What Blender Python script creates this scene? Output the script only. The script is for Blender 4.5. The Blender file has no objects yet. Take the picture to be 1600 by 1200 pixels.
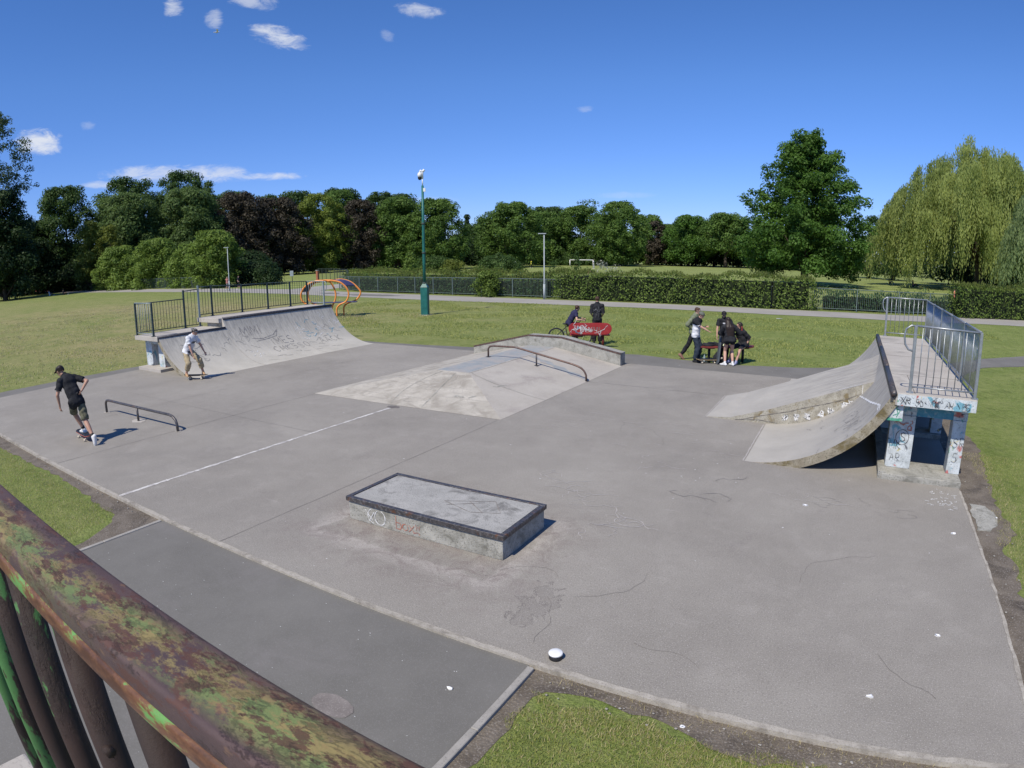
import bpy, bmesh, math, random
import numpy as np
from mathutils import Vector, Matrix
R = math.radians
sc = bpy.context.scene
COL = sc.collection
rnd = random.Random(11)

# ------------------------------------------------------------------ tagging and linking
def tag(o, label=None, cat=None, group=None, kind=None):
    if label: o['label'] = label
    if cat: o['category'] = cat
    if group: o['group'] = group
    if kind: o['kind'] = kind
    return o

def thing(name, label, cat, loc=(0, 0, 0), group=None):
    o = bpy.data.objects.new(name, None)
    o.location = loc
    o.empty_display_size = 0.2
    COL.objects.link(o)
    return tag(o, label, cat, group)

def root_loc(o):
    p = Vector((0, 0, 0))
    while o is not None:
        p += o.location
        o = o.parent
    return p

def copy_tree(o, parent=None):
    c = o.copy()
    COL.objects.link(c)
    c.parent = parent
    for ch in list(o.children):
        copy_tree(ch, c)
    return c

def link_mesh(name, me, parent=None, loc=None):
    o = bpy.data.objects.new(name, me)
    if parent is not None:
        o.parent = parent
    elif loc is not None:
        o.location = loc
    COL.objects.link(o)
    return o

def mesh_np(name, verts, faces, mats, midx=None, smooth=False):
    """verts (n,3) array, faces (m,k) int array, all faces with k corners"""
    me = bpy.data.meshes.new(name)
    verts = np.asarray(verts, dtype=np.float32); faces = np.asarray(faces, dtype=np.int32)
    m, k = faces.shape
    me.vertices.add(len(verts)); me.vertices.foreach_set('co', verts.ravel())
    me.loops.add(m * k); me.loops.foreach_set('vertex_index', faces.ravel())
    me.polygons.add(m); me.polygons.foreach_set('loop_start', np.arange(m, dtype=np.int32) * k)
    me.polygons.foreach_set('loop_total', np.full(m, k, dtype=np.int32))
    if midx is not None: me.polygons.foreach_set('material_index', np.asarray(midx, dtype=np.int32))
    if smooth: me.polygons.foreach_set('use_smooth', np.ones(m, dtype=bool))
    for mt in mats: me.materials.append(mt)
    me.update(calc_edges=True)
    return me

class MB:
    """collects shapes in world coordinates"""
    def __init__(s): s.v = []; s.f = []; s.m = []; s.sm = []
    def add(s, vs, fs, mi=0, smooth=False):
        b = len(s.v); s.v += [tuple(v) for v in vs]
        for f in fs: s.f.append(tuple(b + i for i in f)); s.m.append(mi); s.sm.append(smooth)
    def box(s, c, d, rz=0.0, mi=0, bev=0.0):
        x, y, z = c; a, b, h = d[0] / 2, d[1] / 2, d[2] / 2
        cs, sn = math.cos(rz), math.sin(rz)
        if bev <= 0:
            P = [(i * a, j * b, k * h) for k in (-1, 1) for i, j in ((-1, -1), (1, -1), (1, 1), (-1, 1))]
            F = [(3, 2, 1, 0), (4, 5, 6, 7), (0, 1, 5, 4), (1, 2, 6, 5), (2, 3, 7, 6), (3, 0, 4, 7)]
        else:
            P = []; e = bev
            for zz, q in ((-h, e), (-h + e, 0), (h - e, 0), (h, e)):
                A, B = a - q, b - q; g = e if q == 0 else 0
                P += [(-A + g, -B, zz), (A - g, -B, zz), (A, -B + g, zz), (A, B - g, zz), (A - g, B, zz), (-A + g, B, zz), (-A, B - g, zz), (-A, -B + g, zz)]
            F = [tuple(range(7, -1, -1)), tuple(range(24, 32))]
            for l in range(3):
                for i in range(8):
                    F.append((l * 8 + i, l * 8 + (i + 1) % 8, (l + 1) * 8 + (i + 1) % 8, (l + 1) * 8 + i))
        s.add([(x + p[0] * cs - p[1] * sn, y + p[0] * sn + p[1] * cs, z + p[2]) for p in P], F, mi)
    def b2(s, lo, hi, mi=0, bev=0.0):
        s.box([(lo[i] + hi[i]) / 2 for i in range(3)], [hi[i] - lo[i] for i in range(3)], 0, mi, bev)
    def tube(s, pts, r, n=8, mi=0, closed=False, flat=1.0, caps=True):
        pts = [Vector(p) for p in pts]; N = len(pts)
        rs = r if isinstance(r, (list, tuple)) else [r] * N
        vs = []; up = None
        for i, p in enumerate(pts):
            if closed: t = pts[(i + 1) % N] - pts[i - 1]
            elif i == 0: t = pts[1] - p
            elif i == N - 1: t = p - pts[i - 1]
            else: t = (pts[i + 1] - p).normalized() + (p - pts[i - 1]).normalized()
            if t.length < 1e-9: t = Vector((0, 0, 1))
            t.normalize()
            if up is None:
                up = Vector((0, 0, 1)) if abs(t.z) < 0.9 else Vector((1, 0, 0))
            u = up - t * up.dot(t)
            if u.length < 1e-6: u = t.orthogonal()
            u.normalize(); up = u; w = t.cross(u)
            for k in range(n):
                a = 2 * math.pi * k / n
                vs.append(p + (u * math.sin(a) * flat + w * math.cos(a)) * rs[i])
        fs = []
        for i in range(N if closed else N - 1):
            j = (i + 1) % N
            for k in range(n):
                fs.append((i * n + k, i * n + (k + 1) % n, j * n + (k + 1) % n, j * n + k))
        if not closed and caps: fs.append(tuple(range(n - 1, -1, -1))); fs.append(tuple((N - 1) * n + k for k in range(n)))
        s.add(vs, fs, mi, n > 5)
    def lathe(s, prof, c, n=20, mi=0, axis=(0, 0, 1), smooth=True):
        ax = Vector(axis).normalized(); u = ax.orthogonal().normalized() if abs(ax.z) < .99 else Vector((1, 0, 0)); w = ax.cross(u); c = Vector(c)
        vs = []
        for r, h in prof:
            for k in range(n):
                a = 2 * math.pi * k / n
                vs.append(c + ax * h + (u * math.cos(a) + w * math.sin(a)) * r)
        fs = [(i * n + k, i * n + (k + 1) % n, (i + 1) * n + (k + 1) % n, (i + 1) * n + k) for i in range(len(prof) - 1) for k in range(n)]
        fs.append(tuple(range(n - 1, -1, -1))); fs.append(tuple((len(prof) - 1) * n + k for k in range(n)))
        s.add(vs, fs, mi, smooth)
    def prism(s, poly, lo, hi, axis='z', mi=0):
        """extrude a 2D polygon. axis z: poly in xy; axis y: poly in xz; axis x: poly in yz"""
        def P(a, b, h): return {'z': (a, b, h), 'y': (a, h, b), 'x': (h, a, b)}[axis]
        n = len(poly)
        vs = [P(a, b, lo) for a, b in poly] + [P(a, b, hi) for a, b in poly]
        fs = [tuple(range(n))[::-1], tuple(range(n, 2 * n))] + [(i, (i + 1) % n, n + (i + 1) % n, n + i) for i in range(n)]
        s.add(vs, fs, mi)
    def ball(s, c, r, n=10, mi=0):
        rx, ry, rz = r if isinstance(r, (tuple, list)) else (r, r, r)
        vs = []; m = n // 2 + 1
        for i in range(m + 1):
            t = math.pi * i / m
            for k in range(n):
                a = 2 * math.pi * k / n
                vs.append((c[0] + rx * math.sin(t) * math.cos(a), c[1] + ry * math.sin(t) * math.sin(a), c[2] + rz * math.cos(t)))
        fs = [(i * n + k, (i + 1) * n + k, (i + 1) * n + (k + 1) % n, i * n + (k + 1) % n) for i in range(m) for k in range(n)]
        s.add(vs, fs, mi, True)
    def build(s, name, mat, parent=None, label=None, bevel=0.0):
        off = root_loc(parent) if parent is not None else Vector((0, 0, 0))
        me = bpy.data.meshes.new(name)
        me.from_pydata([(v[0] - off.x, v[1] - off.y, v[2] - off.z) for v in s.v], [], s.f)
        for m in (mat if isinstance(mat, (list, tuple)) else [mat]): me.materials.append(m)
        me.polygons.foreach_set('material_index', s.m)
        me.polygons.foreach_set('use_smooth', s.sm)
        bm = bmesh.new(); bm.from_mesh(me)
        bmesh.ops.recalc_face_normals(bm, faces=bm.faces)
        if bevel > 0:
            bmesh.ops.bevel(bm, geom=[e for e in bm.edges if len(e.link_faces) == 2 and e.calc_face_angle(0) > 0.6], offset=bevel, segments=2, affect='EDGES', profile=0.6)
        bm.to_mesh(me); bm.free()
        me.update()
        o = link_mesh(name, me, parent)
        if label: o['label'] = label
        return o

# ------------------------------------------------------------------ materials
MATS = {}
class NT:
    def __init__(s, nt): s.nt = nt
    def n(s, t, **kw):
        nd = s.nt.nodes.new(t)
        for k, v in kw.items():
            if k.startswith('i_'): nd.inputs[k[2:].replace('_', ' ')].default_value = v
            else: setattr(nd, k, v)
        return nd
    def l(s, a, b): s.nt.links.new(a, b)
    def noise(s, co, scale, detail=4, rough=.55, dist=0.0):
        nd = s.n('ShaderNodeTexNoise'); nd.inputs['Scale'].default_value = scale; nd.inputs['Detail'].default_value = detail
        nd.inputs['Roughness'].default_value = rough; nd.inputs['Distortion'].default_value = dist
        s.l(co, nd.inputs['Vector']); return nd.outputs['Fac']
    def ramp(s, fac, stops):
        nd = s.n('ShaderNodeValToRGB'); cr = nd.color_ramp
        while len(cr.elements) < len(stops): cr.elements.new(0.5)
        for e, (p, c) in zip(cr.elements, stops):
            e.position = p; e.color = (c, c, c, 1) if isinstance(c, (int, float)) else (*c, 1)
        s.l(fac, nd.inputs['Fac']); return nd.outputs['Color']
    def mix(s, fac, a, b, mode='MIX'):
        nd = s.n('ShaderNodeMix'); nd.data_type = 'RGBA'; nd.blend_type = mode
        for v, i in ((fac, 0), (a, 6), (b, 7)):
            if isinstance(v, (int, float)): nd.inputs[i].default_value = v if i == 0 else (v, v, v, 1)
            elif isinstance(v, tuple): nd.inputs[i].default_value = (*v, 1)
            else: s.l(v, nd.inputs[i])
        return nd.outputs[2]
    def math(s, op, a, b=0.0, c=None):
        nd = s.n('ShaderNodeMath', operation=op)
        for i, v in enumerate((a, b, c)):
            if v is None: continue
            if isinstance(v, (int, float)): nd.inputs[i].default_value = v
            else: s.l(v, nd.inputs[i])
        return nd.outputs[0]

def newmat(name):
    m = bpy.data.materials.new(name); m.use_nodes = True
    nt = m.node_tree; nt.nodes.clear()
    t = NT(nt); out = t.n('ShaderNodeOutputMaterial'); b = t.n('ShaderNodeBsdfPrincipled')
    t.l(b.outputs[0], out.inputs[0]); tc = t.n('ShaderNodeTexCoord')
    MATS[name] = m
    return m, t, b, tc.outputs['Object'], out

def surf(name, c1, c2, s1=1.0, speck=None, sspeck=60, spamt=.5, stain=None, sstain=.6, stlo=.52, sthi=.7, rough=.85, bump=.3, sbump=80, metal=0.0, stretch=None, spec=.3, detail=6, bdist=.004):
    """two-tone noise base + fine speckle + larger stains + bump"""
    m, t, b, co, out = newmat(name)
    if stretch:
        mp = t.n('ShaderNodeMapping'); mp.inputs['Scale'].default_value = stretch; t.l(co, mp.inputs['Vector']); co2 = mp.outputs[0]
    else: co2 = co
    col = t.ramp(t.noise(co2, s1, detail, .6), [(.3, c1), (.7, c2)])
    if stain is not None:
        col = t.mix(t.ramp(t.noise(co2, sstain, 5, .65, .6), [(stlo, 0.0), (sthi, 1.0)]), col, stain)
    if speck is not None:
        col = t.mix(t.math('MULTIPLY', t.ramp(t.noise(co, sspeck, 2, .5), [(.55, 0.0), (.68, 1.0)]), spamt), col, speck)
    t.l(col, b.inputs['Base Color'])
    b.inputs['Roughness'].default_value = rough; b.inputs['Metallic'].default_value = metal
    b.inputs['Specular IOR Level'].default_value = spec
    if bump:
        bp = t.n('ShaderNodeBump'); bp.inputs['Strength'].default_value = bump; bp.inputs['Distance'].default_value = bdist
        t.l(t.noise(co, sbump, 5, .6), bp.inputs['Height']); t.l(bp.outputs[0], b.inputs['Normal'])
    return m

def leafmat(name, dark, light, transl=.35, vary=.35, clump=.35):
    m, t, b, co, out = newmat(name)
    geo = t.n('ShaderNodeNewGeometry')
    r = geo.outputs['Random Per Island']
    big = t.ramp(t.noise(co, clump, 2, .5), [(.35, 0.0), (.65, 1.0)])
    f = t.math('ADD', t.math('MULTIPLY', r, vary * 1.6), t.math('MULTIPLY', big, 1 - vary))
    col = t.mix(f, dark, light)
    t.l(col, b.inputs['Base Color']); b.inputs['Roughness'].default_value = .6; b.inputs['Specular IOR Level'].default_value = .25
    tr = t.n('ShaderNodeBsdfTranslucent'); col2 = t.mix(.5, col, tuple(min(1, c * 1.6) for c in light)); t.l(col2, tr.inputs['Color'])
    mx = t.n('ShaderNodeMixShader'); mx.inputs[0].default_value = transl
    t.l(b.outputs[0], mx.inputs[1]); t.l(tr.outputs[0], mx.inputs[2]); t.l(mx.outputs[0], out.inputs[0])
    return m
SKYV, SKYS, SKYTINT, CLOUDC, EXPO = 1.42, 1.2, (1.04, .98, 1.17), (8.6, 9.0, 9.8), 0.0
# ------------------------------------------------------------------ material library
def slab_mat():
    m, t, b, co, out = newmat('slab_concrete')
    col = t.ramp(t.noise(co, .42, 7, .62), [(.3, (.215, .199, .174)), (.5, (.257, .239, .210)), (.72, (.305, .286, .252))])
    col = t.mix(t.ramp(t.noise(co, .2, 6, .68, .6), [(.52, 0.0), (.72, .65)]), col, (.182, .170, .152))          # broad grubby areas
    col = t.mix(t.ramp(t.noise(co, 2.1, 7, .72, .4), [(.52, 0.0), (.80, .45)]), col, (.355, .332, .30))        # worn pale mottling
    col = t.mix(t.ramp(t.noise(co, 1.3, 8, .75, 1.2), [(.60, 0.0), (.70, .40)]), col, (.165, .145, .14))       # small dark stains
    mp = t.n('ShaderNodeMapping'); mp.inputs['Scale'].default_value = (1.2, 14, 1); mp.inputs['Rotation'].default_value = (0, 0, .12); t.l(co, mp.inputs['Vector'])
    col = t.mix(t.ramp(t.noise(mp.outputs[0], 1.6, 6, .7, .6), [(.63, 0.0), (.72, .45)]), col, (.40, .375, .355)) # wheel scuffs
    mp2 = t.n('ShaderNodeMapping'); mp2.inputs['Scale'].default_value = (13, 1.1, 1); mp2.inputs['Location'].default_value = (4, 9, 0); t.l(co, mp2.inputs['Vector'])
    col = t.mix(t.ramp(t.noise(mp2.outputs[0], 1.3, 6, .7, .6), [(.64, 0.0), (.72, .35)]), col, (.38, .355, .335))
    sp_ = t.n('ShaderNodeSeparateXYZ'); t.l(co, sp_.inputs[0]); X_, Y_ = sp_.outputs['X'], sp_.outputs['Y']
    def boxd(cx, cy, hx, hy):
        a = t.math('MAXIMUM', t.math('SUBTRACT', t.math('ABSOLUTE', t.math('SUBTRACT', X_, cx)), hx), 0.0)
        b_ = t.math('MAXIMUM', t.math('SUBTRACT', t.math('ABSOLUTE', t.math('SUBTRACT', Y_, cy)), hy), 0.0)
        return t.math('SQRT', t.math('ADD', t.math('MULTIPLY', a, a), t.math('MULTIPLY', b_, b_)))
    # wear left by wheels and rain round the low pad: paler rubbed band, then darker grit with pits
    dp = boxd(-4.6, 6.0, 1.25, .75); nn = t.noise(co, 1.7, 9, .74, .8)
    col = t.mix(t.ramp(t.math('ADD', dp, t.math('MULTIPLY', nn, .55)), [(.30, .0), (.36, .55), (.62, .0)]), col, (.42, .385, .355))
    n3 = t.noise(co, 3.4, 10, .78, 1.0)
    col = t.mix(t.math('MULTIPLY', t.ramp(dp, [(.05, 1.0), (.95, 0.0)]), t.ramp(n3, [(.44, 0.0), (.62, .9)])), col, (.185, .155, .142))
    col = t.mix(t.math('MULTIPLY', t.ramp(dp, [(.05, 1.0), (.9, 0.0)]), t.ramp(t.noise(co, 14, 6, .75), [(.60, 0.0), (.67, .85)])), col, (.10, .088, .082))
    # dried spill with a darker rim near the front edge
    ds = boxd(-2.66, 5.08, .05, .30); f_ = t.math('ADD', ds, t.math('MULTIPLY', t.math('SUBTRACT', t.noise(co, 3.0, 7, .62, .9), .5), 1.15))
    col = t.mix(t.ramp(f_, [(.085, .38), (.10, .0)]), col, (.165, .150, .135))
    col = t.mix(t.ramp(f_, [(.082, 0.0), (.092, .75), (.098, .75), (.108, 0.0)]), col, (.09, .078, .074))
    # darker tone in soft patches
    col = t.mix(t.ramp(t.noise(co, .85, 8, .70, .7), [(.52, 0.0), (.78, .45)]), col, (.180, .164, .148))
    col = t.mix(t.ramp(t.noise(co, 55, 3, .6), [(.35, .5), (.5, 0.0)]), col, (.15, .132, .125))
    col = t.mix(t.ramp(t.noise(co, 85, 2, .5), [(.56, 0.0), (.70, .7)]), col, (.44, .41, .385))
    t.l(col, b.inputs['Base Color']); b.inputs['Roughness'].default_value = .9; b.inputs['Specular IOR Level'].default_value = .25
    bp = t.n('ShaderNodeBump'); bp.inputs['Strength'].default_value = .45; bp.inputs['Distance'].default_value = .006
    t.l(t.noise(co, 70, 6, .7), bp.inputs['Height']); t.l(bp.outputs[0], b.inputs['Normal'])
    return m
CONC = slab_mat()
CONC_L = surf('pale_concrete', (.36, .33, .295), (.46, .43, .385), 1.1, (.24, .22, .2), 70, .6, (.27, .25, .225), 1.0, .55, .72, .85, .4, 90)
CONC_P = surf('pinkish_concrete', (.34, .312, .272), (.41, .382, .338), 1.2, (.55, .5, .46), 60, .6, (.27, .24, .22), .9, .56, .75, .86, .4, 90)
CONC_D = surf('weathered_concrete', (.25, .245, .22), (.40, .39, .35), 5, (.13, .125, .11), 45, .7, (.17, .165, .14), 3, .5, .66, .88, .7, 60, bdist=.01)
CONC_DIRT = surf('mossy_concrete', (.22, .19, .14), (.36, .33, .26), 6, (.10, .09, .06), 40, .8, (.15, .12, .06), 3, .5, .62, .9, .7, 60, bdist=.01)
BLUEGREY = surf('blue_worn_paint', (.235, .255, .262), (.31, .325, .325), 3, (.40, .38, .35), 30, .5, (.33, .31, .29), 2.6, .45, .6, .7, .2)
TARMAC = surf('tarmac', (.130, .124, .113), (.172, .165, .151), .9, (.26, .25, .24), 110, .35, (.175, .165, .155), 1.1, .52, .75, .92, .6, 160, detail=8)
TARMAC2 = surf('pale_path_tarmac', (.265, .25, .225), (.33, .312, .283), .4, (.42, .4, .38), 50, .4, (.22, .205, .20), .5, .6, .8, .9, .3, 90)
KERB = surf('kerb_concrete', (.26, .245, .22), (.36, .34, .31), 6, (.16, .15, .14), 80, .5, None, rough=.9)
EDGE = surf('rough_slab_edge', (.30, .275, .235), (.42, .39, .34), 12, (.20, .17, .15), 90, .7, (.22, .20, .17), 4, .5, .65, .92, .6, 90)
SOIL = surf('bare_soil', (.105, .086, .066), (.185, .158, .128), 3, (.30, .27, .24), 60, .6, (.06, .05, .042), 1.6, .5, .7, .95, .9, 40, bdist=.02)
STAIN = surf('dark_stain', (.15, .132, .122), (.23, .205, .19), 6, (.30, .275, .255), 60, .6, rough=.9, detail=8)
LINE = surf('white_line', (.50, .48, .45), (.66, .64, .61), 8, (.30, .28, .27), 40, .7, (.33, .31, .30), 5, .45, .62, .8, .2)
CRACK = surf('crack_dark', (.10, .09, .085), (.17, .155, .145), 8, rough=.95, bump=0)
JOINT = surf('joint_pale', (.34, .32, .30), (.42, .39, .37), 5, (.2, .19, .18), 60, .6, rough=.9, bump=.2)
STEEL_D = surf('worn_dark_steel', (.045, .045, .05), (.13, .12, .12), 18, (.26, .25, .25), 40, .6, (.16, .08, .05), 9, .56, .68, .45, .2, 60, metal=.5)
STEEL_RUST = surf('rusty_steel', (.07, .05, .045), (.17, .10, .075), 14, (.28, .27, .27), 40, .6, rough=.5, bump=.3, metal=.4)
GALV = surf('galvanised_steel', (.25, .27, .285), (.38, .40, .42), 14, (.25, .26, .27), 50, .4, rough=.38, bump=.05, metal=.55)
DARKRAIL = surf('dark_green_rail_paint', (.018, .035, .04), (.04, .06, .065), 8, (.12, .14, .14), 30, .4, rough=.5, bump=.05)
PALERAIL = surf('pale_rail_paint', (.22, .27, .28), (.33, .37, .38), 8, (.1, .12, .12), 40, .4, rough=.45, bump=.05, metal=.3)
FENCEP = surf('fence_green_grey', (.085, .12, .12), (.14, .175, .175), 6, rough=.55, bump=0)
FENCED = surf('fence_dark', (.03, .045, .04), (.06, .08, .075), 6, rough=.6, bump=0)
TEAL = surf('teal_post_paint', (.012, .095, .085), (.022, .14, .125), 4, (.03, .17, .16), 20, .4, (.010, .05, .05), 3, .6, .72, .45, .1)
WHITE = surf('white_plastic', (.70, .70, .70), (.80, .80, .80), 6, rough=.4, bump=0)
GREYP = surf('grey_lamp_paint', (.30, .34, .36), (.40, .44, .46), 5, rough=.5, bump=0)
BLACK = surf('black_plastic', (.012, .012, .014), (.03, .03, .034), 10, rough=.5, bump=0)
ORANGE = surf('orange_paint', (.66, .22, .045), (.76, .30, .08), 4, rough=.35, bump=0)
BLUEP = surf('blue_panel', (.035, .04, .11), (.06, .065, .15), 4, (.12, .13, .2), 30, .4, rough=.6, bump=.1)
REDP = surf('red_board_paint', (.34, .03, .035), (.42, .05, .055), 4, (.2, .02, .02), 20, .5, rough=.4, bump=0)
REDD = surf('dark_red_paint', (.10, .02, .018), (.17, .035, .03), 6, rough=.5, bump=0)
BRICK = surf('red_brick', (.30, .10, .06), (.38, .15, .09), 3, (.2, .08, .05), 12, .6, rough=.9, bump=.3, sbump=20)
INK_K = surf('black_marker', (.03, .03, .035), (.09, .09, .095), 30, (.26, .25, .24), 25, .6, rough=.8, bump=0)
INK_G = surf('faded_grey_marker', (.15, .145, .145), (.26, .25, .24), 30, (.35, .33, .31), 25, .7, rough=.8, bump=0)
INK_W = surf('white_spray', (.60, .60, .60), (.74, .74, .74), 20, (.42, .41, .39), 25, .6, rough=.8, bump=0)
INK_B = surf('blue_spray', (.05, .20, .30), (.12, .32, .42), 8, (.35, .42, .45), 20, .6, rough=.8, bump=0)
INK_R = surf('red_spray', (.36, .12, .08), (.50, .22, .16), 20, (.36, .33, .29), 30, .7, rough=.8, bump=0)
INK_N = surf('green_spray', (.04, .24, .16), (.12, .36, .25), 10, (.4, .45, .42), 20, .5, rough=.8, bump=0)
CHALK = surf('chalk_mark', (.40, .375, .36), (.50, .47, .45), 30, (.29, .27, .26), 30, .8, rough=.9, bump=0)
BARK = surf('bark', (.05, .038, .028), (.11, .085, .065), 3, (.03, .025, .02), 10, .6, rough=.95, bump=.8, sbump=8, stretch=(1, 1, .25), bdist=.05)
SCREW = surf('dull_metal', (.2, .2, .2), (.3, .3, .3), 5, rough=.4, metal=.8, bump=0)

def graffiti_wall():
    """white-painted concrete covered in layered spray blotches"""
    m, t, b, co, out = newmat('sprayed_column_paint')
    col = t.ramp(t.noise(co, 6, 6, .7), [(.3, (.34, .37, .38)), (.6, (.56, .60, .62))])
    for sc_, lo, hi, c, off in ((3.2, .62, .66, (.10, .32, .42), 3.1), (2.6, .64, .68, (.42, .07, .05), 9.3), (4.2, .64, .69, (.10, .30, .20), 17.7), (3.6, .63, .66, (.05, .055, .07), 25.1), (5.5, .66, .70, (.5, .42, .12), 33.0)):
        mp = t.n('ShaderNodeMapping'); mp.inputs['Location'].default_value = (off, off * .7, off * 1.3); t.l(co, mp.inputs['Vector'])
        col = t.mix(t.ramp(t.noise(mp.outputs[0], sc_, 3, .55, .8), [(lo, 0.0), (hi, .85)]), col, c)
    sp = t.ramp(t.noise(co, 26, 3, .6, 2.0), [(.60, 0.0), (.64, 1.0)])
    col = t.mix(t.math('MULTIPLY', sp, .6), col, (.05, .055, .065))
    t.l(col, b.inputs['Base Color']); b.inputs['Roughness'].default_value = .75
    return m
GRAF = graffiti_wall()

def ramp_face(name, c1, c2, xlo, xhi, blue_y=None):
    """quarter-pipe skin: pale worn foot, scuffed darker top with wheel marks"""
    m, t, b, co, out = newmat(name)
    base = t.ramp(t.noise(co, 1.1, 6, .6), [(.3, c1), (.7, c2)])
    sx = t.n('ShaderNodeSeparateXYZ'); t.l(co, sx.inputs[0])
    z = sx.outputs['Z']
    mp = t.n('ShaderNodeMapping'); mp.inputs['Scale'].default_value = (1.0, 7.0, 1.0); mp.inputs['Rotation'].default_value = (.5, 0, 0); t.l(co, mp.inputs['Vector'])
    sc1 = t.noise(mp.outputs[0], 2.2, 5, .7, .5)
    hz = t.ramp(z, [(.18, 0.0), (.9, 1.0)])
    dark = t.math('MULTIPLY', t.ramp(sc1, [(.42, 0.0), (.7, 1.0)]), hz)
    col = t.mix(t.math('MULTIPLY', dark, .62), base, (.13, .125, .125))
    mp2 = t.n('ShaderNodeMapping'); mp2.inputs['Location'].default_value = (7, 3, 5); mp2.inputs['Scale'].default_value = (1, 4, 1); mp2.inputs['Rotation'].default_value = (.6, 0, 0); t.l(co, mp2.inputs['Vector'])
    wh = t.math('MULTIPLY', t.ramp(t.noise(mp2.outputs[0], 4.5, 4, .7, 1.0), [(.60, 0.0), (.66, 1.0)]), hz)
    if blue_y:
        yw = t.ramp(t.math('DIVIDE', t.math('SUBTRACT', sx.outputs['Y'], blue_y[0]), blue_y[1] - blue_y[0]), [(0.0, 0.0), (.12, 1.0), (.9, 1.0), (1.0, .2)])
        wh = t.math('MULTIPLY', wh, yw)
        bl = t.math('MULTIPLY', t.math('MULTIPLY', t.ramp(t.noise(mp.outputs[0], 3.7, 4, .65, 1.2), [(.5, 0.0), (.6, 1.0)]), hz), yw)
        col = t.mix(t.math('MULTIPLY', bl, .7), col, (.10, .15, .18))
    else: wh = t.math('MULTIPLY', wh, .35)
    col = t.mix(t.math('MULTIPLY', wh, .8), col, (.48, .52, .54))
    col = t.mix(t.math('MULTIPLY', t.ramp(t.noise(co, 70, 2, .5), [(.55, 0.0), (.7, 1.0)]), .35), col, (.22, .2, .18))
    t.l(col, b.inputs['Base Color']); b.inputs['Roughness'].default_value = .8
    bp = t.n('ShaderNodeBump'); bp.inputs['Strength'].default_value = .3; bp.inputs['Distance'].default_value = .004
    t.l(t.noise(co, 90, 4, .6), bp.inputs['Height']); t.l(bp.outputs[0], b.inputs['Normal'])
    return m

def grass_mat():
    m, t, b, co, out = newmat('lawn_grass')
    big = t.noise(co, .055, 4, .6)
    med = t.noise(co, .55, 5, .65)
    fine = t.noise(co, 9, 4, .7)
    mp = t.n('ShaderNodeMapping'); mp.inputs['Scale'].default_value = (3, 3, 3); t.l(co, mp.inputs['Vector'])
    vfine = t.noise(mp.outputs[0], 18, 3, .7)
    col = t.ramp(med, [(.28, (.095, .15, .026)), (.5, (.155, .21, .048)), (.72, (.235, .265, .088))])
    col = t.mix(t.ramp(fine, [(.3, 0.0), (.75, .75)]), col, (.30, .32, .125))
    # parched patches: mostly on the left lawn (negative x)
    sx = t.n('ShaderNodeSeparateXYZ'); t.l(co, sx.inputs[0])
    left = t.ramp(t.math('MULTIPLY', sx.outputs['X'], -.01), [(.10, .0), (.26, 1.0)])
    yn = t.ramp(t.math('MULTIPLY', sx.outputs['Y'], .01), [(.02, 0.0), (.13, 1.0), (.30, 1.0), (.42, .15)])
    near = t.ramp(t.math('MULTIPLY', sx.outputs['X'], -.01), [(.6, 1.0), (1.1, .35)])
    dry = t.math('MULTIPLY', t.math('MULTIPLY', t.math('MULTIPLY', left, near), yn), t.ramp(t.math('ADD', t.math('MULTIPLY', big, .5), t.math('MULTIPLY', med, .5)), [(.36, 0.1), (.62, 1.0)]))
    col = t.mix(t.math('MULTIPLY', dry, .85), col, (.36, .30, .16))
    dry2 = t.ramp(t.noise(co, .16, 6, .7), [(.58, 0.0), (.75, .5)])
    col = t.mix(dry2, col, (.31, .28, .13))
    # mown field beyond the hedge, in bands
    far = t.ramp(t.math('MULTIPLY', sx.outputs['Y'], .01), [(.46, 0.0), (.52, 1.0)])
    mb = t.n('ShaderNodeMapping'); mb.inputs['Rotation'].default_value = (0, 0, R(62)); t.l(co, mb.inputs['Vector'])
    wv = t.n('ShaderNodeTexWave'); wv.inputs['Scale'].default_value = .045; wv.inputs['Distortion'].default_value = 2.5; wv.inputs['Detail'].default_value = 3; wv.inputs['Detail Scale'].default_value = .4
    t.l(mb.outputs[0], wv.inputs['Vector'])
    fcol = t.mix(t.ramp(wv.outputs['Fac'], [(.25, 0.0), (.75, 1.0)]), (.20, .255, .075), (.32, .35, .13))
    fcol = t.mix(t.ramp(t.noise(co, .12, 5, .7), [(.5, 0.0), (.7, .5)]), fcol, (.12, .16, .045))
    col = t.mix(t.math('MULTIPLY', far, .75), col, fcol)
    col = t.mix(t.ramp(vfine, [(.45, 0.0), (.8, .8)]), col, (.05, .065, .02))
    col = t.mix(t.ramp(t.noise(co, 2.6, 6, .75, .6), [(.5, 0.0), (.68, .6)]), col, (.075, .10, .03))
    t.l(col, b.inputs['Base Color']); b.inputs['Roughness'].default_value = .95; b.inputs['Specular IOR Level'].default_value = .1
    bp = t.n('ShaderNodeBump'); bp.inputs['Strength'].default_value = .9; bp.inputs['Distance'].default_value = .05
    t.l(t.noise(mp.outputs[0], 8, 4, .7), bp.inputs['Height']); t.l(bp.outputs[0], b.inputs['Normal'])
    return m
GRASS = grass_mat()
BLADE = leafmat('grass_blades', (.14, .20, .035), (.42, .43, .14), .45, .7, 1.5)
BLADE_DRY = leafmat('dry_grass_blades', (.34, .29, .14), (.55, .48, .27), .4, .7, 2)

# ------------------------------------------------------------------ ground, slab, paths
def struct(name, mb, mat, **kw):
    o = mb.build(name, mat, None, **kw); o['kind'] = 'structure'; return o

g = MB()
S = 900
g.add([(-S, -S, -.05), (S, -S, -.05), (S, S, -.05), (-S, S, -.05)], [(0, 1, 2, 3)])
struct('lawn_ground', g, GRASS)

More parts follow.
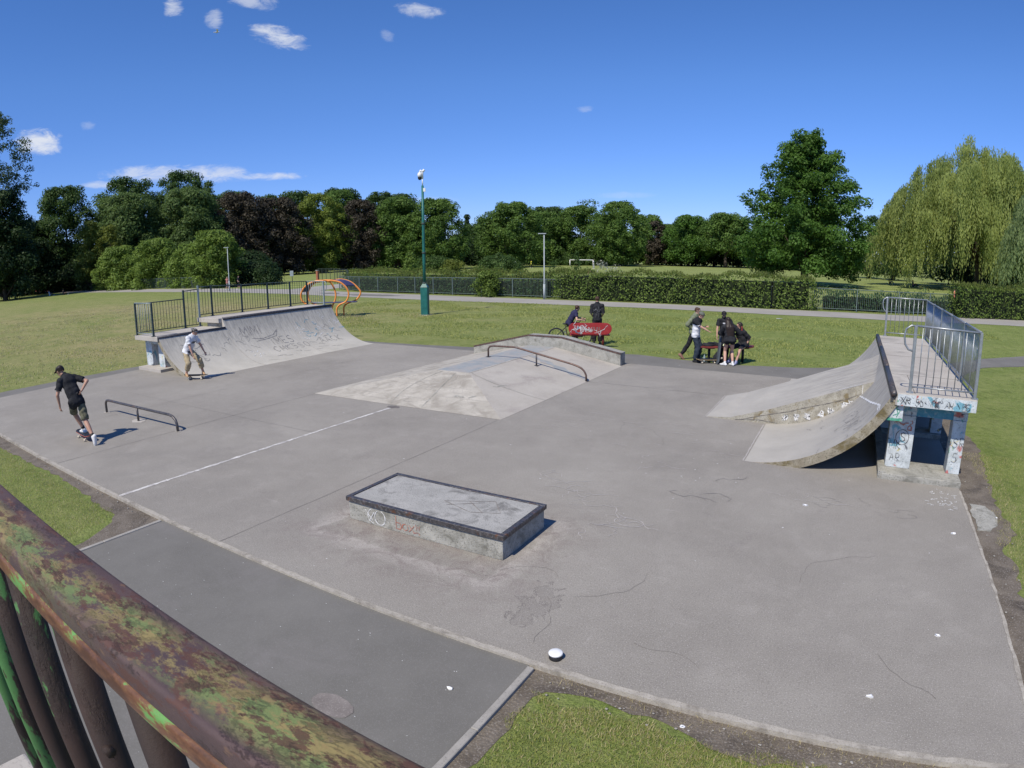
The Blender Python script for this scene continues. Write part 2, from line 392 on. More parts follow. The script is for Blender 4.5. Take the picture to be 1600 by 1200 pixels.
def wob(poly, amp, step=.25, seed=0, keep=()):
    """re-sample a polygon outline with an uneven edge"""
    r = random.Random(seed); out = []
    n = len(poly)
    for i in range(n):
        a, b = Vector(poly[i]), Vector(poly[(i + 1) % n])
        k = max(1, int((b - a).length / step)); d = (b - a).normalized(); nn = Vector((-d.y, d.x))
        for j in range(k):
            p = a.lerp(b, j / k)
            if i not in keep: p += nn * r.uniform(-amp, amp)
            out.append((p.x, p.y))
    return out

def sheet(name, poly, z, mat, amp=0, step=.25, seed=0, keep=(), thick=None, tagit=True):
    poly = wob(poly, amp, step, seed, keep) if amp else poly
    from mathutils.geometry import tessellate_polygon
    ar = sum(poly[i - 1][0] * poly[i][1] - poly[i][0] * poly[i - 1][1] for i in range(len(poly)))
    if ar < 0: poly = poly[::-1]
    P3 = [Vector((x, y, 0)) for x, y in poly]; n = len(poly); F = []
    for a, b, c in tessellate_polygon([P3]):
        cr_ = (P3[b] - P3[a]).cross(P3[c] - P3[a]).z
        F.append((a, b, c) if cr_ > 0 else (a, c, b))
    vs = [(x, y, z) for x, y in poly]
    if thick:
        vs += [(x, y, z - thick) for x, y in poly]; F += [(n + i, n + (i + 1) % n, (i + 1) % n, i) for i in range(n)]
    me = bpy.data.meshes.new(name); me.from_pydata(vs, [], F); me.update(); me.materials.append(mat)
    o = link_mesh(name, me)
    if tagit: o['kind'] = 'structure'
    return o

SX0, SX1, SY0, SY1 = -20.9, 2.06, 4.11, 18.9
# main slab: a real step, laid as bays with open joints modelled as thin dark strips
sheet('skate_slab', [(SX0, SY0), (SX1, SY0), (SX1, SY1), (SX0, SY1)], 0.0, CONC, thick=.3)
# rough lighter nosing along the front and right edge
sheet('slab_edging', [(SX0, SY0 - .012), (SX1 + .012, SY0 - .012), (SX1 + .012, SY0 + .05), (SX0, SY0 + .045)], .004, EDGE, amp=.012, step=.12, seed=3, keep=(0, 1), thick=.09)
sheet('slab_edging', [(SX1 - .03, SY0 + .08), (SX1 + .012, SY0 + .08), (SX1 + .012, 10.5), (SX1 - .025, 10.5)], .004, EDGE, amp=.01, step=.12, seed=4, thick=.09)
# tarmac skirt behind and left of the slab
sheet('tarmac_apron', [(-22.0, 5.3), (SX0, 4.9), (SX0, SY1), (SX1, SY1), (SX1, 18.0), (3.3, 21.2), (5.0, 24.75), (6.95, 26.2), (14, 30.6), (28, 38), (28, 40.6), (13, 32.9), (7.7, 29.3), (5.4, 27.1), (2.6, 23.4), (.6, 22.1), (-.25, 21.7), (-1.46, 21.0), (-3.47, 20.5), (-5.45, 20.65), (-6.96, 20.95), (-10, 20.3), (-13.1, 19.8), (-15.6, 19.45), (-18.6, 19.35), (-21.75, 19.35), (-21.8, 11.1), (-22.0, 8.5)], -.028, TARMAC, amp=.03, step=.4, seed=5, thick=.2)
# tarmac path running up to the front of the slab between two kerbs
sheet('tarmac_path', [(-8.0, -9), (-2.21, -9), (-2.21, SY0), (-8.0, SY0)], -.022, TARMAC, thick=.2)
k = MB()
for i in range(14):
    y1 = SY0 - .04 - i * .915
    k.b2((-8.06, y1 - .91, -.2), (-8.0, y1, -.008), bev=.006); k.b2((-2.21, y1 - .91, -.2), (-2.145, y1, -.008), bev=.006)
struct('path_kerb', k, KERB)
# far footpath
near = [(-230, 62), (-150, 51), (-120, 48.8), (-90, 47.2), (-66, 45.6), (-52, 43.6), (-39.4, 41), (-28, 39.3), (-20, 39.3), (-13.3, 39.8), (-4.8, 40.1), (2.8, 41.6), (11.4, 45.6), (22, 51.5), (45, 66)]
farp = [(45, 72), (22, 56.8), (13, 51.2), (3.1, 46.0), (-5.4, 44.1), (-14.8, 43.6), (-22, 43.4), (-32, 44.2), (-44, 46.4), (-52, 48.5), (-60, 50.5), (-76, 52.2), (-107, 53.4), (-150, 58), (-230, 69)]
sheet('footpath', near + farp, -.036, TARMAC2, amp=.07, step=.8, seed=6)
sheet('field_path', [(-59, 50.2), (-52, 48.3), (-57, 62), (-62, 74), (-70, 92), (-76, 92), (-67, 74), (-62, 62)], -.032, TARMAC2, amp=.1, step=.9, seed=7)
# darker patches on the footpath
sheet('path_patch', [(-43.5, 43.5), (-40.5, 42.4), (-37, 42.3), (-35.6, 43.1), (-38, 44.0), (-42, 44.6)], -.030, TARMAC, amp=.15, step=.5, seed=8)
sheet('path_patch', [(-48.5, 45.0), (-46.4, 44.0), (-44.8, 44.1), (-45.5, 45.1), (-47.4, 45.8)], -.030, TARMAC, amp=.12, step=.5, seed=9)
# bare soil strips between turf and concrete
sheet('bare_soil', [(-22, 3.83), (-15, 3.78), (-11.34, 3.92), (-9.04, 3.78), (-8.65, 3.6), (-8.42, 3.2), (-8.22, 2.5), (-8.05, 2.4), (-8.05, SY0 + .05), (-22, SY0 + .05)], -.045, SOIL, amp=.05, step=.12, seed=10, keep=(7, 8, 9))
sheet('bare_soil', [(-2.16, SY0 + .05), (-2.16, 0), (-2.03, 0), (-2.03, 2.75), (-2.0, 3.2), (-2.0, 3.62), (-1.93, 3.86), (-1.6, 3.96), (-1.2, 3.93), (-.8, 3.86), (-.54, 3.80), (-.14, 3.76), (.3, 3.84), (.7, 3.86), (1.6, 3.8), (2.5, 3.8), (2.55, 5.2), (2.41, 6.5), (2.40, 7.2), (2.50, 7.9), (2.36, 8.4), (2.72, 9.0), (2.62, 10), (2.7, 11.5), (2.85, 13.3), (2.7, 16), (2.6, 18.3), (1.9, 18.3), (1.9, SY0 + .05)], -.045, SOIL, amp=.045, step=.12, seed=11, keep=(0, 1, 25, 26, 27))
# worn patch under the climbing shelter and the camera post
sheet('bare_soil', [(-28.9, 26.2), (-27.9, 25.9), (-26.8, 26.6), (-26.0, 27.4), (-26.3, 28.0), (-27.4, 28.2), (-28.7, 27.4)], -.044, SOIL, amp=.12, step=.2, seed=12)
# rubble lump of concrete at the right edge
o = sheet('broken_concrete', [(2.12, 9.0), (2.33, 9.0), (2.45, 9.25), (2.52, 9.7), (2.4, 10.0), (2.16, 10.05)], -.035, CONC_D, amp=.03, step=.1, seed=13, thick=.06, tagit=False)
tag(o, 'pale broken slab of old concrete lying in the bare soil right of the skate slab', 'concrete piece')

# worn patches of the surface, cracks, joints: thin sheets of their own material
def flat_strip(pts, w, z=.003):
    mb = MB(); vs = []
    for i, p in enumerate(pts):
        a = Vector(pts[max(0, i - 1)]); b = Vector(pts[min(len(pts) - 1, i + 1)]); d = (b - a).normalized(); n = Vector((-d.y, d.x))
        ww = w * (rnd.uniform(.6, 1.3) if len(pts) > 2 else 1) / 2
        vs += [(p[0] + n.x * ww, p[1] + n.y * ww, z), (p[0] - n.x * ww, p[1] - n.y * ww, z)]
    mb.add(vs, [(2 * i, 2 * i + 1, 2 * i + 3, 2 * i + 2) for i in range(len(pts) - 1)]); return mb
def join(mbs):
    m = MB()
    for q in mbs: m.add(q.v, q.f)
    return m
def jline(x0, y0, x1, y1, n=30, j=.006):
    return [(x0 + (x1 - x0) * i / n + rnd.uniform(-j, j), y0 + (y1 - y0) * i / n + rnd.uniform(-j, j)) for i in range(n + 1)]
def walk(x, y, a, n, st=.09, tn=.5):
    p = [(x, y)]
    for _ in range(n):
        a += rnd.uniform(-tn, tn); x += math.cos(a) * st; y += math.sin(a) * st; p.append((x, y))
    return p
cr = [flat_strip(jline(-6.70, SY0 + .02, -6.70, 11.0), .007), flat_strip(jline(-12.2, SY0 + .02, -12.2, 11.0), .009),
      flat_strip(jline(-6.6, 15.65, 1.0, 15.6, 60), .007), flat_strip(jline(-15.0, SY0 + .1, -15.0, 18.8, 60), .006),
      flat_strip(jline(-17.2, 8.4, -9.5, 8.4, 60), .005)]
for (x, y, a, n) in ((-2.66, 5.6, 1.9, 9), (-2.6, 5.2, -.3, 10), (-2.35, 5.3, .4, 12), (-1.5, 4.8, -.2, 8), (1.2, 4.9, 1.9, 9), (-.2, 6.6, 1.5, 16), (-8.8, 10.0, 1.0, 10), (-4.5, 12.2, .2, 14), (-3.1, 10.9, 1.3, 14), (-10.5, 9.3, .4, 12)):
    cr.append(flat_strip(walk(x, y, a, n), .0035))
struct('slab_cracks', join(cr), CRACK)
struct('slab_joint', join([flat_strip(jline(-2.9, 13.3, -1.6, 13.1, 12), .012), flat_strip(jline(-2.86, 13.38, -2.87, 15.67, 20), .02), flat_strip(jline(-1.56, 10.64, -1.57, 13.2, 20), .025), flat_strip(jline(-1.56, 10.62, -.6, 10.6, 12), .02), flat_strip(jline(-6.6, 15.7, -3.2, 15.62, 30), .018)]), JOINT)
struct('white_line', join([flat_strip(jline(-9.46, SY0 + .03, -9.45, 10.86, 90, .008), .072, .004)]), LINE)
# oil-dark blots and the cracked star-shaped patch
def blot(cx, cy, rx, ry, z, seed, n=22, spike=.25):
    r = random.Random(seed); return [(cx + rx * (1 + r.uniform(-spike, spike)) * math.cos(2 * math.pi * i / n), cy + ry * (1 + r.uniform(-spike, spike)) * math.sin(2 * math.pi * i / n)) for i in range(n)]
sheet('stain_patch', blot(-3.3, 2.78, .21, .12, 0, 1, 26, .05), -.018, STAIN)
sheet('stain_patch', blot(-9.43, 10.88, .17, .10, 0, 3), .005, CRACK)
# ------------------------------------------------------------------ stroke lettering laid on surfaces
FONT = {
 'b': [[(0, 1), (0, 0), (.4, 0), (.5, .25), (.4, .5), (0, .5)]], 'o': [[(.25, 0), (0, .15), (0, .4), (.25, .55), (.5, .4), (.5, .15), (.25, 0)]],
 'x': [[(0, 0), (.5, .55)], [(0, .55), (.5, 0)]], 'w': [[(0, .55), (.12, 0), (.25, .4), (.38, 0), (.5, .55)]], 'X': [[(0, 0), (.55, 1)], [(0, 1), (.55, 0)]],
 'O': [[(.3, 0), (.05, .2), (0, .5), (.05, .8), (.3, 1), (.55, .8), (.6, .5), (.55, .2), (.3, 0)]], 'S': [[(.5, .85), (.3, 1), (.05, .85), (.1, .6), (.45, .42), (.5, .15), (.25, 0), (0, .12)]],
 'M': [[(0, 0), (.05, 1), (.3, .3), (.55, 1), (.6, 0)]], 'W': [[(0, 1), (.15, 0), (.32, .7), (.5, 0), (.68, 1)]], 'I': [[(.2, 0), (.2, 1)]], 'T': [[(0, 1), (.6, 1)], [(.3, 1), (.3, 0)]],
 'E': [[(.5, 1), (0, 1), (0, 0), (.5, 0)], [(0, .5), (.4, .5)]], 'A': [[(0, 0), (.28, 1), (.56, 0)], [(.1, .38), (.46, .38)]], 'C': [[(.5, .85), (.28, 1), (0, .7), (0, .3), (.28, 0), (.5, .15)]],
 'K': [[(0, 0), (0, 1)], [(.5, 1), (0, .45), (.5, 0)]], 'G': [[(.5, .85), (.28, 1), (0, .7), (0, .3), (.28, 0), (.52, .2), (.52, .45), (.3, .45)]], '5': [[(.5, 1), (.08, 1), (.05, .58), (.35, .6), (.5, .3), (.3, 0), (0, .1)]],
 'm': [[(0, 0), (0, .5), (.15, .55), (.25, .4), (.25, 0)], [(.25, .4), (.38, .55), (.5, .4), (.5, 0)]], 'i': [[(.1, 0), (.1, .55)], [(.1, .72), (.1, .78)]], 's': [[(.4, .48), (.2, .55), (.05, .42), (.35, .2), (.25, 0), (0, .06)]],
 'D': [[(0, 0), (0, 1), (.3, 1), (.55, .7), (.55, .3), (.3, 0), (0, 0)]], 'R': [[(0, 0), (0, 1), (.4, 1), (.5, .75), (.4, .5), (0, .5), (.5, 0)]], 'U': [[(0, 1), (.02, .2), (.25, 0), (.5, .2), (.52, 1)]], 'N': [[(0, 0), (0, 1), (.5, 0), (.5, 1)]],
 'L': [[(0, 1), (0, 0), (.45, 0)]], 'Y': [[(0, 1), (.27, .5), (.54, 1)], [(.27, .5), (.27, 0)]], 'B': [[(0, 0), (0, 1), (.4, .95), (.42, .6), (0, .52), (.5, .4), (.5, .1), (0, 0)]], 'P': [[(0, 0), (0, 1), (.45, .95), (.48, .6), (0, .5)]], 'H': [[(0, 0), (0, 1)], [(.5, 0), (.5, 1)], [(0, .5), (.5, .5)]], ' ': []}
def text_strokes(txt, u0, v0, h, jit=.04, adv=.78, slant=.0, flip=False, rg=rnd):
    out = []; x = 0
    for ch in txt:
        for st in FONT.get(ch, []):
            out.append([(u0 + (x + p[0] + slant * p[1] + rg.uniform(-jit, jit)) * h * (-1 if flip else 1), v0 + (p[1] + rg.uniform(-jit, jit)) * h) for p in st])
        x += adv * (.55 if ch in 'iI ' else 1)
    return out
def lay(strokes, fn, w, off=.004, mb=None):
    """ribbons on a surface; fn(u,v) -> (pos, normal)"""
    mb = mb or MB()
    for st in strokes:
        pts = []
        for a, b in zip(st[:-1], st[1:]):
            L = math.hypot(b[0] - a[0], b[1] - a[1]); n = max(1, int(L / .06))
            pts += [(a[0] + (b[0] - a[0]) * i / n, a[1] + (b[1] - a[1]) * i / n) for i in range(n)]
        pts.append(st[-1]); mb.k = getattr(mb, 'k', 0) + 1; o2 = off + (mb.k % 14) * .0004
        if len(pts) < 2: continue
        P = [fn(*p) for p in pts]; vs = []
        for i, (p, n) in enumerate(P):
            t = P[min(i + 1, len(P) - 1)][0] - P[max(i - 1, 0)][0]
            if t.length < 1e-7: t = Vector((1, 0, 0))
            s = t.cross(n).normalized() * (w / 2 * (.75 + .45 * math.sin(i * 1.7 + mb.k * 2.3)) if 1 < i < len(P) - 2 else w / 2 * .6); q = p + n * o2
            vs += [q + s, q - s]
        mb.add(vs, [(2 * i, 2 * i + 1, 2 * i + 3, 2 * i + 2) for i in range(len(P) - 1)])
    return mb
def squiggle(u, v, s, n=7, rg=rnd):
    p = []; a = rg.uniform(0, 6.28)
    for _ in range(n):
        a += rg.uniform(-1.6, 1.6); u += math.cos(a) * s; v += math.sin(a) * s * .8; p.append((u, v))
    return p

def arc_profile(z1, Rr, n=18):
    """(run, z) of a circular transition from 0,0 up to z1"""
    am = math.acos((Rr - z1) / Rr)
    return [(Rr * math.sin(am * i / n), Rr - Rr * math.cos(am * i / n)) for i in range(n + 1)]
RR = 2.6
def quarter(mb, x0, sgn, y0, y1, z1, thick=.16, mi=0, mside=1):
    top = arc_profile(z1, RR); n = len(top); bot = []
    for i, (r, z) in enumerate(top):
        a = math.asin(min(1, r / RR)); bot.append((r + math.sin(a) * thick, max(-.02, z - math.cos(a) * thick)))
    ys = [y0 + (y1 - y0) * k / 12 for k in range(13)]
    vs = []
    for y in ys: vs += [(x0 + sgn * r, y, z) for r, z in top]
    m = len(ys)
    mb.add(vs, [(j * n + i, j * n + i + 1, (j + 1) * n + i + 1, (j + 1) * n + i) for j in range(m - 1) for i in range(n - 1)], mi, True)
    vb = [(x0 + sgn * r, y, z) for y in (y0, y1) for r, z in bot]
    mb.add(vb, [(i, i + 1, n + i + 1, n + i) for i in range(n - 1)], mside, True)
    for y, k in ((y0, 0), (y1, 1)):
        vs = [(x0 + sgn * r, y, z) for r, z in top] + [(x0 + sgn * r, y, z) for r, z in bot]
        mb.add(vs, [(i, i + 1, n + i + 1, n + i) for i in range(n - 1)], mside)
def qfn(x0, sgn):
    def f(u, v):  # u along y, v = arc length up from toe
        a = max(0.0, v) / RR
        return Vector((x0 + sgn * RR * math.sin(a), u, RR - RR * math.cos(a))), Vector((-sgn * math.sin(a), 0, math.cos(a)))
    return f
def rail_panel(parent, a, b, z0, z1, mat, bar=.008, sp=.12, rail=.022, name='rail_panel', label=None):
    """framed panel of upright bars from a to b (xy); z0/z1 bottom and top rail heights"""
    a = Vector(a); b = Vector(b); d = b - a; L = d.length; mb = MB()
    zz0 = z0 if isinstance(z0, tuple) else (z0, z0); zz1 = z1 if isinstance(z1, tuple) else (z1, z1)
    mb.tube([(a.x, a.y, zz1[0]), (b.x, b.y, zz1[1])], rail, 8, flat=.8); mb.tube([(a.x, a.y, zz0[0]), (b.x, b.y, zz0[1])], rail * .8, 8, flat=.8)
    n = int(L / sp)
    for i in range(1, n):
        t = i / n; p = a.lerp(b, t); q0 = zz0[0] + (zz0[1] - zz0[0]) * t; q1 = zz1[0] + (zz1[1] - zz1[0]) * t
        mb.tube([(p.x, p.y, q0), (p.x, p.y, q1)], bar, 6)
    return mb.build(name, mat, parent, label)
def post(parent, x, y, z0, z1, mat, w=.05, name='rail_post'):
    mb = MB(); mb.box((x, y, (z0 + z1) / 2), (w, w, z1 - z0), bev=.006); mb.box((x, y, z0 + .008), (w * 2.1, w * 2.1, .016)); return mb.build(name, mat, parent)
def railing(parent, label=None):
    e = bpy.data.objects.new('guard_railing', None); e.parent = parent; COL.objects.link(e)
    if label: e['label'] = label
    return e

# ------------------------------------------------------------------ right ramp
rr = thing('skate_ramp', 'concrete quarter pipe with galvanised railing and graffiti columns, right of the slab', 'skate ramp', (.8, 14.7, 0))
FACE_R = ramp_face('right_ramp_face', (.33, .31, .275), (.42, .395, .35), 0, 1)
q = MB(); quarter(q, -1.53, 1, 10.62, 18.8, 1.44)
q.build('transition', [FACE_R, CONC_DIRT], rr)
WSIDE = surf('wedge_side_concrete', (.24, .22, .18), (.42, .40, .34), 7, (.12, .11, .09), 40, .7, (.20, .16, .09), 4, .55, .66, .9, .7, 60, bdist=.01)
w = MB()   # flat bank wedge laid over the middle of the transition
nearp = [(-2.84, .001), (-2.3, .05), (-1.52, .30), (-.49, .69), (.35, 1.01), (.58, 1.09), (.75, 1.22)]
farpf = [(-2.84, .001), (-2.3, .14), (-1.52, .43), (-.49, .83), (.35, 1.14), (.6, 1.25), (.75, 1.34)]
K = len(nearp)
vs = [(x, 13.35, z) for x, z in nearp] + [(x, 15.67, z) for x, z in farpf]
w.add(vs, [(i, i + 1, K + i + 1, K + i) for i in range(K - 1)], 0)
for yy, pr in ((13.35, nearp), (15.67, farpf)):
    w.add([(x, yy, z) for x, z in pr] + [(x, yy, -.02) for x, z in pr], [(i, i + 1, K + i + 1, K + i) for i in range(K - 1)], 1)
w.build('bank_wedge', [FACE_R, WSIDE], rr)
# darker lip band and crack along the wedge side
def wside(u, v): return Vector((u, 13.35, v)), Vector((0, -1, 0))
lay([[(-2.1, .02), (-1.6, .17), (-1.1, .30), (-.7, .44), (-.3, .56), (.1, .70), (.3, .80)], [(-2.2, .01), (-1.7, .06), (-1.3, .03)]], wside, .015, .004).build('crack', CRACK, rr)
wp = MB(); lay([[(.37, 1.0), (.37, .80)]], wside, .02, .005, wp)
for u, v in ((-1.15, .17), (-.92, .2), (-.7, .25), (-.42, .34), (-.22, .40), (.05, .55), (.18, .62)):
    rg = random.Random(int(u * 100)); lay([[(u + rg.uniform(-.07, .07), v + rg.uniform(-.07, .07)) for _ in range(6)] for _ in range(4)], wside, .026, .005, wp)
fr = qfn(-1.53, 1)
lay([[(13.33, 2.07), (12.8, 2.17), (12.3, 2.26), (11.87, 2.33), (11.3, 2.46), (10.97, 2.53), (10.72, 2.50), (10.75, 2.38)], [(11.1, 2.5), (10.8, 2.46)], [(12.0, 2.31), (11.5, 2.42)]], fr, .04, .005, wp)
lay([[(13.33, .0), (14.4, .0)]], lambda u, v: (Vector((u * 0 + .37 - (u - 13.33) * .5, u * 0 + 13.36 + (u - 13.33) * .06, 1.02 - (u - 13.33) * .19)), Vector((-.36, 0, .93))), .035, .006, wp)
wp.build('marking', INK_W, rr)
gk = MB()
rg = random.Random(5)
for _ in range(26): lay([squiggle(rg.uniform(10.9, 13.1), rg.uniform(1.0, 2.3), .07, 5, rg)], fr, .014, .004, gk)
lay(text_strokes('MRKS', 11.2, 1.7, .34, .05, rg=rg), fr, .016, .004, gk)
gk.build('marking', INK_G, rr)
cp = MB()
for i, (y0, y1) in enumerate(((10.58, 13.2), (13.22, 16.1), (16.12, 18.82))):
    zz = 1.44 + (.0, .018, .008)[i]
    cp.tube([(.80, y0, zz - .02), (.80, y1, zz - .02)], .052, 10)
cp.b2((.75, 10.6, 1.30), (.80, 18.8, 1.40)); cp.build('coping', STEEL_D, rr)
d = MB(); d.b2((.83, 10.6, 1.24), (2.14, 18.8, 1.44)); d.build('deck', CONC_L, rr, bevel=.012)
fa = MB(); fa.b2((.86, 10.585, 1.245), (2.13, 10.598, 1.425)); fa.build('deck_fascia', GRAF, rr)
js = MB()
for y in (12.4, 14.9, 17.2): js.b2((.86, y, 1.438), (2.12, y + .012, 1.443))
js.b2((1.13, 10.65, 1.438), (1.14, 12.4, 1.4428)); js.build('joint', CRACK, rr)
for y in (11.02, 13.7, 16.3, 18.45):
    cb = MB(); cb.b2((.82, y, .1), (1.24, y + .3, 1.0)); cb.build('column', GRAF, rr, bevel=.01)
    cb = MB(); cb.b2((1.86, y, .1), (2.09, y + .3, 1.0)); cb.build('column', GRAF, rr, bevel=.01)
    cb = MB(); cb.b2((.84, y + .02, 1.003), (2.1, y + .28, 1.237)); cb.build('beam', GRAF, rr)
    cb = MB(); cb.b2((.76, y - .4 if y < 12 else y - .1, -.01), (2.08, y + .45, .1)); cb.build('plinth', CONC_D, rr, bevel=.012)
sd = MB(); sd.prism([(.62, .98), (.98, .98), (.98, 1.235), (.80, 1.235), (.70, 1.15)], 10.66, 10.95, 'y'); sd.build('end_block', GRAF, rr)
fbn = MB(); fbn.b2((.70, 10.64, -.02), (.84, 18.7, .12)); fbn.build('footing', CONC_D, rr)
# tags on the columns
def colf(u, v): return Vector((u, 11.018, v)), Vector((0, -1, 0))
def blkf(u, v): return Vector((u, 10.658, v)), Vector((0, -1, 0))
def fasf(u, v): return Vector((u, 10.583, v)), Vector((0, -1, 0))
tk = MB()
lay([[(1.05 + .11 * math.cos(a), .63 + .13 * math.sin(a)) for a in [i * .4 for i in range(17)]]], colf, .013, .003, tk)
lay(text_strokes('S', 1.02, .56, .15, .01), colf, .018, .003, tk)
lay(text_strokes('MK', .85, .42, .15, .04), colf, .012, .003, tk); lay(text_strokes('AR', .88, .22, .13, .05), colf, .01, .003, tk)
lay(text_strokes('SR', 1.90, .55, .16, .05), colf, .012, .003, tk); lay(text_strokes('5', 1.93, .3, .16, .05), colf, .012, .003, tk)
for i, tx in enumerate(('XR', 'SO', 'MK', 'AH', 'ES')): lay(text_strokes(tx, .90 + i * .245 + rg.uniform(-.02, .02), 1.265, rg.uniform(.09, .13), .14, .6), fasf, .012, .003, tk)
for i in range(9): lay([[(.92 + i * .13 + rg.uniform(-.04, .04), 1.335 + rg.uniform(-.06, .06)) for _ in range(4)]], fasf, .012, .003, tk)
tk.build('lettering', INK_K, rr)
tb = MB(); lay(text_strokes('SOKE', 1.26, 1.03, .16, .04, .85), lambda u, v: (Vector((u, 11.038, v)), Vector((0, -1, 0))), .03, .003, tb)
tb.b2((1.24, 11.036, 1.0), (1.86, 11.0385, 1.235)); tb.build('marking', INK_B, rr)
tb = MB(); lay([squiggle(1.12, .88, .06, 8, rg), squiggle(1.14, .84, .05, 8, rg)], colf, .03, .004, tb); tb.build('marking', INK_R, rr)
tb = MB(); tb.b2((.64, 10.654, .975), (.975, 10.657, 1.02)); lay([[(.70, 1.05), (.78, 1.12), (.74, 1.17), (.86, 1.2), (.9, 1.1), (.82, 1.06)], [(.88, 1.04), (.93, 1.15), (.86, 1.18)]], blkf, .022, .003, tb); tb.build('marking', INK_N, rr)
rl = railing(rr)
for x, y, z1 in ((1.05, 10.7, 2.5), (2.10, 10.7, 2.47), (2.10, 12.3, 2.48), (2.10, 13.9, 2.48), (2.10, 15.5, 2.49), (2.10, 17.1, 2.5), (2.10, 18.72, 2.5), (1.0, 18.72, 2.5)): post(rl, x, y, 1.44, z1, GALV)
rail_panel(rl, (1.05, 10.7), (2.10, 10.7), 1.54, (2.5, 2.47), GALV, .008, .115)
ys = [10.7, 12.3, 13.9, 15.5, 17.1, 18.72]
for a, b in zip(ys[:-1], ys[1:]): rail_panel(rl, (2.10, a + .03), (2.10, b - .03), 1.54, 2.475, GALV, .008, .11)
rail_panel(rl, (1.0, 18.72), (2.10, 18.72), 1.54, 2.5, GALV, .008, .12)
for y in (10.7, 18.72):
    h = MB(); h.tube([(1.05, y, 2.49), (.98, y, 2.5), (.90, y, 2.44), (.88, y, 2.33), (.90, y, 2.2), (.96, y, 2.12), (1.04, y, 2.1)], .016, 8); h.build('end_hoop', GALV, rl)

STEEL_N = surf('navy_worn_steel', (.035, .035, .045), (.085, .085, .10), 14, (.26, .25, .25), 30, .3, rough=.5, bump=.2, metal=.3)
# ------------------------------------------------------------------ left ramp
lr = thing('skate_ramp', 'long concrete quarter pipe with dark railing and stepped deck, behind the crouching skater', 'skate ramp', (-19.6, 14.7, 0))
FACE_L = ramp_face('left_ramp_face', (.37, .35, .305), (.47, .445, .39), 0, 1, (15.2, 19.0))
XT = -17.2
q = MB(); quarter(q, XT, -1, 10.65, 13.36, 1.18); q.build('low_transition', [FACE_L, CONC_DIRT], lr)
q = MB(); quarter(q, XT, -1, 13.36, 18.8, 1.50); q.build('high_transition', [FACE_L, CONC_L], lr)
xl, xh = XT - math.sqrt(RR**2 - (RR - 1.18)**2), XT - math.sqrt(RR**2 - (RR - 1.5)**2)
cp = MB(); cp.tube([(xl, 10.63, 1.165), (xl, 13.34, 1.165)], .05, 10); cp.tube([(xh, 13.38, 1.485), (xh, 18.82, 1.485)], .05, 10); cp.b2((xl - .02, 10.64, 1.02), (xl + .035, 13.34, 1.15)); cp.b2((xh - .02, 13.38, 1.34), (xh + .035, 18.8, 1.47)); cp.build('coping', STEEL_N, lr)
d = MB(); d.b2((-21.0, 10.62, 1.03), (xl - .03, 13.36, 1.18)); d.build('low_deck', CONC_L, lr, bevel=.01)
d = MB(); d.b2((-21.0, 13.22, 1.34), (xh - .03, 18.8, 1.50)); d.build('high_deck', CONC_L, lr, bevel=.01)
d = MB(); d.b2((-20.5, 13.34, 1.18), (xh - .02, 13.5, 1.338)); d.build('step_wall', CONC_D, lr)
for y in (11.0, 13.6, 16.2, 18.35):
    cb = MB(); cb.b2((-20.98, y, .1), (-20.55, y + .3, 1.02)); cb.build('column', GRAF, lr, bevel=.01)
    cb = MB(); cb.b2((-20.1, y, .1), (-19.72, y + .3, 1.02)); cb.build('column', GRAF, lr, bevel=.01)
    cb = MB(); cb.b2((-20.95, y + .02, .86), (-19.5, y + .28, 1.028)); cb.build('beam', GRAF, lr)
    cb = MB(); cb.b2((-21.0, y - .35 if y < 12 else y - .1, -.01), (-19.45, y + .45, .1)); cb.build('plinth', CONC_L, lr, bevel=.01)
fl = qfn(XT, -1); rg = random.Random(8)
gk = MB()
# up the slope is v; reading direction seen from the slab runs toward +y
lay(text_strokes('MIMI', 13.9, 2.1, .42, .05, .7, rg=rg), fl, .04, .004, gk)
lay([[(14.2, 1.95), (14.6, 1.86), (15.2, 1.98), (15.5, 2.2), (15.3, 1.9), (14.8, 1.82), (14.3, 1.78)]], fl, .035, .004, gk)
lay(text_strokes('iMES', 14.9, 1.45, .38, .05, .8, rg=rg), fl, .035, .004, gk)
lay(text_strokes('CMK5SO', 14.7, 1.0, .34, .05, .85, rg=rg), fl, .03, .004, gk)
lay(text_strokes('AACK', 17.0, 1.05, .36, .05, .85, rg=rg), fl, .03, .004, gk)
gk.build('lettering', INK_G, lr)
gk = MB()
for _ in range(24): lay([squiggle(rg.uniform(10.8, 18.4), rg.uniform(.8, 2.3), rg.uniform(.06, .13), 6, rg)], fl, .02, .0035, gk)
for _ in range(7): lay([[(u := rg.uniform(13.5, 18), v := rg.uniform(.25, .9)), (u + rg.uniform(.2, .5), v - rg.uniform(0, .1))]], fl, .02, .0035, gk)
for _ in range(24): lay([squiggle(rg.uniform(10.8, 12.6), rg.uniform(1.2, 2.2), .10, 6, rg)], fl, .022, .0035, gk) if rg.random() < .5 else None
gk.build('marking', INK_G, lr)
sm = MB(); lay([[(13.36, v * .1) for v in range(0, 24)]], fl, .03, .005, sm); lay([[(16.3, v * .1) for v in range(0, 26)]], fl, .02, .0045, sm); sm.build('joint', CONC_L, lr)
gw = MB()
for _ in range(22): lay([squiggle(rg.uniform(16.2, 18.5), rg.uniform(1.3, 2.5), .09, 5, rg)], fl, .02, .0045, gw)
for _ in range(6): lay([squiggle(rg.uniform(13.45, 14.2), rg.uniform(.7, 1.4), .06, 4, rg)], fl, .03, .0045, gw)
gw.build('marking', INK_W, lr)
gb = MB()
for _ in range(12): lay([squiggle(rg.uniform(16.6, 18.7), rg.uniform(1.3, 2.4), .09, 5, rg)], fl, .03, .004, gb)
gb.build('marking', INK_B, lr)
rl = railing(lr)
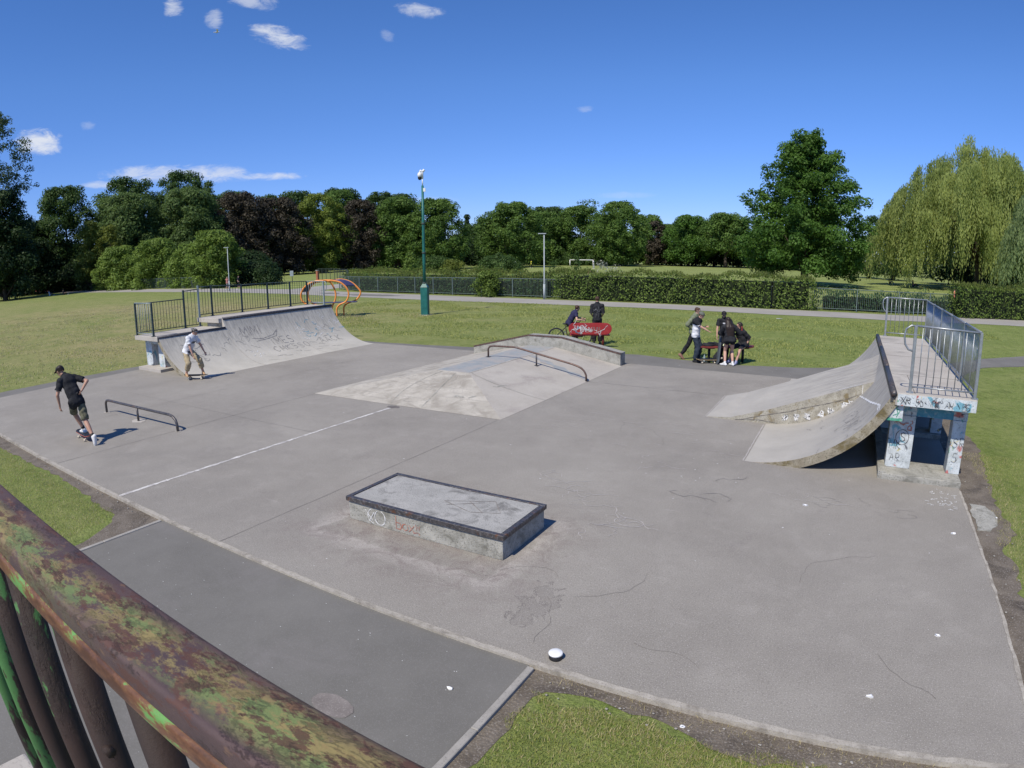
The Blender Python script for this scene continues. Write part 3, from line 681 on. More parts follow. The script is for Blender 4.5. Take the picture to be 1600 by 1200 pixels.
for x, y, z0, z1, m in ((-19.77, 10.7, 1.18, 2.29, DARKRAIL), (-20.95, 10.7, 1.18, 2.28, DARKRAIL), (-20.95, 12.68, 1.18, 2.56, DARKRAIL), (-20.95, 13.32, 1.18, 2.68, PALERAIL), (-20.95, 13.9, 1.5, 2.66, DARKRAIL), (-20.95, 15.3, 1.5, 2.6, DARKRAIL), (-20.95, 16.6, 1.5, 2.57, DARKRAIL), (-20.95, 17.8, 1.5, 2.55, DARKRAIL), (-20.95, 18.75, 1.5, 2.5, DARKRAIL), (-19.9, 18.75, 1.5, 2.5, PALERAIL)): post(rl, x, y, z0, z1, m, .06)
rail_panel(rl, (-20.95, 10.7), (-19.77, 10.7), 1.26, 2.28, PALERAIL, .008, .12)
rail_panel(rl, (-20.95, 10.73), (-20.95, 12.65), 1.26, 2.24, DARKRAIL, .009, .12)
rail_panel(rl, (-20.95, 12.71), (-20.95, 13.3), 1.26, (2.52, 2.55), DARKRAIL, .009, .12)
ys = [13.34, 13.9, 15.3, 16.6, 17.8, 18.75]; zs = [2.62, 2.62, 2.57, 2.55, 2.53, 2.5]
for i in range(5): rail_panel(rl, (-20.95, ys[i] + .03), (-20.95, ys[i + 1] - .03), 1.6, (zs[i], zs[i + 1]), DARKRAIL, .009, .12)
rail_panel(rl, (-20.95, 18.75), (-19.9, 18.75), 1.6, 2.5, PALERAIL, .008, .12)
h = MB(); h.tube([(-19.9, 18.75, 2.49), (-19.8, 18.75, 2.49), (-19.72, 18.75, 2.4), (-19.72, 18.75, 2.2), (-19.8, 18.75, 2.1), (-19.88, 18.75, 2.1)], .016, 8); h.build('end_hoop', PALERAIL, rl)

# ------------------------------------------------------------------ funbox with grind rail and ledge
fb = thing('fun_box', 'low pyramid of pale concrete with blue-painted flat top, mid slab', 'fun box', (-9.4, 14.7, 0))
A, B, C_, D_ = (-12.25, 11.0, 0), (-6.66, 11.08, 0), (-6.62, 18.34, 0), (-12.1, 18.34, 0)
H0 = .44
p1, p2, p3, p4 = (-9.93, 13.3, H0), (-8.93, 13.3, H0), (-8.93, 18.34, H0), (-9.93, 18.34, H0)
lift = lambda p: (p[0], p[1], .004)
def grid_face(mb, a, b, c, d_, n, mi):
    a, b, c, d_ = map(Vector, (a, b, c, d_)); vs = []
    for j in range(n + 1):
        for i in range(n + 1):
            vs.append(a.lerp(b, i / n).lerp(d_.lerp(c, i / n), j / n))
    mb.add(vs, [(j * (n + 1) + i, j * (n + 1) + i + 1, (j + 1) * (n + 1) + i + 1, (j + 1) * (n + 1) + i) for j in range(n) for i in range(n)], mi)
f1 = MB()
f1.add([lift(A), lift(B), p2, p1], [(0, 1, 2, 3)], 0); f1.add([lift(B), lift(C_), p3, p2], [(0, 1, 2, 3)], 1); f1.add([lift(D_), lift(A), p1, p4], [(0, 1, 2, 3)], 0); f1.add([p1, p2, p3, p4], [(0, 1, 2, 3)], 2)
f1.add([lift(C_), lift(D_), p4, p3], [(0, 1, 2, 3)], 1)
BLOCKY = surf('crazed_pale_concrete', (.34, .315, .27), (.46, .43, .375), 2.2, (.30, .27, .245), 30, .6, (.29, .265, .225), 1.6, .48, .62, .88, .6, 50, bdist=.012)
f1.build('bank', [BLOCKY, CONC_P, BLUEGREY], fb)
def fface(u, v):  # near face: u along x, v 0..1 up
    a = Vector(A).lerp(Vector(B), u); b = Vector(p1).lerp(Vector(p2), u); n = (Vector(B) - Vector(A)).cross(Vector(p1) - Vector(A)).normalized(); return a.lerp(b, v), n
def rface(u, v):
    a = Vector(B).lerp(Vector(C_), u); b = Vector(p2).lerp(Vector(p3), u); n = (Vector(C_) - Vector(B)).cross(Vector(p2) - Vector(B)).normalized(); return a.lerp(b, v), n
fj = MB()
lay([[(.455, .03), (.25, .97)], [(.62, .03), (.62, .97)]], fface, .03, .006, fj); lay([[(.28, .0), (.02, .97)]], rface, .03, .006, fj); fj.build('joint', CONC_D, fb)
cw = MB()
rg = random.Random(21)
for row in range(1, 9):
    v = row / 9
    u = .02
    while u < .97:
        L = rg.uniform(.02, .07)
        if rg.random() < .6: lay([[(u, v + rg.uniform(-.01, .01)), (u + L, v + rg.uniform(-.01, .01))]], fface, .012, .005, cw)
        if rg.random() < .3: lay([[(u, v), (u, v + .1)]], fface, .012, .005, cw)
        u += L
cw.build('crack', CONC_L, fb)
bs = MB(); lay([[(.645, .02), (.645, .97)]], rface, .34, .005, bs); bs.build('blue_strip', BLUEGREY, fb)
lip = MB(); lay([[(.0, .995), (.98, .995)]], rface, .05, .006, lip); lip.build('ridge', CONC_L, fb)
rb = MB(); lay([squiggle(.1, .6, .03, 6, rg)], rface, .05, .005, rb)
for u in (.78, .86): lay([squiggle(u, .35, .015, 8, rg)], fface, .09, .006, rb)
rb.build('stain', CONC_D, fb)
gr = thing('grind_rail', 'kinked dark steel grind rail crossing the pale concrete pyramid', 'grind rail', (-8.2, 15.67, 0))
m = MB(); m.tube([(-9.82, 15.67, .44), (-9.82, 15.67, .66), (-9.80, 15.67, .72), (-9.74, 15.67, .765), (-9.66, 15.67, .78), (-8.95, 15.67, .79), (-8.85, 15.67, .78), (-7.1, 15.67, .44), (-6.95, 15.67, .40), (-6.83, 15.67, .35), (-6.74, 15.67, .27), (-6.69, 15.67, .17), (-6.68, 15.67, .0)], .027, 10)
m.build('rail_tube', STEEL_RUST, gr)
m = MB(); m.tube([(-8.22, 15.67, .3), (-8.22, 15.67, .64)], .024, 8); m.box((-8.22, 15.67, .31), (.1, .1, .02)); m.build('post', STEEL_D, gr)
m = MB()
for x, z in ((-9.82, .447), (-6.68, .012)): m.box((x, 15.67, z), (.12, .12, .012))
m.build('base_plate', STEEL_D, gr)
lg = thing('grind_ledge', 'humped pale concrete ledge with steel edge behind the low pyramid', 'ledge', (-9.4, 18.57, 0))
m = MB(); m.prism([(-12.1, 0), (-6.68, 0), (-6.68, .40), (-8.72, .785), (-9.94, .79), (-12.1, .28)], 18.35, 18.78, 'y'); m.build('ledge_block', CONC_D, lg, bevel=.01)
m = MB()
for (x0, z0, x1, z1) in ((-12.1, .283, -9.94, .793), (-9.94, .793, -8.72, .788), (-8.72, .788, -6.68, .403)):
    n = math.hypot(x1 - x0, z1 - z0); nx, nz = -(z1 - z0) / n, (x1 - x0) / n
    e = .006
    m.add([(x0, 18.342, z0 - .045), (x1, 18.342, z1 - .045), (x1, 18.342, z1 + e), (x0, 18.342, z0 + e), (x0, 18.39, z0 + e), (x1, 18.39, z1 + e), (x0, 18.39, z0 - .045), (x1, 18.39, z1 - .045)], [(0, 1, 2, 3), (3, 2, 5, 4), (4, 5, 7, 6), (6, 7, 1, 0)])
m.build('steel_edge', STEEL_RUST, lg)

# ------------------------------------------------------------------ manual pad
mp_ = thing('manual_pad', 'low rectangular concrete box with dark steel edging, nearest on the slab', 'manual pad', (-4.6, 6.2, 0))
m = MB(); m.b2((-5.80, 5.66, 0), (-3.40, 6.70, .31)); m.build('block', CONC_D, mp_, bevel=.008)
m = MB(); m.b2((-5.75, 5.71, .3), (-3.45, 6.65, .318)); m.build('top', surf('pad_top', (.27, .265, .25), (.40, .39, .37), 2.5, (.12, .12, .115), 60, .7, (.17, .165, .155), 2.4, .52, .68, .85, .4, 70), mp_)
m = MB()
for lo, hi in (((-5.83, 5.635, .262), (-3.375, 5.70, .325)), ((-5.83, 6.66, .262), (-3.375, 6.725, .325)), ((-5.83, 5.702, .262), (-5.765, 6.658, .325)), ((-3.44, 5.702, .262), (-3.375, 6.658, .325))): m.b2(lo, hi, bev=.004)
m.build('steel_edging', STEEL_D, mp_)
pf = lambda u, v: (Vector((u, 5.658, v)), Vector((0, -1, 0)))
m = MB(); lay(text_strokes('box', -4.98, .05, .17, .01, .62), pf, .014, .003, m); lay(text_strokes('w', -4.66, .10, .13, .01, .9), pf, .010, .003, m); lay([[(-4.70, .05), (-4.62, .07), (-4.6, .04)]], pf, .012, .003, m); m.build('lettering', INK_R, mp_)
m = MB(); lay([[(-5.36 + .10 * math.cos(a), .13 + .10 * math.sin(a)) for a in [1.9 + i * .35 for i in range(9)]], [(-5.25 + .09 * math.cos(a), .13 + .1 * math.sin(a)) for a in [2 + i * .35 for i in range(17)]], [(-5.5, .2), (-5.38, .07)], [(-5.44, .05), (-5.34, .2)]], pf, .014, .003, m); m.build('lettering', INK_W, mp_)
tf = lambda u, v: (Vector((u, v, .318)), Vector((0, 0, 1)))
m = MB(); lay([[(-4.6, 6.2), (-4.0, 6.5), (-3.75, 6.2), (-4.1, 6.05), (-4.6, 6.2)], [(-4.3, 6.35), (-3.95, 6.1)], [(-4.5, 6.1), (-4.1, 6.4)]], tf, .012, .003, m); m.build('stain', STAIN, mp_)

# ------------------------------------------------------------------ flat rail at left
fr_ = thing('grind_rail', 'short low grind rail of worn steel tube beside the skater in the black T-shirt', 'grind rail', (-13.8, 6.84, 0))
m = MB(); m.tube([(-15.46, 6.80, 0), (-15.46, 6.80, .2), (-15.44, 6.80, .26), (-15.38, 6.80, .31), (-15.28, 6.80, .325), (-12.42, 6.88, .325), (-12.28, 6.88, .305), (-12.17, 6.88, .24), (-12.13, 6.88, .15), (-12.12, 6.88, 0)], .03, 10); m.build('rail_tube', STEEL_D, fr_)
m = MB(); m.tube([(-13.83, 6.84, 0), (-13.83, 6.84, .31)], .027, 8); m.build('post', STEEL_D, fr_)
for x, y, s in ((-15.46, 6.80, .11), (-13.83, 6.84, .22), (-12.12, 6.88, .09)):
    m = MB(); n = 18; m.add([(x + s * rnd.uniform(.8, 1.15) * math.cos(i * 6.283 / n), y + s * .7 * rnd.uniform(.8, 1.15) * math.sin(i * 6.283 / n), .005) for i in range(n)], [tuple(range(n))]); m.build('concrete_base', CONC_L, fr_)
# chalk drawings on the slab
sf = lambda u, v: (Vector((u, v, 0)), Vector((0, 0, 1)))
rg = random.Random(31); ck = MB()
for cx, cy, n, s in ((-3.2, 8.0, 9, .15), (-2.55, 7.35, 6, .12), (-3.9, 8.3, 5, .18), (-2.9, 7.1, 5, .12), (-.4, 9.1, 5, .1), (-3.0, 9.7, 4, .1)):
    for _ in range(n): lay([squiggle(cx + rg.uniform(-.35, .35), cy + rg.uniform(-.3, .3), s * rg.uniform(.5, 1), 6, rg)], sf, .010, .0035, ck)
lay([[(-2.48 + .2 * math.cos(a), 7.35 + .13 * math.sin(a)) for a in [i * .35 for i in range(19)]]], sf, .012, .0035, ck)
for _ in range(26):
    x, y = rg.uniform(-5.8, -1.8), rg.uniform(10.2, 12.6); lay([[(x, y), (x + rg.uniform(.05, .5), y + rg.uniform(-.03, .02))]], sf, .012, .0035, ck)
for _ in range(20):
    x, y = rg.uniform(-14.5, -12.2), rg.uniform(11.5, 15.5); lay([[(x, y), (x + rg.uniform(.03, .2), y + rg.uniform(-.05, .05))]], sf, .018, .0035, ck)
o = struct('chalk_marks', ck, CHALK)
ck = MB()
for _ in range(34):
    x, y = rg.uniform(1.5, 1.95), rg.uniform(9.6, 10.3); lay([squiggle(x, y, .035, 3, rg)], sf, .02, .0035, ck)
struct('white_splash', ck, INK_W)
ck = MB()
for i in range(5): lay([squiggle(-.2 + i * .32, 9.3 + rg.uniform(-.15, .1), .09, 7, rg)], sf, .009, .0035, ck)
lay([squiggle(-1.3, 8.6, .15, 8, rg), squiggle(-2.2, 8.9, .15, 8, rg), squiggle(-1.9, 9.4, .12, 8, rg)], sf, .014, .0035, ck)
struct('marker_scrawl', ck, surf('faint_marker', (.19, .175, .168), (.25, .23, .22), 14, (.3, .28, .26), 30, .6, rough=.9, bump=0))
# ------------------------------------------------------------------ foreground platform and railing
def rustmat(name, top):
    m, t, b, co, out = newmat(name)  # real rust and paint, colours darkened further for the camera holder's shadow
    mp = t.n('ShaderNodeMapping'); mp.inputs['Scale'].default_value = (.45, 1, 1) if top else (1, 1, .4); t.l(co, mp.inputs['Vector'])
    c = mp.outputs[0]
    base = t.ramp(t.noise(c, 9, 6, .65), [(.3, (.052, .034, .040)), (.7, (.105, .062, .054))])
    n1 = t.noise(c, 10, 12, .78, .3)
    mid = t.n('ShaderNodeSeparateXYZ'); t.l(co, mid.inputs[0]); mid = t.ramp(t.math('ABSOLUTE', t.math('ADD', mid.outputs['Y'], .005)), [(.012, 1.0), (.034, 0.0)])
    if top:
        col = t.mix(t.math('MULTIPLY', mid, t.ramp(n1, [(.45, 0.0), (.50, .9)])), base, (.27, .215, .08))
        mp3 = t.n('ShaderNodeMapping'); mp3.inputs['Location'].default_value = (3, 5, 1); t.l(c, mp3.inputs['Vector'])
        col = t.mix(t.math('MULTIPLY', mid, t.ramp(t.noise(mp3.outputs[0], 14, 12, .8), [(.51, 0.0), (.55, .85)])), col, (.135, .195, .065))
        col = t.mix(t.ramp(t.noise(c, 40, 8, .75), [(.52, 0.0), (.56, .85)]), col, (.085, .035, .025))
        col = t.mix(t.ramp(t.noise(c, 48, 4, .7), [(.6, 0.0), (.72, .6)]), col, (.30, .17, .075))
    else:
        col = t.ramp(t.noise(c, 11, 6, .65), [(.3, (.014, .008, .006)), (.7, (.036, .017, .012))])  # baluster brown deepened to carry that shadow
        mp3 = t.n('ShaderNodeMapping'); mp3.inputs['Location'].default_value = (2.2, 5, 1); t.l(c, mp3.inputs['Vector'])
        n2 = t.noise(mp3.outputs[0], 5.5, 9, .7, .3)
        col = t.mix(t.ramp(n2, [(.55, 0.0), (.60, .8)]), col, (.05, .045, .016))
        col = t.mix(t.ramp(n2, [(.555, 0.0), (.575, 1.0)]), col, (.05, .15, .04))
    t.l(col, b.inputs['Base Color']); b.inputs['Roughness'].default_value = .72
    bp = t.n('ShaderNodeBump'); bp.inputs['Strength'].default_value = .8; bp.inputs['Distance'].default_value = .0012
    hh_ = t.math('ADD', t.noise(co, 160, 6, .75), t.math('MULTIPLY', t.ramp(n1 if top else n2, [(.50, 0.0), (.54, 1.0)]), 1.2))
    t.l(hh_, bp.inputs['Height']); t.l(bp.outputs[0], b.inputs['Normal'])
    return m
RUST_SHADE_TOP = rustmat('shadowed_rusty_green_paint', True)
def sidemat():
    m, t, b, co, out = newmat('flaking_green_paint')
    mp = t.n('ShaderNodeMapping'); mp.inputs['Scale'].default_value = (.4, 1, 1); t.l(co, mp.inputs['Vector']); c = mp.outputs[0]
    n = t.noise(c, 12, 12, .76, .4)
    col = t.ramp(n, [(.40, (.07, .028, .015)), (.49, (.15, .065, .03)), (.51, (.17, .16, .05)), (.53, (.11, .27, .07)), (.7, (.15, .32, .09))])
    col = t.mix(t.ramp(t.noise(c, 40, 4, .7), [(.6, 0.0), (.7, .7)]), col, (.08, .045, .025))
    t.l(col, b.inputs['Base Color']); b.inputs['Roughness'].default_value = .55
    return m
RUST_SIDE = sidemat()
RUST_SHADE_BAR = rustmat('shadowed_rusty_baluster_paint', False)
pr = thing('guard_railing', 'rusted and flaking green railing with round balusters, right in front of the camera', 'railing', (-.7, .24, 1.95))
def sweep_x(mb, prof, x0, x1, n, fy, mi=0):
    """profile (y,z) swept along x"""
    k = len(prof); vs = []
    for i in range(n + 1):
        x = x0 + (x1 - x0) * i / n; dy = fy(x)
        vs += [(x, y + dy, z) for y, z in prof]
    mb.add(vs, [(i * k + j, i * k + (j + 1) % k, (i + 1) * k + (j + 1) % k, (i + 1) * k + j) for i in range(n) for j in range(k)] + [tuple(range(k)), tuple(n * k + j for j in range(k))], mi, True)
fy = lambda x: -.030 * (x + .3)
def rr_prof(y0, y1, z0, z1, r, n=5):
    P = []
    for cx, cz, a0 in ((y1 - r, z1 - r, 0), (y0 + r, z1 - r, 90), (y0 + r, z0 + r, 180), (y1 - r, z0 + r, 270)):
        for i in range(n): a = R(a0 + 90 * i / (n - 1)); P.append((cx + r * math.cos(a), cz + r * math.sin(a)))
    return P
m = MB(); sweep_x(m, rr_prof(.192, .270, 3.066, 3.102, .0065), -1.98, .62, 26, fy); m.build('handrail', RUST_SHADE_TOP, pr)
m = MB(); sweep_x(m, rr_prof(.190, .266, 3.034, 3.0655, .006, 3), -1.98, .62, 26, fy); m.build('rail_underside', RUST_SIDE, pr)
for i in range(12):
    x = -.60 - .222 * (i - 4)
    if x < -1.9: continue
    m = MB(); m.tube([(x, .228 + fy(x), 1.95), (x, .228 + fy(x), 2.5), (x, .228 + fy(x), 3.036)], .0235, 20); m.build('baluster', RUST_SHADE_BAR, pr)
m = MB(); m.tube([(-.806, .232, 2.80), (-.79, .232, 2.80)], .009, 8); m.build('bolt', RUST_SHADE_BAR, pr)
pf_ = thing('viewing_platform', 'concrete deck the camera stands on, under the rusted green railing', 'platform', (-.8, -.8, 0))
m = MB(); m.b2((-2.05, -1.6, 1.78), (.66, .29, 1.95)); m.build('deck', CONC_L, pf_, bevel=.01)
for x in (-1.9, .2):
    for y in (-1.5, 0.0):
        m = MB(); m.b2((x, y, -.05), (x + .3, y + .25, 1.778)); m.build('column', GRAF, pf_)

# ------------------------------------------------------------------ camera post
cx, cy = -22.91, 29.63
cc = thing('camera_post', 'tall dark green post with white dome camera on top, standing on the lawn', 'camera post', (cx, cy, 0))
m = MB(); m.b2((cx - .3, cy - .26, -.05), (cx + .34, cy + .3, -.02)); m.build('pad', CONC_L, cc)
m = MB()
sw = .225; rz = R(22)
m.box((cx, cy, .78), (.42, .42, 1.62), rz, bev=.02)
cs, sn = math.cos(rz), math.sin(rz)
def rp(a, b): return (cx + a * cs - b * sn, cy + a * sn + b * cs)
lo = [rp(*p) for p in ((-.215, -.215), (.215, -.215), (.215, .215), (-.215, .215))]; hi = [rp(*p) for p in ((-.085, -.085), (.085, -.085), (.085, .085), (-.085, .085))]
m.add([(x, y, 1.592) for x, y in lo] + [(x, y, 1.82) for x, y in hi], [(0, 1, 5, 4), (1, 2, 6, 5), (2, 3, 7, 6), (3, 0, 4, 7), (4, 5, 6, 7), (3, 2, 1, 0)])
m.build('foot_box', TEAL, cc)
m = MB(); n = Vector((sn, -cs)); dcx, dcy = rp(0, -.213); m.box((dcx, dcy, .85), (.28, .012, .95), rz); m.build('door', TEAL, cc)
m = MB(); m.tube([(cx, cy, 1.8), (cx, cy, 3.2), (cx, cy, 4.9), (cx, cy, 7.5)], [.095, .088, .08, .07], 16); m.build('pole', TEAL, cc)
m = MB()
for z, r in ((1.85, .11), (3.6, .10), (5.3, .10)): m.lathe([(r, -.05), (r + .01, -.03), (r + .01, .03), (r, .05)], (cx, cy, z), 16)
m.build('collar', FENCED, cc)
m = MB(); m.tube([(cx, cy, 7.5), (cx, cy, 7.95)], .035, 10); m.build('spigot', WHITE, cc)
rx, ry = .867, .499
m = MB(); m.tube([(cx, cy, 7.9), (cx, cy, 8.3), (cx - .1 * rx, cy - .1 * ry, 8.38), (cx - .16 * rx, cy - .16 * ry, 8.25)], .06, 10); m.ball((cx - .15 * rx, cy - .15 * ry, 8.12), (.14, .14, .17), 12); m.tube([(cx, cy, 8.3), (cx + .12 * rx, cy + .12 * ry, 8.42)], .07, 8); m.build('camera_housing', WHITE, cc)
m = MB(); m.ball((cx - .15 * rx, cy - .15 * ry, 7.96), (.12, .12, .14), 12); m.build('dome', BLACK, cc)
m = MB(); m.box((cx + .1 * rx, cy + .1 * ry, 7.25), (.14, .12, .2), R(30)); m.build('sensor', WHITE, cc)

# ------------------------------------------------------------------ climbing shelter (orange tube pod with blue panels)
ox, oy = -28.0, 26.9
cs_ = thing('youth_shelter', 'orange bent-tube shelter with dark blue panels, on the lawn behind the left ramp', 'shelter', (ox, oy, 0))
def V2(a, b): # a: to the right seen from the slab, b: away
    return (ox + a * .835 - b * .55, oy + a * .55 + b * .835)
def rib(pts, b0, b1):
    n = len(pts); P = []
    for i, (a, z) in enumerate(pts):
        x, y = V2(a, b0 + (b1 - b0) * i / (n - 1)); P.append((x, y, z))
    # smooth
    Q = []
    for i in range(n - 1):
        p0 = Vector(P[max(0, i - 1)]); q1 = Vector(P[i]); q2 = Vector(P[i + 1]); p3 = Vector(P[min(n - 1, i + 2)])
        for k in range(6):
            t = k / 6; Q.append(.5 * ((2 * q1) + (q2 - p0) * t + (2 * p0 - 5 * q1 + 4 * q2 - p3) * t * t + (3 * q1 - p0 - 3 * q2 + p3) * t ** 3))
    Q.append(Vector(P[-1])); return Q
ribs = {
 'fr': rib([(.42, 0), (.43, .45), (.62, .68), (1.0, .86), (1.18, 1.25), (1.08, 1.65), (.7, 2.0), (.2, 2.12), (-.02, 2.12)], -.25, -.25),
 'br': rib([(.70, 0), (.72, .45), (.92, .68), (1.5, .90), (1.78, 1.30), (1.62, 1.62), (1.2, 1.98), (.7, 2.14), (.30, 2.14)], .45, .45),
 'bl': rib([(.06, 0), (.05, .45), (.12, .65), (.28, .95), (.32, 1.35), (.2, 1.75), (.02, 2.02), (-.2, 2.12)], .1, .1),
 'fl': rib([(-.42, 0), (-.5, .4), (-1.0, .55), (-1.6, .85), (-1.78, 1.25), (-1.6, 1.7), (-1.2, 2.0), (-.75, 2.13), (-.3, 2.13)], -.1, -.1),
 'll': rib([(-.30, 0), (-.35, .4), (-.8, .55), (-1.35, .85), (-1.5, 1.25), (-1.35, 1.7), (-1.0, 2.0), (-.5, 2.12), (-.02, 2.12)], .5, .5)}
for nme, P in ribs.items():
    m = MB(); m.tube(P, .052, 10); m.build('rib', ORANGE, cs_)
def skin(mb, P, Q, i0, i1, th=.03):
    for sgn in (0, 1):
        vs = []
        for i in range(i0, i1 + 1):
            for q in (P[i], Q[min(i, len(Q) - 1)]): vs.append(q + Vector((0, 0, .03 if sgn else .0)))
        mb.add(vs, [(2 * k, 2 * k + 1, 2 * k + 3, 2 * k + 2) for k in range(i1 - i0)])
m = MB(); skin(m, ribs['fr'], ribs['br'], 32, 43); m.build('roof_panel', BLUEP, cs_)
m = MB(); skin(m, ribs['fl'], ribs['ll'], 27, 44); m.build('roof_panel', BLUEP, cs_)
m = MB(); x0, y0 = V2(.3, .1); m.box((x0, y0, .80), (2.6, .5, .05), R(33.4), bev=.015); m.build('seat', BLUEP, cs_)
m = MB(); m.tube([ribs['ll'][-1], ribs['fr'][-1]], .045, 8); m.tube([ribs['fl'][-1], ribs['bl'][-1], ribs['br'][-1]], .045, 8); m.build('cross_tube', ORANGE, cs_)

# ------------------------------------------------------------------ lamp posts
def lamp(name, label, x, y, h, side=1, w=.0):
    t = thing(name, label, 'lamp post', (x, y, 0), 'lamp posts along the footpath')
    s = h / 5.0
    m = MB(); m.tube([(x, y, -.05), (x, y, 1.15 * s)], .075 * s, 12); m.build('lower_column', GREYP, t)
    m = MB(); m.tube([(x, y, 1.15 * s), (x, y, 1.22 * s), (x, y, h)], [.075 * s, .045 * s, .04 * s], 10); m.build('column', GREYP, t)
    m = MB(); a, b = x - .3 * rx * side * s, y - .3 * ry * side * s
    m.box(((x + a) / 2, (y + b) / 2, h + .02), (.62 * s, .18 * s, .07 * s), R(30), bev=.02 * s); m.build('lantern', GREYP, t); return t
lamp('lamp_post', 'slim grey lamp post at the fence just right of the tall green camera post', -22.15, 43.55, 4.97)
lamp('lamp_post', 'grey lamp post beside the two walkers on the far footpath', -67.3, 47.4, 5.3)
lamp('lamp_post', 'thin grey lamp post by the blue-railed bridge at the far left', -133, 56.3, 4.9)

# ------------------------------------------------------------------ park fence
def fence(name, label, pts, h, mat, sp=2.75, bar=.009, bsp=.13, group=None, z=-.03):
    t = thing(name, label, 'fence', (*pts[0], 0), group)
    acc = 0
    for i in range(len(pts) - 1):
        a = Vector(pts[i]); b = Vector(pts[i + 1]); L = (b - a).length; n = max(1, round(L / sp))
        for k in range(n):
            p, q = a.lerp(b, k / n), a.lerp(b, (k + 1) / n)
            m = MB(); m.box((p.x, p.y, z + (h + .03) / 2), (.06, .06, h + .03)); m.build('fence_post', mat, t)
            m = MB(); m.tube([(p.x, p.y, h - .03), (q.x, q.y, h - .03)], .024, 5); m.tube([(p.x, p.y, .12), (q.x, q.y, .12)], .02, 5)
            nb = int((q - p).length / bsp)
            for j in range(1, nb): r_ = p.lerp(q, j / nb); m.tube([(r_.x, r_.y, .1), (r_.x, r_.y, h)], bar, 4, caps=False)
            m.build('fence_panel', mat, t)
    p = pts[-1]; m = MB(); m.box((p[0], p[1], z + h / 2), (.06, .06, h)); m.build('fence_post', mat, t)
    return t
fence('park_fence', 'long grey-green upright-bar fence running behind the camera post to the right hedge', [(-50.5, 50.0), (-45.0, 47.4), (-39, 46.3), (-32, 45.35), (-22.5, 44.55), (-14.8, 44.75), (-5.4, 45.0), (3.3, 47.0), (12.4, 52.4)], 1.5, FENCEP)
fence('park_fence', 'grey-green fence in front of the bramble bank at the far left', [(-132, 56.6), (-107, 54.9), (-92, 54.1), (-80, 53.4)], 1.6, FENCEP, sp=2.9, bar=.014, bsp=.22)
fence('field_fence', 'dark thin-barred fence by the field gate, left of the long grey-green fence', [(-71, 66), (-64, 62.5), (-57.5, 58.2), (-52.5, 53.5)], 2.0, FENCED, sp=2.2, bar=.016, bsp=.45)
m_ = thing('gate_pillar', 'rusty brown gate pillar standing in the dark field fence', 'pillar', (-69.5, 64.5, 0))
m = MB(); m.b2((-69.7, 64.3, -.05), (-69.35, 64.6, 1.7)); m.build('shaft', BRICK, m_); m = MB(); m.b2((-69.75, 64.25, 1.7), (-69.3, 64.65, 1.8)); m.build('cap', KERB, m_)
sg = thing('notice_board', 'small white notice on a dark post by the field gate', 'sign', (-72.3, 62, 0))
m = MB(); m.tube([(-72.3, 62, -.05), (-72.3, 62, 1.4)], .05, 6); m.build('post', FENCED, sg); m = MB(); m.box((-72.3, 61.93, 1.45), (.5, .05, .8), R(50), bev=.02); m.build('board', GREYP, sg)

# ------------------------------------------------------------------ brick bridge and blue railings at far left
br = thing('brick_bridge', 'low red brick bridge wall with blue railings where the path leaves at the far left', 'bridge', (-165, 58, 0))
m = MB(); m.add([(-178, 56.5, -.05), (-146, 55.5, -.05), (-146, 55.5, .7), (-178, 56.5, 2.4), (-178, 57.3, -.05), (-146, 56.3, -.05), (-146, 56.3, .7), (-178, 57.3, 2.4)], [(0, 1, 2, 3), (7, 6, 5, 4), (3, 2, 6, 7), (0, 3, 7, 4), (1, 5, 6, 2)]); m.build('parapet', BRICK, br)
m = MB(); m.add([(-190, 57.3, 2.5), (-178, 57.3, 2.45), (-146, 56.3, .72), (-134, 56.3, 0), (-134, 60, 0), (-146, 61, .72), (-178, 62, 2.45), (-190, 62, 2.5)], [(0, 1, 6, 7), (1, 2, 5, 6), (2, 3, 4, 5)]); m.build('ramped_path', TARMAC2, br)
RAILB = surf('blue_rail_paint', (.08, .16, .22), (.12, .22, .30), 4, rough=.5, bump=0)
for dy in (0, 4.6):
    m = MB()
    for k in range(15):
        t_ = k / 14; x = -185 + 50 * t_; z = max(0, 2.5 - max(0, t_ - .15) * 2.95); m.tube([(x, 57.1 + dy - t_, z), (x, 57.1 + dy - t_, z + 1.3)], .05, 5)
    for h_ in (.35, .8, 1.25): m.tube([(-185, 57.1 + dy, 2.5 + h_), (-177.5, 57 + dy, 2.5 + h_), (-135, 56.1 + dy, h_)], .05, 5)
    m.build('blue_railing', RAILB, br)

# ------------------------------------------------------------------ red bench with skateboard-shaped back
rbx, rby = -9.13, 21.72
rbn = thing('bench', 'red bench with rounded board-shaped back covered in white and blue tags', 'bench', (rbx, rby, 0))
def board_outline(L, W, n=12):
    r = W / 2; P = []
    for i in range(n + 1): a = -math.pi / 2 + math.pi * i / n; P.append((L / 2 - r + r * math.cos(a), r * math.sin(a)))
    for i in range(n + 1): a = math.pi / 2 + math.pi * i / n; P.append((-L / 2 + r + r * math.cos(a), r * math.sin(a)))
    return P
ca, sa = math.cos(R(26)), math.sin(R(26))
def BB(a, b, z): return (rbx + a * ca - b * sa, rby + a * sa + b * ca, z)
out_ = board_outline(1.62, .44)
m = MB(); n = len(out_)
fr1 = [BB(a, -.02 - (z * .12), .68 + z) for a, z in out_]; fr2 = [BB(a, .03 - (z * .12), .68 + z) for a, z in out_]
m.add(fr1 + fr2, [tuple(range(n)), tuple(range(n, 2 * n))[::-1]] + [(i, (i + 1) % n, n + (i + 1) % n, n + i) for i in range(n)]); m.build('backrest', REDP, rbn, bevel=.004)
def bfn(u, v): return Vector(BB(u, -.022 - v * .12, .68 + v)), Vector((sa, -ca, 0))
rg = random.Random(77)
m = MB()
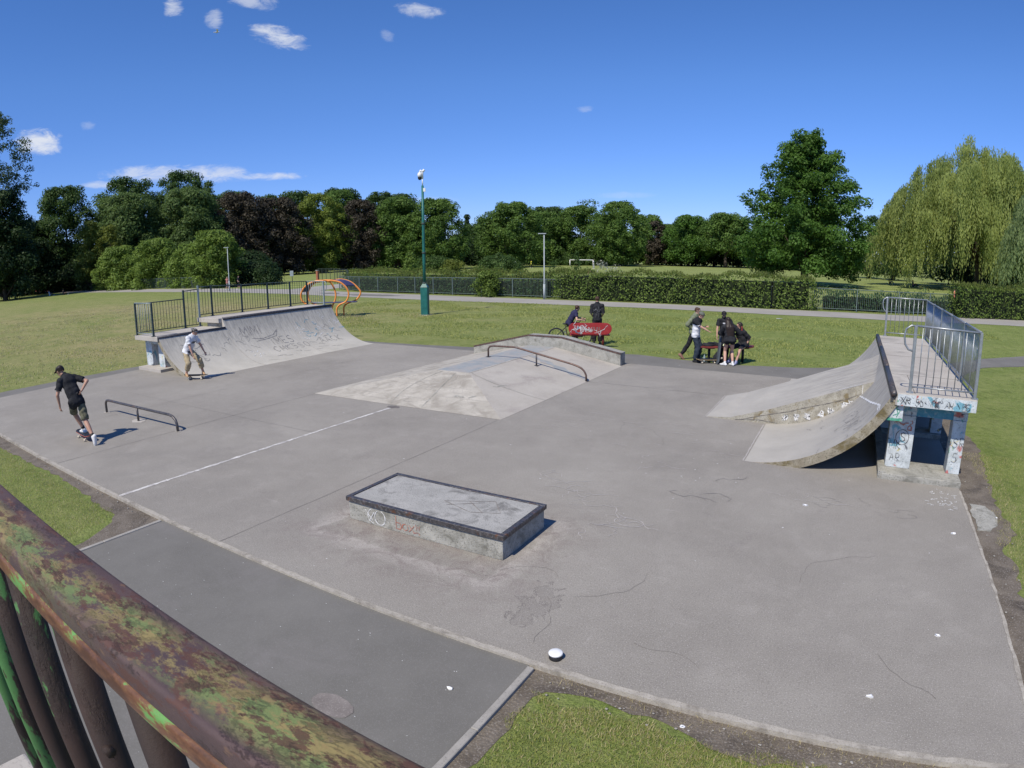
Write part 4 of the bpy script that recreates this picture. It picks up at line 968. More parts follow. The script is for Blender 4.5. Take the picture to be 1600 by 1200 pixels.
for cx_ in (-.62, -.52, -.38, -.25, -.1, .0, .12): lay([squiggle(cx_, rg.uniform(-.08, .1), .055, 7, rg)], bfn, .02, .004, m)
for cx_ in (-.40, -.33, -.26, -.19, -.12, -.05, .04, .3, .42): lay([squiggle(cx_, rg.uniform(-.13, -.03), .05, 6, rg)], bfn, .022, .004, m)
lay(text_strokes('SMRK', -.62, -.06, .19, .12, .7), bfn, .022, .004, m); lay(text_strokes('AEW', -.28, -.12, .16, .12, .7), bfn, .02, .004, m)
lay([[(.38, -.08), (.52, -.02), (.6, .1), (.66, .13)], [(.3, -.1), (.42, -.12), (.4, -.05)]], bfn, .022, .004, m); m.build('lettering', INK_W, rbn)
m = MB(); lay([squiggle(-.5, .05, .05, 8, rg), squiggle(-.56, .0, .05, 8, rg)], bfn, .035, .005, m); m.build('lettering', INK_B, rbn)
m = MB()
for u in (.12, .18, .24, .3, .36): lay([[(u, -.08), (u + rg.uniform(-.03, .03), .07)]], bfn, .03, .0045, m)
m.build('lettering', INK_G, rbn)
for b_ in (.12, .30):
    m = MB(); a0, b0 = rbx - b_ * sa, rby + b_ * ca; m.box((a0, b0, .43), (1.5, .14, .045), R(26), bev=.012); m.build('seat_slat', REDP, rbn)
for a_ in (-.5, .5):
    m = MB(); m.tube([BB(a_, .2, -.04), BB(a_, .2, .41)], .05, 8); m.tube([BB(a_, .3, .40), BB(a_, .02, .40), BB(a_, .05, .75)], .028, 8); m.build('leg', REDD, rbn)

# ------------------------------------------------------------------ long bench by the girls
tbx, tby = -3.93, 20.95
tb_ = thing('bench', 'long dark bench with red ends on two posts, among the young people', 'bench', (tbx, tby, 0))
ca2, sa2 = math.cos(R(29)), math.sin(R(29))
def TB(a, b, z): return (tbx + a * ca2 - b * sa2, tby + a * sa2 + b * ca2, z)
out_ = board_outline(2.0, .46); n = len(out_)
def bendz(a): return .45 + max(0, abs(a) - .75) ** 1.0 * .14
m = MB(); m.add([TB(a, b, bendz(a)) for a, b in out_] + [TB(a, b, bendz(a) + .035) for a, b in out_], [tuple(range(n))[::-1], tuple(range(n, 2 * n))] + [(i, (i + 1) % n, n + (i + 1) % n, n + i) for i in range(n)]); m.build('seat', REDD, tb_)
m = MB(); x0, y0, _ = TB(0, 0, 0); m.box((x0, y0, .489), (1.45, .40, .006), R(29)); m.build('grip_sheet', BLACK, tb_)
for a_ in (-.55, .62):
    m = MB(); m.tube([TB(a_, 0, -.04), TB(a_, 0, .45)], .045, 10); x0, y0, _ = TB(a_, 0, 0); m.box((x0, y0, .43), (.3, .3, .02), R(29)); m.build('leg', BLACK, tb_)

# ------------------------------------------------------------------ skateboards
def skateboard(label, M, deckmat, L=.80, W=.2, gripmat=None, group='skateboards'):
    t = thing('skateboard', label, 'skateboard', tuple(M @ Vector((0, 0, 0))), group)
    o = board_outline(L, W, 8); n = len(o)
    def zz(a): return .10 + max(0, abs(a) - L * .33) * .28
    tr = lambda p: tuple(M @ Vector(p))
    m = MB(); m.add([tr((a, b, zz(a))) for a, b in o] + [tr((a, b, zz(a) + .012)) for a, b in o], [tuple(range(n))[::-1]] + [(i, (i + 1) % n, n + (i + 1) % n, n + i) for i in range(n)]); m.build('deck', deckmat, t)
    m = MB(); m.add([tr((a * .995, b * .99, zz(a) + .0145)) for a, b in o], [tuple(range(n))]); m.build('grip_tape', gripmat or BLACK, t)
    for a in (-L * .26, L * .26):
        m = MB(); m.tube([tr((a, -.085, .052)), tr((a, .085, .052))], .009, 6); m.box(tr((a, 0, .078)), (.05, .05, .04)); m.build('truck', SCREW, t)
        for b in (-.09, .09):
            m = MB(); m.tube([tr((a, b - .016, .027)), tr((a, b + .016, .027))], .027, 12); m.build('wheel', WHEELM, t)
    return t
WHEELM = surf('urethane_wheel', (.5, .45, .36), (.58, .52, .42), 10, rough=.5, bump=0)
DECKR = surf('red_deck_ply', (.42, .10, .07), (.5, .16, .1), 10, rough=.5, bump=0); DECKY = surf('pale_ply_deck', (.48, .34, .18), (.56, .42, .24), 10, rough=.5, bump=0)
DECKG = surf('grey_board', (.06, .075, .09), (.10, .115, .13), 4, rough=.5, bump=0)
def place(x, y, z, ang): return Matrix.Translation((x, y, z)) @ Matrix.Rotation(R(ang), 4, 'Z')
skateboard('skateboard with orange-red deck under the front foot of the skater in black', place(-13.45, 5.33, .0, 175), DECKR)
skateboard('pale skateboard ridden by the crouching skater in the white T-shirt', place(-17.2, 10.62, .0, 33), DECKY)
skateboard('yellow wooden skateboard lying on the tarmac under the long bench', place(-4.37, 20.36, -.02, 28), DECKY)
Mup = Matrix.Translation((-3.93, 20.52, .40)) @ Matrix.Rotation(R(30), 4, 'Z') @ Matrix.Rotation(R(-12), 4, 'X') @ Matrix.Rotation(R(-82), 4, 'Y')
lb = skateboard('long dark grey board standing on end, held by the boy in the cap', Mup, DECKG, .98, .25, DECKG)
m = MB()
for i in range(3): m.tube([tuple(Mup @ Vector((-.12 - .001 * i, -.05 + i * .035, .116))), tuple(Mup @ Vector((-.135, -.02 + i * .035, .116)))], .008, 4)
m.build('white_logo', WHITE, lb)

# things on and around the long bench
JET = surf('black_cloth', (.010, .011, .014), (.028, .029, .034), 6, rough=.9, bump=.4, sbump=30, bdist=.01)
def lump(name, label, cat, pts, mat, seed=0, amp=.03):
    from mathutils import noise as mn
    m = MB()
    for c, r_ in pts: m.ball(c, r_, 14)
    o = m.build(name, mat); 
    for v in o.data.vertices:
        d = mn.noise_vector(v.co * 9 + Vector((seed, 0, 0))) * amp; v.co += d
    return tag(o, label, cat)
lump('jacket', 'crumpled black jacket lying on the left half of the long bench', 'jacket', [(TB(-.62, 0, .53), (.22, .17, .07)), (TB(-.45, .05, .55), (.2, .15, .075)), (TB(-.30, 0, .54), (.13, .13, .06))], JET, 1)
lump('bag', 'lime yellow and white bag lying on the middle of the long bench', 'bag', [(TB(-.10, 0, .53), (.17, .13, .055)), (TB(.02, .03, .535), (.1, .12, .05))], surf('lime_cloth', (.50, .60, .20), (.72, .78, .60), 12, rough=.8, bump=0), 2, .02)
lump('backpack', 'black backpack slumped on the tarmac under the long bench', 'backpack', [(TB(-.28, -.20, .12), (.19, .14, .16)), (TB(-.15, -.22, .07), (.17, .12, .1)), (TB(-.30, -.18, .25), (.09, .08, .10))], JET, 3, .035)
bt = thing('bottle', 'clear water bottle standing beside the left post of the long bench', 'bottle', TB(-.72, -.05, 0))
GLASS = surf('bluish_plastic_bottle', (.22, .30, .34), (.34, .42, .46), 9, rough=.15, bump=0)
m = MB(); m.lathe([(.03, 0), (.036, .02), (.036, .16), (.014, .22), (.014, .235)], TB(-.72, -.05, -.02), 12); m.build('body', GLASS, bt); m = MB(); m.lathe([(.016, 0), (.016, .022)], TB(-.72, -.05, .215), 10); m.build('cap', WHITE, bt)
tn = thing('bottle', 'dark grey flask standing on the right end of the long bench', 'bottle', TB(.80, .12, .49))
m = MB(); m.lathe([(.05, 0), (.055, .02), (.055, .24), (.03, .28)], TB(.80, .12, .478), 12); m.build('body', GREYP, tn); m = MB(); m.lathe([(.028, 0), (.028, .03)], TB(.80, .12, .757), 10); m.build('cap', BLACK, tn)
# white lid tin in front
tn = thing('tin', 'round white-topped tin left on the front edge of the slab', 'tin', (-2.04, 4.27, 0))
m = MB(); m.lathe([(.055, .0), (.06, .004), (.06, .052)], (-2.04, 4.27, .002), 28); m.build('base', BLACK, tn); m = MB(); m.lathe([(.064, 0), (.064, .012), (.058, .018), (.02, .019)], (-2.04, 4.27, .05), 28); m.build('lid', WHITE, tn)
# paper scraps
sc_g = 'white paper scraps dropped on the ground'
def scrap(name, label, x, y, z, s, seed, mat=None, grp=sc_g):
    r_ = random.Random(seed); n = 9
    P = [(x + s * r_.uniform(.6, 1.1) * math.cos(i * 6.283 / n), y + s * .55 * r_.uniform(.6, 1.1) * math.sin(i * 6.283 / n), z + r_.uniform(.004, .02)) for i in range(n)]
    m = MB(); m.add(P + [(x, y, z + .022)], [(i, (i + 1) % n, n) for i in range(n)]); m.add([(p[0], p[1], z + .001) for p in P], [tuple(range(n))])
    o = m.build(name, mat or WHITE); tag(o, label, 'paper scrap', grp)
scrap('paper_scrap', 'white paper scrap on the dark tarmac path beside its right kerb', -2.62, 3.48, -.02, .035, 1)
scrap('paper_scrap', 'small white scrap on the dark tarmac path nearest the rusted rail', -3.17, 2.52, -.02, .02, 2)
scrap('paper_scrap', 'bright white scrap on the slab near its right edge, lower of two', 1.28, 5.95, 0, .04, 3)
scrap('paper_scrap', 'torn pale scrap on the slab in the near right corner', .62, 4.78, 0, .04, 4)
scrap('paper_scrap', 'white scrap on the slab below the paint splash by the right ramp', 1.72, 8.65, 0, .04, 5)
scrap('paper_scrap', 'white scrap on the slab between the pad and the right ramp', -.35, 8.95, 0, .045, 6)
scrap('paper_scrap', 'white scrap on bare soil beyond the right slab edge', 2.5, 9.55, -.04, .03, 7)
scrap('paper_scrap', 'blue and white wrapper on the soil below the front slab edge', -.78, 3.93, -.04, .03, 8)
scrap('paper_cup', 'white litter on the grass near the far footpath, right of the group', -3.96, 37.5, -.03, .22, 9)
# fine pale specks scattered on slab and path
m = MB(); rg = random.Random(9)
for _ in range(420):
    reg = rg.random()
    if reg < .62: x, y, z = rg.uniform(SX0, SX1), rg.uniform(SY0, SY1), .004
    elif reg < .9: x, y, z = rg.uniform(-7.8, -2.4), rg.uniform(1.2, 4.0), -.018
    else: x, y, z = rg.uniform(-10, 0), rg.uniform(19, 20.4), -.024
    if -12.1 < x < -6.6 and y > 10.9: continue
    if (x < -17.2 or x > -1.5) and y > 10.6: continue
    if -5.85 < x < -3.35 and 5.6 < y < 6.8: continue
    s = rg.uniform(.003, .010) * (.7 if y < 4.1 else 1 if y < 8 else 1.6); n = 6; a0 = rg.uniform(0, 6)
    m.add([(x + s * rg.uniform(.6, 1.3) * math.cos(a0 + i), y + s * .7 * rg.uniform(.6, 1.3) * math.sin(a0 + i), z) for i in range(n)], [tuple(range(n))])
o = m.build('litter', INK_W); o['kind'] = 'stuff'; o['label'] = 'fine white specks and crumbs scattered over the concrete and tarmac'
m = MB()
for _ in range(160):
    x, y = rg.choice(((rg.uniform(2.1, 2.6), rg.uniform(4.2, 14)), (rg.uniform(-2, 2), rg.uniform(3.8, 4.05)), (rg.uniform(-8.3, -14), rg.uniform(3.95, 4.08)), (rg.uniform(-8, -2.2), rg.uniform(4.0, 4.09))))
    s = rg.uniform(.006, .02); m.ball((x, y, -.035), (s, s * .8, s * .5), 5)
o = m.build('gravel', KERB); o['kind'] = 'stuff'

# ------------------------------------------------------------------ goals on the field
def goal(label, a, b, h):
    t = thing('football_goal', label, 'goal', (a[0], a[1], 0), 'football goals on the far field')
    m = MB(); m.tube([(a[0], a[1], -.05), (a[0], a[1], h)], .12, 6); m.build('post', WHITE, t)
    m = MB(); m.tube([(b[0], b[1], -.05), (b[0], b[1], h)], .12, 6); m.build('post', WHITE, t)
    m = MB(); m.tube([(a[0], a[1], h), (b[0], b[1], h)], .12, 6); m.build('crossbar', WHITE, t)
goal('white football goal on the field, partly behind the small bushy tree', (-79.5, 129), (-70.6, 124.5), 1.65)
goal('white football goal on the field, right of the slim lamp post', (-74.8, 163), (-68.0, 163.5), 1.75)
# ------------------------------------------------------------------ foliage
NR = np.random.RandomState(4)
def unit(n, rs):
    v = rs.normal(size=(n, 3)); return v / np.linalg.norm(v, axis=1, keepdims=True)
def leaves(cen, nrm, size, rs, aspect=.62, droop=0.0):
    """one rhombic leaf-spray face per row"""
    n = len(cen)
    r = unit(n, rs); t = np.cross(nrm, r); t /= np.linalg.norm(t, axis=1, keepdims=True) + 1e-9
    if droop > 0: 
        d = np.zeros((n, 3)); d[:, 2] = -1; t = t * (1 - droop) + d * droop; t /= np.linalg.norm(t, axis=1, keepdims=True) + 1e-9
    b = np.cross(nrm, t); b /= np.linalg.norm(b, axis=1, keepdims=True) + 1e-9
    s = (size * rs.uniform(.6, 1.35, n))[:, None]
    fold = nrm * s * .12
    V = np.stack([cen - t * s * .5, cen + b * s * aspect * .5 + fold, cen + t * s * .5, cen - b * s * aspect * .5 + fold], 1).reshape(-1, 3)
    F = np.arange(n * 4).reshape(-1, 4)
    return V, F
def clump_leaves(centres, radii, dens, size, rs, squash=.8, up=.35, fill=.35):
    C, N = [], []
    for c, r in zip(centres, radii):
        n = max(6, int(dens * 4 * math.pi * r * r))
        d = unit(n, rs); fl = (d[:, 2] < -.5) & (rs.uniform(size=n) < .6); d[:, 2] = np.where(fl, -d[:, 2], d[:, 2])
        k = rs.uniform(.72, 1.08, n)
        ins = rs.uniform(size=n) < fill; k[ins] = rs.uniform(.2, .72, ins.sum())
        p = c + d * np.array([r, r, r * squash]) * k[:, None]
        nn = d + rs.normal(scale=.45, size=(n, 3)); nn[:, 2] += up; nn /= np.linalg.norm(nn, axis=1, keepdims=True)
        C.append(p); N.append(nn)
    C = np.concatenate(C); N = np.concatenate(N)
    return leaves(C, N, size, rs)
PROF = {'round': lambda t: math.sin(math.pi * min(1, max(0, .20 + .745 * t))) ** .6, 'cone': lambda t: (1 - t) ** .75 * .97 + .05 if t > .12 else .55 + t * 3.0,
        'oval': lambda t: math.sin(math.pi * min(1, .06 + .9 * t)) ** .7, 'dome': lambda t: math.sqrt(max(0, 1 - (t * .97) ** 2.2)), 'spire': lambda t: (1 - t) ** .9 + .03,
        'lone': lambda t: (.84 + 1.2 * t if t < .13 else 1.0 - ((t - .13) / .87) ** 2.1 * .84)}
def make_crown(rs, z0, z1, r, shape, ncl, cr, size, dens, core=True, airy=0.0):
    prof = PROF[shape]; cen, rad = [], []
    H = z1 - z0
    for i in range(ncl):
        t = (i + rs.uniform()) / ncl; t = t ** .9
        a = rs.uniform(0, 2 * math.pi); q = prof(t)
        c = r * cr * rs.uniform(.5, 1.3)
        rr_ = max(0, r * q - c * .75) * (rs.uniform(.70, 1.2))
        z = z0 + H * t; z = min(z, z1 - c * .75); z = max(z, z0 + c * .4)
        cen.append((rr_ * math.cos(a), rr_ * math.sin(a), z)); rad.append(c)
    if shape == 'lone':   # boughs with their own clumps, standing proud of the outline
        cen, rad = [], []
        for i in range(64):
            t = ((i + .5) / 64) ** 1.15; a = i * 2.399 + rs.uniform(-.3, .3); q = prof(t) * rs.uniform(.90, 1.12); bl = r * q
            for k in range(9):
                f = rs.uniform(.4, 1.0); c = r * rs.uniform(.09, .165) * (1.15 - .4 * t)
                cen.append((math.cos(a) * bl * f + rs.normal() * r * .075, math.sin(a) * bl * f + rs.normal() * r * .075, z0 + H * t * .96 + r * .12 * (f - .4) + rs.normal() * r * .05)); rad.append(c)
        for k in range(6): cen.append((rs.normal() * .35, rs.normal() * .35, z1 - .5 - k * .55)); rad.append(.45 + .13 * k)
    if core:
        for i in range(max(4, ncl // 5)):
            t = rs.uniform(.12, .82); a = rs.uniform(0, 6.28); rr_ = r * prof(t) * rs.uniform(0, .4)
            cen.append((rr_ * math.cos(a), rr_ * math.sin(a), z0 + H * t)); rad.append(r * cr * (1.5 if t < .6 else 1.0))
    return clump_leaves(np.array(cen), rad, dens / (size * size) * (1 - airy), size, rs)
def trunk_mb(x, y, z1, r, rs, ztop, crown_r, limbs=5):
    m = MB(); P = [(x, y, -.1)]; k = 5
    for i in range(1, k + 1): P.append((x + rs.uniform(-.1, .1) * r * 2, y + rs.uniform(-.1, .1) * r * 2, ztop * i / k))
    m.tube(P, [r * 1.35, r, r * .85, r * .7, r * .45, r * .15], 8)
    for i in range(limbs):
        a = 6.283 * i / limbs + rs.uniform(-.4, .4); zz = z1 * rs.uniform(.85, 1.3); L = crown_r * rs.uniform(.45, .75)
        m.tube([(x, y, zz), (x + math.cos(a) * L * .5, y + math.sin(a) * L * .5, zz + L * .45), (x + math.cos(a) * L, y + math.sin(a) * L, zz + L * .95)], [r * .45, r * .28, r * .08], 6)
    return m
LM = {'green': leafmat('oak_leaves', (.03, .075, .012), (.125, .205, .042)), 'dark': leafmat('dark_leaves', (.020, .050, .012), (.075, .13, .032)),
      'deep': leafmat('deep_shade_leaves', (.012, .030, .009), (.038, .07, .022)), 'lime': leafmat('lime_leaves', (.07, .115, .018), (.20, .25, .045)), 'copper': leafmat('copper_beech_leaves', (.018, .017, .012), (.072, .060, .040), .15),  # deep: woodland shade is put into this darker leaf colour
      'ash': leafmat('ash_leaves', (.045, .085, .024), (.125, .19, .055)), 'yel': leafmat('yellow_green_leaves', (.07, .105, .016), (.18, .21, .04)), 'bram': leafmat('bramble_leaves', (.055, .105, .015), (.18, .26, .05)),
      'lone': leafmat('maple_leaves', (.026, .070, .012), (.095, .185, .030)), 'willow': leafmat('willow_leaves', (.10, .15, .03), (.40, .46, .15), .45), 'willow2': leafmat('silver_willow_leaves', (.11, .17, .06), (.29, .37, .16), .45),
      'hedge': leafmat('hedge_leaves', (.03, .062, .010), (.145, .21, .04), .3, .6, 1.2), 'hedgetop': leafmat('hedge_tip_leaves', (.075, .10, .022), (.17, .20, .05), .35), 'nettle': leafmat('nettle_leaves', (.018, .05, .016), (.06, .12, .04), .3, .6, 1.0), 'blossom': leafmat('pale_blossom', (.20, .22, .16), (.42, .43, .36), .2),
      'pop': leafmat('poplar_leaves', (.03, .055, .024), (.10, .145, .06))}
def tree(name, label, X, Y, h, r, kind, shape='round', zb=None, ncl=46, cr=.27, size=.55, dens=.9, seed=1, airy=0, trunk=.32, cat='tree', group='trees round the field', limbs=5):
    rs = np.random.RandomState(seed)
    t = thing(name, label, cat, (X, Y, 0), group)
    zb = h * .12 if zb is None else zb
    V, F = make_crown(rs, zb, h, r, shape, ncl, cr, size, dens, airy=airy)
    me = mesh_np('crown', V, F, [LM[kind]]); link_mesh('crown', me, t)
    if trunk: trunk_mb(X, Y, zb, trunk, rs, h * .7, r, limbs).build('trunk', BARK, t)
    return t
def crown_copy(src, label, X, Y, sx, sz, rot):
    c = copy_tree(src); c.location = (X, Y, 0); c.scale = (sx, sx, sz); c.rotation_euler = (0, 0, rot); c['label'] = label; return c

# --- lone maple and the willows on the right
tree('maple_tree', 'big dark green conical maple standing alone on the field, right of centre', -6.1, 86, 19.3, 7.9, 'lone', 'lone', 1.7, 210, .19, .34, 1.1, 3, trunk=.42, group=None)
def willow(label, X, Y, h, r, kind, seed, strands, size=.42, asp=.3):
    rs = np.random.RandomState(seed)
    t = thing('willow_tree', label, 'tree', (X, Y, 0))
    C, N = [], []
    lobes = [(i * 2.399, .92 * math.sqrt((i + .5) / 40), rs.uniform(.80, 1.06), rs.uniform(.12, .20)) for i in range(40)]
    curt = []
    for i in range(max(60, strands // 26)):
        a, q, hh, lr_ = lobes[rs.randint(len(lobes))]; u, v = rs.normal(size=2) * .5
        curt.append((r * q * math.cos(a) + u * r * lr_, r * q * math.sin(a) + v * r * lr_, min(1.15, math.hypot(u, v)), hh, rs.uniform(.35, 1.15), rs.uniform(-.7, .5)))
    for i in range(strands):
        px, py, rad, hh, lk, dz = curt[rs.randint(len(curt))]; px += rs.normal() * .42; py += rs.normal() * .42
        rr_ = math.hypot(px, py) / r
        top = h * (1 - .50 * min(1.15, rr_) ** 2.2) * (.90 + .12 * (hh - .93) / .13 - .10 * rad * rad) + rs.uniform(-.3, .3) + dz
        L = min(top - .4, top * rs.uniform(.3, .8) * lk * (.8 + .4 * rr_)) if rs.uniform() > .12 else 1.0
        n = max(4, int(L / (size * .55))); k = np.linspace(0, 1, n)
        sx, sy = rs.normal(size=2) * .25
        out_ = np.array([px, py]) / (math.hypot(px, py) + .1)
        P = np.stack([px + sx * k + out_[0] * .55 * np.sin(k * 1.5), py + sy * k + out_[1] * .55 * np.sin(k * 1.5), top - L * k], 1) + rs.normal(size=(n, 3)) * .10
        C.append(P); nn = unit(n, rs); nn[:, 2] *= .25; nn[:, :2] += out_ * .9; nn /= np.linalg.norm(nn, axis=1, keepdims=True); N.append(nn)
    C = np.concatenate(C); N = np.concatenate(N)
    V, F = leaves(C, N, size, rs, asp, .8)
    link_mesh('crown', mesh_np('crown', V, F, [LM[kind]]), t)
    m = MB(); m.tube([(X, Y, -.1), (X + .1, Y, 1.5), (X - .3, Y, h * .3), (X + .4, Y + .3, h * .6)], [1.0, .7, .5, .2], 10)
    for i in range(7):
        a = i * .9; L = r * .5; m.tube([(X, Y, h * .16), (X + math.cos(a) * L * .5, Y + math.sin(a) * L * .5, h * .42), (X + math.cos(a) * L, Y + math.sin(a) * L, h * .62)], [.4, .25, .08], 6)
    m.build('trunk', BARK, t)
willow('tall yellow-green weeping willow with trailing curtains of leaves, beyond the hedge on the right', 19.2, 104, 23.2, 15.2, 'willow', 5, 9000, .42)
willow('lower silvery green willow at the right edge, in front of the tall yellow-green one', 23.6, 80, 15.0, 6.4, 'willow2', 9, 3600, .38)
tree('broadleaf_tree', 'small dark tree between the lone maple and the willow', 3.3, 140, 12.6, 4.4, 'dark', 'round', .6, 40, .3, .5, .9, 12)
tree('broadleaf_tree', 'low dark tree under the left edge of the tall willow', 8.0, 135, 11.0, 5.0, 'dark', 'round', .4, 40, .3, .5, .9, 13)
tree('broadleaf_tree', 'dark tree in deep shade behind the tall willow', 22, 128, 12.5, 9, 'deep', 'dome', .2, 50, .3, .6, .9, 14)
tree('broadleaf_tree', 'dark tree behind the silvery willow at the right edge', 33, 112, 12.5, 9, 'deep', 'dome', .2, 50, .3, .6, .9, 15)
# --- row of trees across the far side of the field, left to right
A_ = [
 ('broadleaf_tree', 'rounded dark green tree left of the tall green camera post, nearest it', -106.0, 126.4, 18.3, 6.3, 'green', 'round', 1.2, 60, .25, .6, 21),
 ('broadleaf_tree', 'rounded green tree directly right of the tall camera post', -95.5, 128.4, 17.4, 7.0, 'green', 'round', 1.6, 70, .24, .6, 22),
 ('broadleaf_tree', 'broad green tree behind the left goal', -84.8, 147.4, 17.1, 8.3, 'green', 'round', 1.6, 80, .22, .62, 23),
 ('broadleaf_tree', 'dark broad tree between the two goals, behind the lamp post', -96.4, 192.2, 19.2, 8.2, 'dark', 'round', 1.5, 60, .24, .75, 24),
 ('broadleaf_tree', 'tree with a loose airy top above the right goal', -80.4, 183.1, 18.2, 7.6, 'green', 'round', 1.6, 70, .24, .7, 25),
 ('broadleaf_tree', 'tall bright green tree right of the right goal, highest in the middle of the row', -63.9, 173.6, 18.5, 7.6, 'green', 'oval', 1.2, 80, .22, .65, 26),
 ('broadleaf_tree', 'green tree just right of the highest tree in the middle of the row', -65.8, 204.7, 16.6, 7.2, 'green', 'round', 1.4, 60, .25, .75, 27),
 ('copper_beech', 'small dark purple copper beech far off, right of the middle of the row', -59.9, 196.1, 13.9, 3.6, 'copper', 'round', 1.0, 40, .3, .7, 28),
 ('broadleaf_tree', 'most distant small tree, right of the small copper beech', -66.1, 230.7, 14.7, 5.2, 'green', 'round', .5, 40, .3, .8, 29),
 ('broadleaf_tree', 'dark green tree left of the twin-trunked bright tree', -48.9, 193.9, 15.5, 7.0, 'lone', 'round', 1.2, 60, .25, .7, 30),
 ('broadleaf_tree', 'bright round tree with bare trunks left of the lone maple', -36.9, 191.5, 16.0, 7.4, 'green', 'round', 3.4, 60, .25, .7, 31),
 ('conifer', 'thin dark conifer peak right of the camera post', -128.0, 191.1, 17.8, 3.2, 'deep', 'spire', 1, 50, .3, .6, 32),
 ('conifer', 'second dark conifer peak, left of the broad tree behind the left goal', -123.9, 193.8, 16.8, 3.4, 'deep', 'spire', 1, 50, .3, .6, 33),
 ('broadleaf_tree', 'low dark tree in the gap right of the camera post', -117.6, 180.0, 13.6, 7.0, 'dark', 'round', .2, 50, .26, .7, 34),
 ('copper_beech', 'largest dark purple copper beech, above the walkers', -121.2, 88.3, 19.0, 7.6, 'copper', 'round', .4, 80, .22, .6, 35),
 ('copper_beech', 'dark purple copper beech between the largest one and the lime green tree', -119.5, 98.7, 18.0, 7.0, 'copper', 'round', .4, 80, .22, .6, 36),
 ('lime_tree', 'yellow-green lime tree between two copper beeches', -116.5, 109.7, 19.3, 6.3, 'lime', 'oval', .8, 80, .2, .55, 37),
 ('copper_beech', 'dark purple copper beech right of the lime green tree', -113.1, 120.2, 17.8, 6.3, 'copper', 'round', .4, 70, .22, .6, 38),
 ('broadleaf_tree', 'dark tree top showing behind the largest copper beech', -154.0, 111.3, 23.6, 7.2, 'dark', 'round', 2, 50, .26, .75, 39),
 ('broadleaf_tree', 'dark tree top behind the lime green tree', -143.2, 124.9, 23.0, 8.4, 'dark', 'round', 2, 60, .24, .75, 40),
 ('broadleaf_tree', 'dark tree top behind the copper beech right of the lime tree', -137.8, 137.9, 24.0, 8.6, 'dark', 'round', 2, 60, .24, .75, 41),
 ('broadleaf_tree', 'dark tree top behind and left of the camera post', -125.8, 142.4, 22.2, 6.6, 'dark', 'round', 2, 50, .26, .75, 42),
 ('broadleaf_tree', 'dark round tree top directly behind the camera post', -124.3, 150.3, 22.0, 7.2, 'dark', 'round', 2, 50, .26, .75, 43),
]
for nm, lb_, X, Y, h, r, kd, shp, zb, ncl, cr_, sz, sd_ in A_:
    tree(nm, lb_, X, Y, h, r * 1.16, kd, shp, min(zb, .4) if nm != 'broadleaf_tree' or 'trunk' not in lb_ else zb, int(ncl * 1.7), cr_ * .92, sz * .8, 1.35, sd_, trunk=.45)
for i_, (X, Y, h, r, kd, lb_) in enumerate((
  (-150, 100, 21.5, 8.5, 'green', 'green tree filling the skyline left of the dark top behind the largest copper beech'), (-148, 118, 22.3, 8, 'dark', 'dark crown on the skyline between the two rearmost copper-side trees'),
  (-132, 132, 22.6, 8, 'green', 'green crown on the skyline right of the lime green tree'), (-131, 147, 22.0, 7.5, 'dark', 'dark crown on the skyline just left of the camera post'),
  (-100, 168, 14.2, 8, 'dark', 'low dark tree filling the gap left of the broad tree behind the left goal'), (-90, 176, 16.5, 7.5, 'green', 'mid green tree between the broad tree and the right goal'),
  (-72, 186, 15.5, 7, 'dark', 'dark tree behind the right goal, between taller crowns'), (-54, 205, 14.4, 7, 'green', 'pale green distant tree right of the small copper beech'),
  (-43, 204, 14.2, 7, 'dark', 'dark tree behind the twin-trunked bright tree'), (-27, 197, 13.6, 8, 'green', 'green tree at the right end of the far row, beside the maple'), (-16, 190, 12.5, 8, 'dark', 'dark tree showing under the left side of the lone maple'))):
    tree('broadleaf_tree', lb_, X, Y, h, r, kd, 'round', .3, 80, .23, .6, 1.3, 300 + i_, 0, .4)
tree('broadleaf_tree', 'loose airy leader rising from the tree above the right goal', -79.9, 186.5, 20.8, 4.4, 'green', 'round', 14, 16, .3, .6, .6, 44, airy=.3, trunk=.2)
